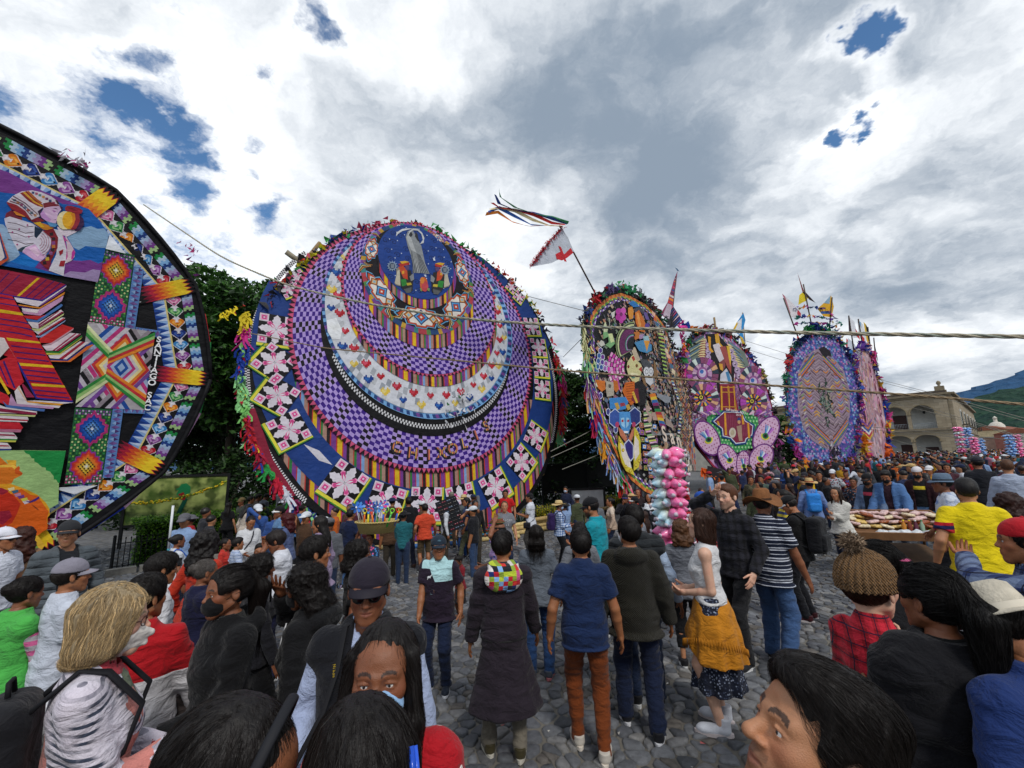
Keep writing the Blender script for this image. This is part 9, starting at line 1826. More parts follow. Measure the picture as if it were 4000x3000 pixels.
def crowd_mesh(seed,h=.036):
 r=random.Random(seed);fem=r.random()<.45;fat=r.uniform(.95,1.2);hat=r.random();V0,F0,mi=[],[],[];n=0
 tab=np.array(TORSO_F if fem else TORSO_M,float);tab[:,1:3]*=fat;O=A3(0,0,.92);sh=.15 if fem else .17;ax=r.choice((0,0,0,1,2));yw=r.uniform(-.5,.5);Rh=rotz(yw)@rotx(-r.uniform(-.15,.35));hc=A3(0,.015,1.56)
 top=Field((-.42,-.3,.72),(.42,.45,1.7),h);t2=tab.copy();t2[:,1:3]+=.014;top.put(loft(t2,O));skin=Field((-.42,-.3,.6),(.42,.5,1.75),h)
 for s in(-1,1):
  S=O+A3(s*sh,0,.42);W=A3(s*.25,.03,.82)if ax==0 or(ax==2 and s<0)else A3(s*.05,.28,1.1 if ax==1 else 1.45);E,W=ik(S,W,.285,.25,(s*.5,-1,-.2));top.put(ell(S,.065),.04);top.put(cone(S,E,.062,.056),.03);sl=r.random()<.5
  (top if sl else skin).put(cone(E,W,.05,.04),.02);skin.put(ell(W+nrm(W-E)*.07,(.035,.04,.06)),.02)
 head=lambda p:hc+Rh@np.asarray(p,float)
 skin.put(ell(hc+A3(0,0,.01),(.078,.092,.105),Rh));skin.put(cone(head((0,.03,-.03)),head((0,.06,-.085)),.055,.03),.02);skin.put(cone(head((0,.09,.0)),head((0,.105,-.022)),.012,.016),.01);skin.put(cone((0,-.01,1.38),hc-A3(0,0,.06),.055,.05),.02)
 hair=Field((-.2,-.25,1.1),(.2,.2,1.8),h);hair.put(ell(head((0,-.022,.04)),(.088,.103,.094),Rh))
 if fem and r.random()<.75:hair.put(cone(head((0,-.07,0)),head((0,-.11,-.26)),.08,.055),.03)
 hair.put(ell(head((0,.12,-.02)),(.08,.1,.095),Rh),.01,'s')
 bot=Field((-.3,-.25,.0),(.3,.3,1.05),h*1.3)
 for s in(-1,1):bot.put(cone((s*.09,0,.9),(s*.095,.01,.5),.1,.075),.04);bot.put(cone((s*.095,.01,.5),(s*.1,0,.03),.07,.055),.03)
 bot.put(loft([(.8,.17,.12,0),(.98,.15,.11,0)]),.03)
 L=[(skin,0),(top,1),(bot,2),(hair,3)]
 if hat<.35:cap=Field((-.25,-.25,1.45),(.25,.3,1.85),h);cap.put(ell(head((0,-.015,.07)),(.098,.115,.075),Rh));cap.put(ell(head((0,.11,.05)),(.08,.09,.022),Rh),.01);cap.put(rbox(head((0,0,-.06)),(.3,.3,.085),Rh),0,'s')if hat<.28 else cap.put(ell(head((0,0,.055)),(.19,.2,.022),Rh));L.append((cap,4))
 for f,m in L:
  V,F=f.mesh();V0.append(V);F0.append(F+n);mi+=[m]*len(F);n+=len(V)
 return np.concatenate(V0),np.concatenate(F0),mi,hat<.35
SHADE=[('black','#111116'),('black','#16161c'),('dark navy','#161c32'),('dark navy','#1d2747'),('maroon','#3f1420'),('grey','#5c5f66'),('charcoal','#2a2c32'),('white','#c4c8d0'),('white','#b8bcc6'),('red','#a01c24'),('blue','#2f4f8e'),('pale blue','#7f98be'),('olive green','#3f4530'),('brown','#4c3626'),('mustard','#b08420'),('pink','#b8788e'),('teal','#1f5f68'),('orange','#b2561e')]
def flatskin(k):return plain('far_skin',SKINS[k],.55,0,.1)
def crowd():
 r=random.Random(77);protos=[]
 for k in range(22):
  V,F,mi,hat=crowd_mesh(300+k);protos.append((mesh_np('person',V,F,[flatskin('tan'),cloth('#222228'),cloth('#1c2030'),plain('far_hair','#13100f',.45),cloth('#222')],True,midx=mi),hat))
 def limit(x):
  if x<9.9:return 16.6+max(0,x-5.3)*1.05
  if x<19:return 23.6+(x-11)*.62
  if x<29:return 31.0+(x-21)*.37
  if x<35:return 33.6+(x-29)*.7
  return 62
 pts=[];tries=0;mass=[]
 while len(pts)<470 and tries<60000:
  tries+=1;y=10.5+50*r.random()**1.35;u=r.uniform(.3,1.36);x=u*y
  if y>limit(x)-.8 or(y<16 and u<.52)or(y<12.5 and u<.72):continue
  if x>40 and(x-67)*.76+(y-66)*.65>-3 and u<1.05:continue
  if any((x-a)**2+(y-b)**2<(.5 if y<25 else .36)for a,b in pts):continue
  if math.hypot(x-6.6,y-9.2)<3.2:continue
  pts.append((x,y))
 pts.sort(key=lambda p:p[1]);hats=('#111116','#c8ccd2','#1a2440','#a02028','#5a5a60','#b89a68')
 tops=[(n,cloth(c))for n,c in SHADE];bots=[cloth(c)for c in('#14161e','#22304a','#2f4364','#3a342c','#1c1c22')];hairs=[plain('far_hair',c,.45)for c in('#100d0c','#171110','#2a1a12')];hm=[cloth(c)for c in hats];hn=('black','white','navy','red','grey','straw coloured')
 for i,(x,y)in enumerate(pts[:176]):
  me,hat=protos[r.randrange(22)];o=link('person',me);o.location=gpt(x,y);o.rotation_euler=(0,0,rad(r.choice((20,-10,150,190,80,-80,40,170)))+r.uniform(-.4,.4)-math.atan2(x,y));s=r.uniform(.87,1.02);o.scale=(s,s,s);nm,tm=tops[r.randrange(len(tops))]if r.random()<.7 else tops[r.randrange(5)];hk=r.randrange(6)
  for k,m in((0,flatskin(r.choice(('tan','brown','mid')))),(1,tm),(2,r.choice(bots)),(3,r.choice(hairs)),(4,hm[hk])):sl=o.material_slots[k];sl.link='OBJECT';sl.material=m
  zone='crowded below the spiral kite' if x<15 else('crowded below the lilac kite' if x/y<.86 else 'crowded before the town hall');prop(o,'onlooker in a %s top%s %s'%(nm,' and %s hat'%hn[hk]if hat else '',zone),'person','onlookers of the packed far crowd')
 Vs,Fs,Cs=[],[],[];n=0;low=[crowd_mesh(500+k,.07)for k in range(8)];sk=[lin(SKINS[k])for k in('tan','brown','mid')]
 ex=list(pts[176:])
 for _ in range(420):
  y=r.uniform(30,62);u=r.uniform(.55,1.36);x=u*y
  if y>limit(x)-.6 or(x>40 and(x-67)*.76+(y-66)*.65>-2 and u<1.05):continue
  ex.append((x,y))
 for x,y in ex:
  V,F,mi,hat=low[r.randrange(8)];a=r.uniform(0,6.28);s=r.uniform(.86,1.02);V=(V*s)@rotz(a).T+np.array(gpt(x,y));c=[r.choice(sk),lin(SHADE[r.randrange(18)][1]),lin(r.choice(('#14161e','#22304a','#3a342c'))),lin('#120f0e'),lin(r.choice(hats))];Vs.append(V);Fs.append(F+n);n+=len(V);Cs.append(np.array(c)[mi])
 o=link('crowd',mesh_np('crowd',np.concatenate(Vs),np.concatenate(Fs),attrmat('crowd_cloth',.8,.15),True,cols=np.concatenate(Cs)));prop(o,'dense distant crowd filling the square before the town hall','crowd',kind='stuff')
 fine_=[]
 for k in range(10):V,F,mi,hat=crowd_mesh(700+k,.021);fine_.append((mesh_np('person',V,F,[flatskin('tan'),cloth('#222228'),cloth('#1c2030'),plain('far_hair','#13100f',.45),cloth('#222')],True,midx=mi),hat))
 done=0;used=list(STAND)
 for _ in range(4000):
  if done>=30:break
  y=r.uniform(7.2,13.8);x=r.uniform(-.78,-.05)*y if r.random()<.8 else r.uniform(.1,.55)*y
  if any((x-a)**2+(y-b)**2<.42 for a,b in used)or(x+2.4)*-.574+(y-15.7)*.819>-1.6 or(-.33<x/y<.02 and y<9.5)or(x+8.7)*-.707+(y-11)*.707>-.8 or(x/y>.1 and y<11):continue
  used.append((x,y));me,hat=fine_[r.randrange(10)];o=link('person',me);o.location=gpt(x,y);o.rotation_euler=(0,0,rad(r.choice((0,10,-30,40,80,-90,150,200)))+r.uniform(-.3,.3)-math.atan2(x,y));q=r.uniform(.86,1.0);o.scale=(q,q,q);nm,tm=tops[r.randrange(len(tops))];hk=r.randrange(6);done+=1
  for k,m in((0,flatskin(r.choice(('tan','brown','mid')))),(1,tm),(2,r.choice(bots)),(3,r.choice(hairs)),(4,hm[hk])):sl=o.material_slots[k];sl.link='OBJECT';sl.material=m
  prop(o,'visitor in a %s top%s mingling %s'%(nm,' and %s hat'%hn[hk]if hat else '','before the crescent kite' if x<-.5 else 'near the bamboo poles' if x<3 else 'near the owl kite')if x>-6 else 'visitor in a %s top%s standing by the hedge'%(nm,' and %s hat'%hn[hk]if hat else ''),'person','visitors mingling below the kites')
 for k,(x,y)in enumerate(((-9.4,19.5),(-8.3,20.0),(-7.4,19.7),(-9.0,21.2),(-10.2,19.3),(-6.2,20.6))):
  me,hat=protos[(k*5+3)%22];o=link('person',me);o.location=gpt(x,y);o.rotation_euler=(0,0,2.4+k);nm,tm=tops[(k*4+7)%18];sl=o.material_slots[1];sl.link='OBJECT';sl.material=tm;prop(o,'distant person in a %s top under the trees at left'%nm,'person','distant people under the trees')
crowd()
ROPE=attrmat('rope_fibre',.9,.3,30,.5)
def rope(label,P,r,col='#a39a84',n=60,twist=True,group=None):
 P=np.array(P);s=np.concatenate(([0],np.cumsum(np.linalg.norm(np.diff(P,axis=0),axis=1))));t=np.linspace(0,s[-1],n);C_=np.stack([np.interp(t,s,P[:,k])for k in range(3)],1)
 for _ in range(6):C_[1:-1]=.25*C_[:-2]+.5*C_[1:-1]+.25*C_[2:]
 o=empty('rope',tuple(C_[0]),label=label,cat='rope',group=group);mb=MB();Q=C_-C_[0]
 if not twist:mb.tube(Q,r,5,lin(col));mb.build('cord',ROPE,o);return
 L=s[-1];m=int(min(L/(r*1.3),900));tt=np.linspace(0,n-1,m);B=np.stack([np.interp(tt,np.arange(n),Q[:,k])for k in range(3)],1);T=np.gradient(B,axis=0);T/=np.linalg.norm(T,axis=1)[:,None];U=np.cross(T,(0,0,1.0));U/=np.linalg.norm(U,axis=1)[:,None];W_=np.cross(T,U)
 for k in range(3):
  a=np.arange(m)*.42+k*2.094;mb2=MB();mb2.tube(B+(U*np.cos(a)[:,None]+W_*np.sin(a)[:,None])*r*.52,r*.56,6,lin(('#a8a08c','#9c9480','#8e9488')[k]if col=='#a39a84' else col));mb2.build('strand',ROPE,o)
rope('thick pale rope sagging from the twelve sided kite across the whole picture',[(-9.53,10.2,8.997),(-5.78,8.05,6.327),(-3.81,6.92,5.2),(-2.02,5.89,4.426),(-.59,5.07,3.888),(.71,4.33,3.521),(1.99,3.6,3.211),(2.79,3.14,3.028),(3.47,2.75,2.874)],.0155)
rope('brown rope running from the left rim of the crescent kite to the right edge',[(-7.57,11.9,5.979),(-4.35,9.67,4.845),(-.84,7.23,3.874),(.92,6.02,3.388),(2.12,5.18,3.084),(3.02,4.56,2.862),(3.78,4.03,2.677),(4.4,3.6,2.505)],.013,'#8a775e')
GUY='thin guy lines of the kites'
for text_,pts_ in(('thin guy line between the crescent kite and the owl kite, upper one',[(.77,17.5,9.11),(2.85,15.5,7.668)]),('thin guy line between the crescent kite and the owl kite, slanting one',[(2.19,17.6,6.421),(2.74,15.6,6.703)]),
('thin guy line from the left rim of the owl kite, top of three',[(1.11,13.00,2.415),(2.95,16.3,3.223)]),('thin guy line from the left rim of the owl kite, middle of three',[(1.11,13.00,2.238),(2.82,16.3,2.844)]),('thin guy line from the left rim of the owl kite, lowest of three',[(1.43,13.00,1.878),(3.29,16.6,2.339)]),
('guy line from the tall lilac kite crossing the roof of the stone building',[(28.4,33.00,7.804),(18.83,18.47,4.426),(14.56,12.00,2.882)]),('guy line just below the first one over the stone building',[(28.36,33.00,7.621),(22.26,22.82,5.162),(16.97,14.00,2.914)]),('guy line falling across the side wall of the stone building',[(31.19,34.00,6.164),(14.43,12.00,2.336)]),
('guy line over the upper arches of the stone building',[(29.6,34.00,6.166),(19.09,18.21,3.373),(15.62,13.00,2.31)]),('long guy line crossing the middle of the lilac kite',[(19.04,30.00,4.533),(18.21,17.77,2.803),(18.03,15.00,2.335)]),('guy line over the lower arches to the cotton candy',[(26.04,33.00,4.009),(17.52,16.00,2.49)]),('lowest guy line slanting down over the far crowd',[(29.37,34.00,3.208),(14.71,14.00,1.759)]),
('guy line from the spiral kite to the lilac kite, upper one',[(13.26,24.00,8.759),(20.13,30.00,9.12)]),('guy line from the spiral kite to the lilac kite, lower one',[(13.2,24.00,8.292),(19.86,30.00,8.617)])):
 rope(text_,pts_,.012,'#7d7a70',24,False,GUY)
def candymat(name,c1,c2,z0):
 m,g,b=newmat(name);X,Y,Z=g.xyz(g.coord());c=g.mix(g.rng(X,.03,.2),lin(c1),lin(c2));c=g.mix(g.rng(g.noise(g.coord(),20,3,.6),.3,.7,0,.25),c,lin('#f0e6ee'));pset(g,b,col=c,rough=.35,spec=.5,coat=.5,normal=g.bump(g.noise(g.coord(),30,4,.6),.5,.01));b.inputs['Subsurface Weight'].default_value=.25;b.inputs['Subsurface Radius'].default_value=(.05,.03,.03);return m
PINK=candymat('pink_candy','#e8408f','#ee66a8',0);AQUA=candymat('pastel_candy','#dfe2b4','#a4d0e2',0);BLUE=candymat('blue_candy','#5a9ad8','#6aa8e0',0);CELLO=plain('cellophane_tip','#c8bcc8',.15,0,.05)
def bag_meshes(n,m):
 prof=[(.004,.0),(.028,.015),(.058,.05),(.072,.1),(.066,.15),(.038,.2),(.012,.235),(.03,.262),(.001,.262)];R=roty(math.pi/2);out=[]
 for mat in(PINK,AQUA,BLUE):
  V=[];th=np.arange(n)*2*math.pi/n
  for r,z in prof:
   for t in th:V.append((r*math.cos(t)*1.0*(1+.06*math.sin(3*t+z*40)),r*math.sin(t)*.92*(1+.06*math.sin(2*t+z*30)),z))
  F=np.array([(i*n+j,i*n+(j+1)%n,(i+1)*n+(j+1)%n,(i+1)*n+j)for i in range(len(prof)-1)for j in range(n)]);V=np.array(V)@R.T;out.append(mesh_np('bag',V,F,[mat,CELLO],True,midx=[1 if q//n>=6 else 0 for q in range(len(F))]))
 return out
BAGS=bag_meshes(12,0)
def candy(P,z0,z1,label,pick,step=.135,around=7,k=1.0,group=None):
 r=random.Random(int(P[0]*10));t=empty('cotton_candy_stand',(P[0],P[1],P[2]),label=label,cat='cotton candy',group=group);mb=MB();mb.tube([(0,0,0 if z0>.3 else z0),(0,0,z1+.02)],.018,6,lin('#8a7458'));mb.build('pole',POLE,t);z=z0;row=0
 while z<z1:
  for q in range(around):
   a=6.283*(q+.5*(row%2))/around+r.uniform(-.12,.12);o=link('bag',BAGS[pick(a,(z-z0)/(z1-z0))],t);o.location=(.02*math.cos(a),.02*math.sin(a),z+r.uniform(-.02,.02));o.rotation_euler=(r.uniform(-.5,.5),r.uniform(-.05,.3),a);s=k*r.uniform(.9,1.1);o.scale=(s,s,s*1.0)
  z+=step*k;row+=1
c0,c1=(2.19,6.25,.868),(2.374,6.25,2.299)
candy((c0[0],c0[1],float(GZ(c0[0],c0[1]))),c0[2]-float(GZ(c0[0],c0[1])),c1[2]-float(GZ(c0[0],c0[1])),'tall stack of pink and pastel cotton candy bags in the middle of the crowd',lambda a,q:1 if math.cos(a-2.85)>.35 and q>.22 else 0)
FC='distant cotton candy stacks at the right'
for text_,(x,y,z),h_,pk in(('distant cotton candy stack, pink and green, leftmost',(28.769,28.000,2.084),1.5,lambda a,q:int(q*9)%2),('distant cotton candy stack, all blue at the top, second from left',(29.828,28.5,2.369),1.3,lambda a,q:2),('distant cotton candy stack, pink below the blue one',(29.079,27.5,1.979),1.0,lambda a,q:0),
('distant small blue cotton candy stack right of the pink one',(29.978,28.000,1.908),.9,lambda a,q:2),('distant blue cotton candy stack near the right edge',(29.641,26.000,1.746),1.3,lambda a,q:2),('distant pink cotton candy stack at the right edge',(30.051,26.000,1.736),1.3,lambda a,q:0)):
 g0=float(GZ(x,y));candy((x,y,g0),z-g0,z-g0+h_,text_,pk,.15,5,1.0,FC)
def cart():
 x,y,z=(7.207,8.7,.404);g0=float(GZ(x,y));t=empty('food_cart',(x,y,g0),(rad(17),0,rad(-18)),'wooden street food cart with snacks, fruit and bottles in the right crowd','cart');WD=attrmat('cart_wood',.7,.25,6,.4);zt=.82
 mb=MB();mb.box((0,0,zt),(1.55,.98,.05),lin('#6a4a30'));mb.build('tray',WD,t)
 for c,s in(((0,-.5,zt+.06),(1.6,.03,.14)),((0,.5,zt+.06),(1.6,.03,.14)),((-.79,0,zt+.06),(.03,.97,.14)),((.79,0,zt+.06),(.03,.97,.14))):mb=MB();mb.box(c,s,lin('#7a5638'));mb.build('side_board',WD,t)
 for a in(-.65,.65):
  for b in(-.38,.38):mb=MB();mb.tube([(a,b,0),(a*.95,b*.95,zt)],.025,6,lin('#4a3626'));mb.build('leg',WD,t)
 mb=MB();mb.box((0,0,.3),(1.3,.8,.03),lin('#5a4430'));mb.build('shelf',WD,t)
 r=random.Random(5);R0=rotz(rad(-18))@rotx(rad(17));base=np.array((x,y,g0));n=0
 def put(name,mesh,label,cat,grp,u,v,zz,rot):o=link(name,mesh);o.location=Vector(base+R0@np.array((u,v,zz)));o.rotation_euler=rot;prop(o,label,cat,grp);return o
 def packet(col):
  f=Field((-.12,-.09,-.05),(.12,.09,.05),.012);f.put(rbox((0,0,0),(.1,.065,.028),np.eye(3),.026));V,F=f.mesh();V=V+vnormals(V,F)*(vnoise(V*26)*.008)[:,None];return mesh_np('snack_packet',V,F,plain('snack_'+col,col,.25,0,.3,30))
 kinds=(('pale yellow',packet('#c8a860')),('pinkish white',packet('#c8a8a4')),('cream',packet('#d0c0a0')),('reddish brown',packet('#8a4a2a')))
 for a in range(9):
  for b in range(4):
   lay=r.choice((0,0,1));nm,me=kinds[(a*2+b+(r.random()<.3))%4 if b<3 else 1];put('snack_packet',me,'%s snack packet heaped at the %s of the food cart'%(nm,'back' if b>1 else 'middle'),'snack','snack packets on the food cart',-.66+a*.165+r.uniform(-.03,.03),-.1+b*.16,zt+.06+.055*lay+.02*b,(r.uniform(-.3,.3),r.uniform(-.3,.3),r.uniform(-.6,.6)))
 mb=MB();mb.ell((0,0,0),(.036,.036,.034),10,7,lin('#6f8a28'));lime=mb.mesh('lime',attrmat('lime_skin',.4,.2))
 for k in range(16):put('lime',lime,'green lime in the pile at the front right of the food cart','lime','limes on the food cart',.42+.075*(k%4)+r.uniform(-.01,.01),-.4+.07*(k//4%3),zt+.06+.05*(k//12),(0,0,k))
 for k,(col,cap)in enumerate((('#b8782a','#d8b82a'),('#7a3a2a','#d8b82a'),('#5a2a3a','#c8c8c8'),('#8aa08a','#2a6a3a'))):mb=MB();mb.lathe([(.034,0),(.036,.12),(.014,.17),(.014,.19)],n=10,col=lin(col));mb.lathe([(.016,.19),(.016,.21),(.001,.212)],n=8,col=lin(cap));put('sauce_bottle',mb.mesh('sauce_bottle',attrmat('bottle',.2,.05)),'small %s sauce bottle standing on the food cart'%('orange','brown','dark','pale green')[k],'bottle','bottles on the food cart',.05+.09*k,-.24,zt+.03,(0,0,0))
 for k in range(5):f=Field((-.14,-.12,-.07),(.14,.12,.09),.014);f.put(ell((0,0,0),(.1,.085,.055)));V,F=f.mesh();V=V+vnormals(V,F)*(vnoise(V*22+k*7)*.022)[:,None];put('plastic_bag',mesh_np('plastic_bag',V,F,plain('white_plastic','#c4c8cc',.25,0,.15,12)),'crumpled white plastic bag on the front edge of the food cart','plastic bag','plastic bags on the food cart',-.35+.17*k,-.38,zt+.075,(0,0,k*1.3))
cart()
def basket():
 x,y,z=(-2.228,7.2,1.08);t=empty('basket',(x,y,z),(0,0,rad(12)),'shallow woven straw basket full of bright playthings on a seller\'s head','basket');m,g,b=newmat('woven_straw');p=g.coord();X,Y,Z=g.xyz(p);h=g.m('MULTIPLY',g.m('SINE',g.m('MULTIPLY',Z,260)),g.m('SINE',g.m('MULTIPLY',X,150)));pset(g,b,col=g.mix(g.noise(p,40,3,.6),lin('#a8904a'),lin('#c8b478')),rough=.8,normal=g.bump(h,.8,.006))
 mb=MB();mb.lathe([(.001,0),(.24,0),(.29,.16),(.31,.17),(.29,.18),(.27,.15),(.22,.03)],n=26,sx=1.1,sy=.8);mb.build('body',m,t);mb=MB();mb.tube([(.335*math.cos(a),.25*math.sin(a),.175)for a in np.linspace(0,6.283,27)],.014,6,cap=False);mb.build('rim',m,t)
 r=random.Random(6);pm=attrmat('bright_plastic',.3,.1,5,.05,.5)
 def item(nm,build,u,v,label,cat):
  mb=MB();build(mb);o=mb.build(nm,pm);o.location=(x+u,y+v,z+.1);o.rotation_euler=(r.uniform(-.25,.25),r.uniform(-.3,.3)+u*.9,r.uniform(-.5,.5));prop(o,label,cat,'playthings in the basket')
 def pin(col):
  def f(mb):
   mb.tube([(0,0,0),(0,0,.3)],.006,5,lin('#c8c8c8'))
   for k in range(6):a=k*1.047;mb.add([(0,-.01,.32),(.075*math.cos(a-.3),-.03,.32+.075*math.sin(a-.3)),(.095*math.cos(a),-.01,.32+.095*math.sin(a)),(.07*math.cos(a+.35),.0,.32+.07*math.sin(a+.35))],[(0,1,2,3)],lin(col))
   mb.ell((0,-.02,.32),.016,8,5,lin('#e8e8ee'))
  return f
 def wand(c1,c2):
  def f(mb):mb.tube([(0,0,0),(0,0,.22)],.014,7,lin(c1));mb.tube([(.032*math.cos(a),0,.26+.032*math.sin(a))for a in np.linspace(0,6.283,13)],.008,5,lin(c2),cap=False);mb.ell((0,0,.215),.02,8,5,lin(c2))
  return f
 for k in range(9):item('pinwheel',pin(('#2f5fc0','#3a78d8','#5a9ae0','#c83a8a')[k%4]),-.27+.045*k,r.uniform(-.12,.14),'%s paper pinwheel standing in the seller\'s basket'%('blue','bright blue','pale blue','magenta')[k%4],'pinwheel')
 for k in range(12):n_=('orange','green','yellow','blue')[k%4];item('bubble_wand',wand(('#e06a1c','#2fa83a','#e0c81c','#2a5fc8')[k%4],('#d8c82a','#e04a1c','#2f8ad8','#7fd83a')[(k+k//4)%4]),-.18+.042*k,r.uniform(-.16,.05),'%s plastic bubble wand standing in the seller\'s basket'%n_,'bubble wand')
basket()
def rack():
 x,y,z=(-1.553,11.6,.424);t=empty('sunglasses_board',(x,y,z),(rad(-8),rad(-18),rad(15)),'black board covered with rows of sunglasses held by the hat seller','board');mb=MB();mb.box((0,0,.42),(.56,.03,.84),lin('#1a1b20'));mb.build('panel',attrmat('rack_foam',.9,.1),t)
 r=random.Random(2)
 for a in range(4):
  for b in range(9):
   mb=MB();c=lin(r.choice(('#0c0c10','#20242e','#3a2a22','#5a6a80','#7a2a3a')))
   for s in(-1,1):mb.ell((s*.028,-.025,0),(.025,.008,.018),8,5,c)
   mb.tube([(-.055,-.02,.01),(.055,-.02,.01)],.004,4,c);o=mb.build('sunglasses',attrmat('rack_lens',.1,.05,5,0,.7),t);o.location=(-.2+a*.134,0,.06+b*.09)
rack()
def pole_():
 a,b=(-5.091,6.6,1.013),(-5.093,6.6,1.623);mb=MB();mb.tube([(0,0,0),tuple(np.array(b)-np.array(a))],.016,8,lin('#d0d4d8'));mb.tube([(0,0,-.9),(0,0,0)],.016,8,lin('#3a8a9a'));o=mb.build('white_pole',attrmat('painted_tube',.4,.05));o.location=a;prop(o,'slim white pole held upright in front of the hedge','pole')
pole_();backpack(glassgirl,'bright blue bag on the back of the girl in glasses','#1a50b0',.8)
def chest(P,x,z,out=.02):
 tb=P['tab'];rx,ry,yo=(np.interp(z,tb[:,0],tb[:,q])for q in(1,2,3));return P['T']((x,yo+(ry+.014)*math.sqrt(max(0,1-(x/(rx+.014))**2))+out,z))
def chest_text(P,txt,z,size,col,label=None,x0=0.0,step=None,back=False):
 par=P['root'];step=step or size*.72;n=len(txt)
 for i,ch in enumerate(txt):
  if ch==' ':continue
  x=x0+((n-1)/2-i)*step;cu=bpy.data.curves.new('letter','FONT');cu.body=ch;cu.size=size;cu.align_x='CENTER';cu.extrude=.001;q=bpy.data.objects.new('letter',cu);me=bpy.data.meshes.new_from_object(q);bpy.data.objects.remove(q);bpy.data.curves.remove(cu);me.materials.clear();me.materials.append(plain('print_'+col,col,.8));o=link('letter',me,par);o.location=Vector(chest(P,x,z));o.rotation_euler=(math.pi/2-.05,0,math.pi-x*3.5)
chest_text(eagle,'AMERICAN',.32,.062,'#c8c8cc');chest_text(eagle,'   LE',.22,.062,'#c8c8cc')
chest_text(teal,'H',.33,.06,'#d0e0e0',x0=-.06)
mb=MB();lp=[(0,0),(.018,.012),(.035,.01),(.055,.03),(.062,.026),(.05,.008),(.042,-.004),(.05,-.022),(.04,-.02),(.032,-.008),(.018,-.012),(.004,-.03),(.0,-.026),(.008,-.012)];mb.prism([(-x,z)for x,z in lp],0,.003,lin('#d8dce0'),np.array(((1,0,0),(0,0,1),(0,1,0.))));o=mb.build('emblem',attrmat('shirt_print',.8,.05),kit['root']);o.location=Vector(chest(kit,.1,.33,.012))
def held(P,name,label,cat,at,build,rot=None):
 t=thing_at(P,name,label,cat);build(t,np.array(P['T'](at)),P['Rt'])
def slr(t,c,R):
 pl=attrmat('camera_plastic',.35,.1,30,.2,.4);K_=lin('#131315')
 mb=MB();mb.box(c,(.128,.052,.088),K_,R,.97);mb.box(c+R@A3(-.05,.018,-.004),(.03,.04,.08),K_,R);mb.build('camera_body',pl,t);mb=MB();mb.box(c+R@A3(0,.004,.057),(.056,.052,.03),K_,R,.7);mb.build('viewfinder',pl,t)
 mb=MB();B=frame(R@A3(0,1,-.25));V=[c+B@A3(r_q*math.cos(a),r_q*math.sin(a),z)for r_q,z in((.034,.02),(.036,.05),(.034,.052),(.037,.07),(.037,.11),(.03,.112),(.026,.1),(.001,.098))for a in np.arange(16)*.3927];mb.add(V,[(i*16+j,i*16+(j+1)%16,(i+1)*16+(j+1)%16,(i+1)*16+j)for i in range(7)for j in range(16)],K_,True);mb.build('lens',pl,t)
 mb=MB();mb.ell(c+R@A3(.045,0,.05),(.01,.01,.008),8,5,lin('#8a8a8a'));mb.build('shutter_button',pl,t)
held(vest,'camera','black camera with a zoom lens hanging at the vest man\'s side','camera',(.15,.3,.06),slr)
def camera_strap():
 t=thing_at(vest,'camera_strap','black camera strap with yellow lettering round the neck of the vest man','strap');T=vest['T'];mb=MB()
 mb.tube([T((.21,.28,.08)),T((.12,.19,.25)),T((.085,.145,.38)),T((.085,.05,.505)),T((.0,-.085,.53)),T((-.085,.05,.505)),T((-.085,.15,.36)),T((-.02,.2,.22)),T((.1,.28,.09))],.016,8,lin('#16161a'),sq=.25);mb.build('band',attrmat('webbing',.8,.1),t)
 for sx,x0,z0 in((-1,-.088,.4),(1,.088,.42)):
  for i,ch in enumerate('Nikon'):
   cu=bpy.data.curves.new('letter','FONT');cu.body=ch;cu.size=.015;cu.align_x='CENTER';cu.align_y='CENTER';q=bpy.data.objects.new('letter',cu);me=bpy.data.meshes.new_from_object(q);bpy.data.objects.remove(q);bpy.data.curves.remove(cu);me.materials.clear();me.materials.append(plain('strap_yellow','#c8a81c',.7));o=link('letter',me,t);o.location=Vector(T((x0,.172,z0-.05+(i if sx<0 else 4-i)*.0095)));o.rotation_euler=(math.pi/2,sx*1.35,math.pi)
camera_strap()
held(phoneman,'phone','pale smartphone in the hands of the man in black','phone',(0,.37,.33),lambda t,c,R:[MB().box(c,(.075,.01,.15),lin('#b8c0c8'),R@rotx(-.5)).build('case',attrmat('phone_glass',.15,.05),t)])
held(hood,'phone','dark smartphone in the raised hand of the girl in the black hood','phone',(.02,.27,.62),lambda t,c,R:[MB().box(c,(.07,.01,.14),lin('#101014'),R@rotz(.8)).build('case',attrmat('phone_glass',.15,.05),t)])
held(granny,'pink_cloth','bright pink cloth in the hands of the grey haired woman','cloth',(-.02,.3,.18),lambda t,c,R:[MB().add([c+R@A3(-.05,0,.1),c+R@A3(.04,.02,.1),c+R@A3(.06,.0,-.02),c+R@A3(.05,.02,-.16),c+R@A3(-.04,.01,-.18),c+R@A3(-.07,.03,-.02)],[(0,1,2,5),(5,2,3,4)],lin('#d03a78')).build('fabric',attrmat('pink_fabric',.8,.1),t)])
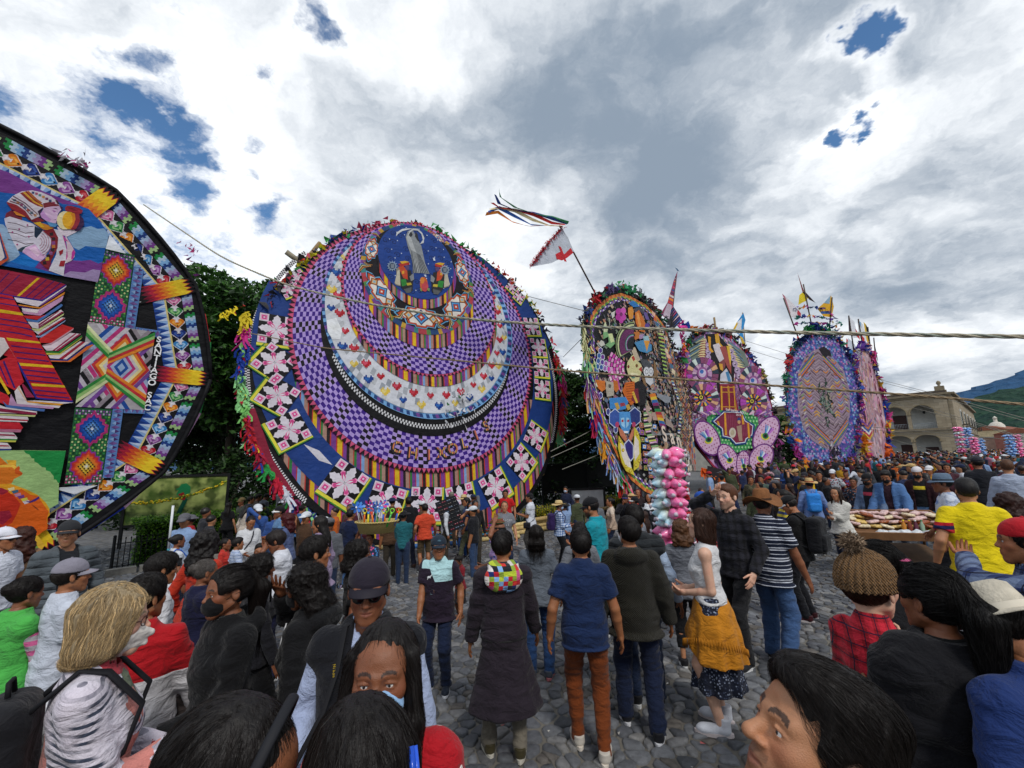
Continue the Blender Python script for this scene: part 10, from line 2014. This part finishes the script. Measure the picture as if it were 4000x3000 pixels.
def clip_():
 t=thing_at(backgirl,'hair_clip','bright blue clip in the black hair at the bottom centre','hair clip');H_=backgirl['Hd'];mb=MB();mb.tube([H_((.055,-.105,.062)),H_((.052,-.118,.03)),H_((.04,-.122,-.005)),H_((.03,-.118,-.04))],.006,8,lin('#1a4ab8'));mb.tube([H_((.065,-.1,.058)),H_((.062,-.114,.025)),H_((.048,-.12,-.008)),H_((.03,-.118,-.04))],.005,8,lin('#2a5ad0'));mb.build('bar',attrmat('glossy_plastic',.2,.05),t)
 t=thing_at(headgirl,'hair_band','black fabric band over the head of the bending girl','hair band');H_=headgirl['Hd'];mb=MB();mb.tube([H_((.094*math.cos(a),.035+.01*math.sin(a),.03+.108*math.sin(a)))for a in np.linspace(-.15,math.pi+.15,20)],.009,8,lin('#15161c'),sq=.45);mb.build('band',attrmat('band_fabric',.7,.1),t)
clip_()
def hood_lining():
 T=coat['T'];f=Field(T((0,-.12,.42))-.26,T((0,-.12,.42))+.26,.011);f.put(ell(T((0,-.125,.425)),(.155,.065,.115),coat['Rt']));f.put(ell(T((-.07,-.06,.5)),(.06,.05,.05)),.04);f.put(ell(T((.07,-.06,.5)),(.06,.05,.05)),.04);V,F=f.mesh();V=V+vnormals(V,F)*(vnoise(V*13)*.01)[:,None];link('hood',mesh_np('hood',V,F,cloth('#888888','patchwork',s=.036)),coat['root'])
 mb=MB();[mb.tube([hood['T']((s*.03,.12,.44)),hood['T']((s*.035,.145,.34)),hood['T']((s*.04,.15,.2))],.004,5,lin('#c8c8cc'))for s in(-1,1)];mb.build('drawstring',attrmat('cord_white',.8,.05),hood['root'])
 r=random.Random(3);t=thing_at(smallgirl,'plaything_bundle','bunch of neon plastic rings carried by the small girl','playthings');T=smallgirl['T']
 for k in range(12):c=np.array(T((r.uniform(-.11,.11),.3,.16+r.uniform(-.02,.26))));a0=r.uniform(0,3);mb=MB();mb.tube([c+A3(.035*math.cos(a)*math.cos(a0),.035*math.cos(a)*math.sin(a0),.045*math.sin(a))for a in np.linspace(0,6.283,13)],.01,6,lin(('#e8641c','#d82a6a','#7fc81c','#e0c01c','#c8287a')[k%5]),cap=False);mb.build('ring',attrmat('bright_plastic',.3,.1,5,.05,.5),t)
 m,g,b=newmat('soap_film');pset(g,b,col=(.9,.95,1,1),rough=.02,trans=1.0,ior=1.03,spec=1.0);mb=MB();mb.ell((0,0,0),.02,16,12);me=mb.mesh('soap_bubble',m,True)
 for k,(p,s)in enumerate((((-1.009,2.6,1.479),.8),((-.948,2.6,1.478),.8),((-.667,3.6,1.157),.9),((-1.469,4.000,1.459),.9),((-2.025,9.000,1.553),2.2),((.923,10.000,1.411),1.8))):o=link('soap_bubble',me);o.location=p;o.scale=(s,s,s);prop(o,'soap bubble floating %s'%('before the black top of the woman with the ponytail','just beside the first bubble at the black top','in front of the football shirt','at the dark ponytail of the earring woman','by the head of the man in the black jacket','near the yellow flower bed')[k],'soap bubble')
hood_lining()
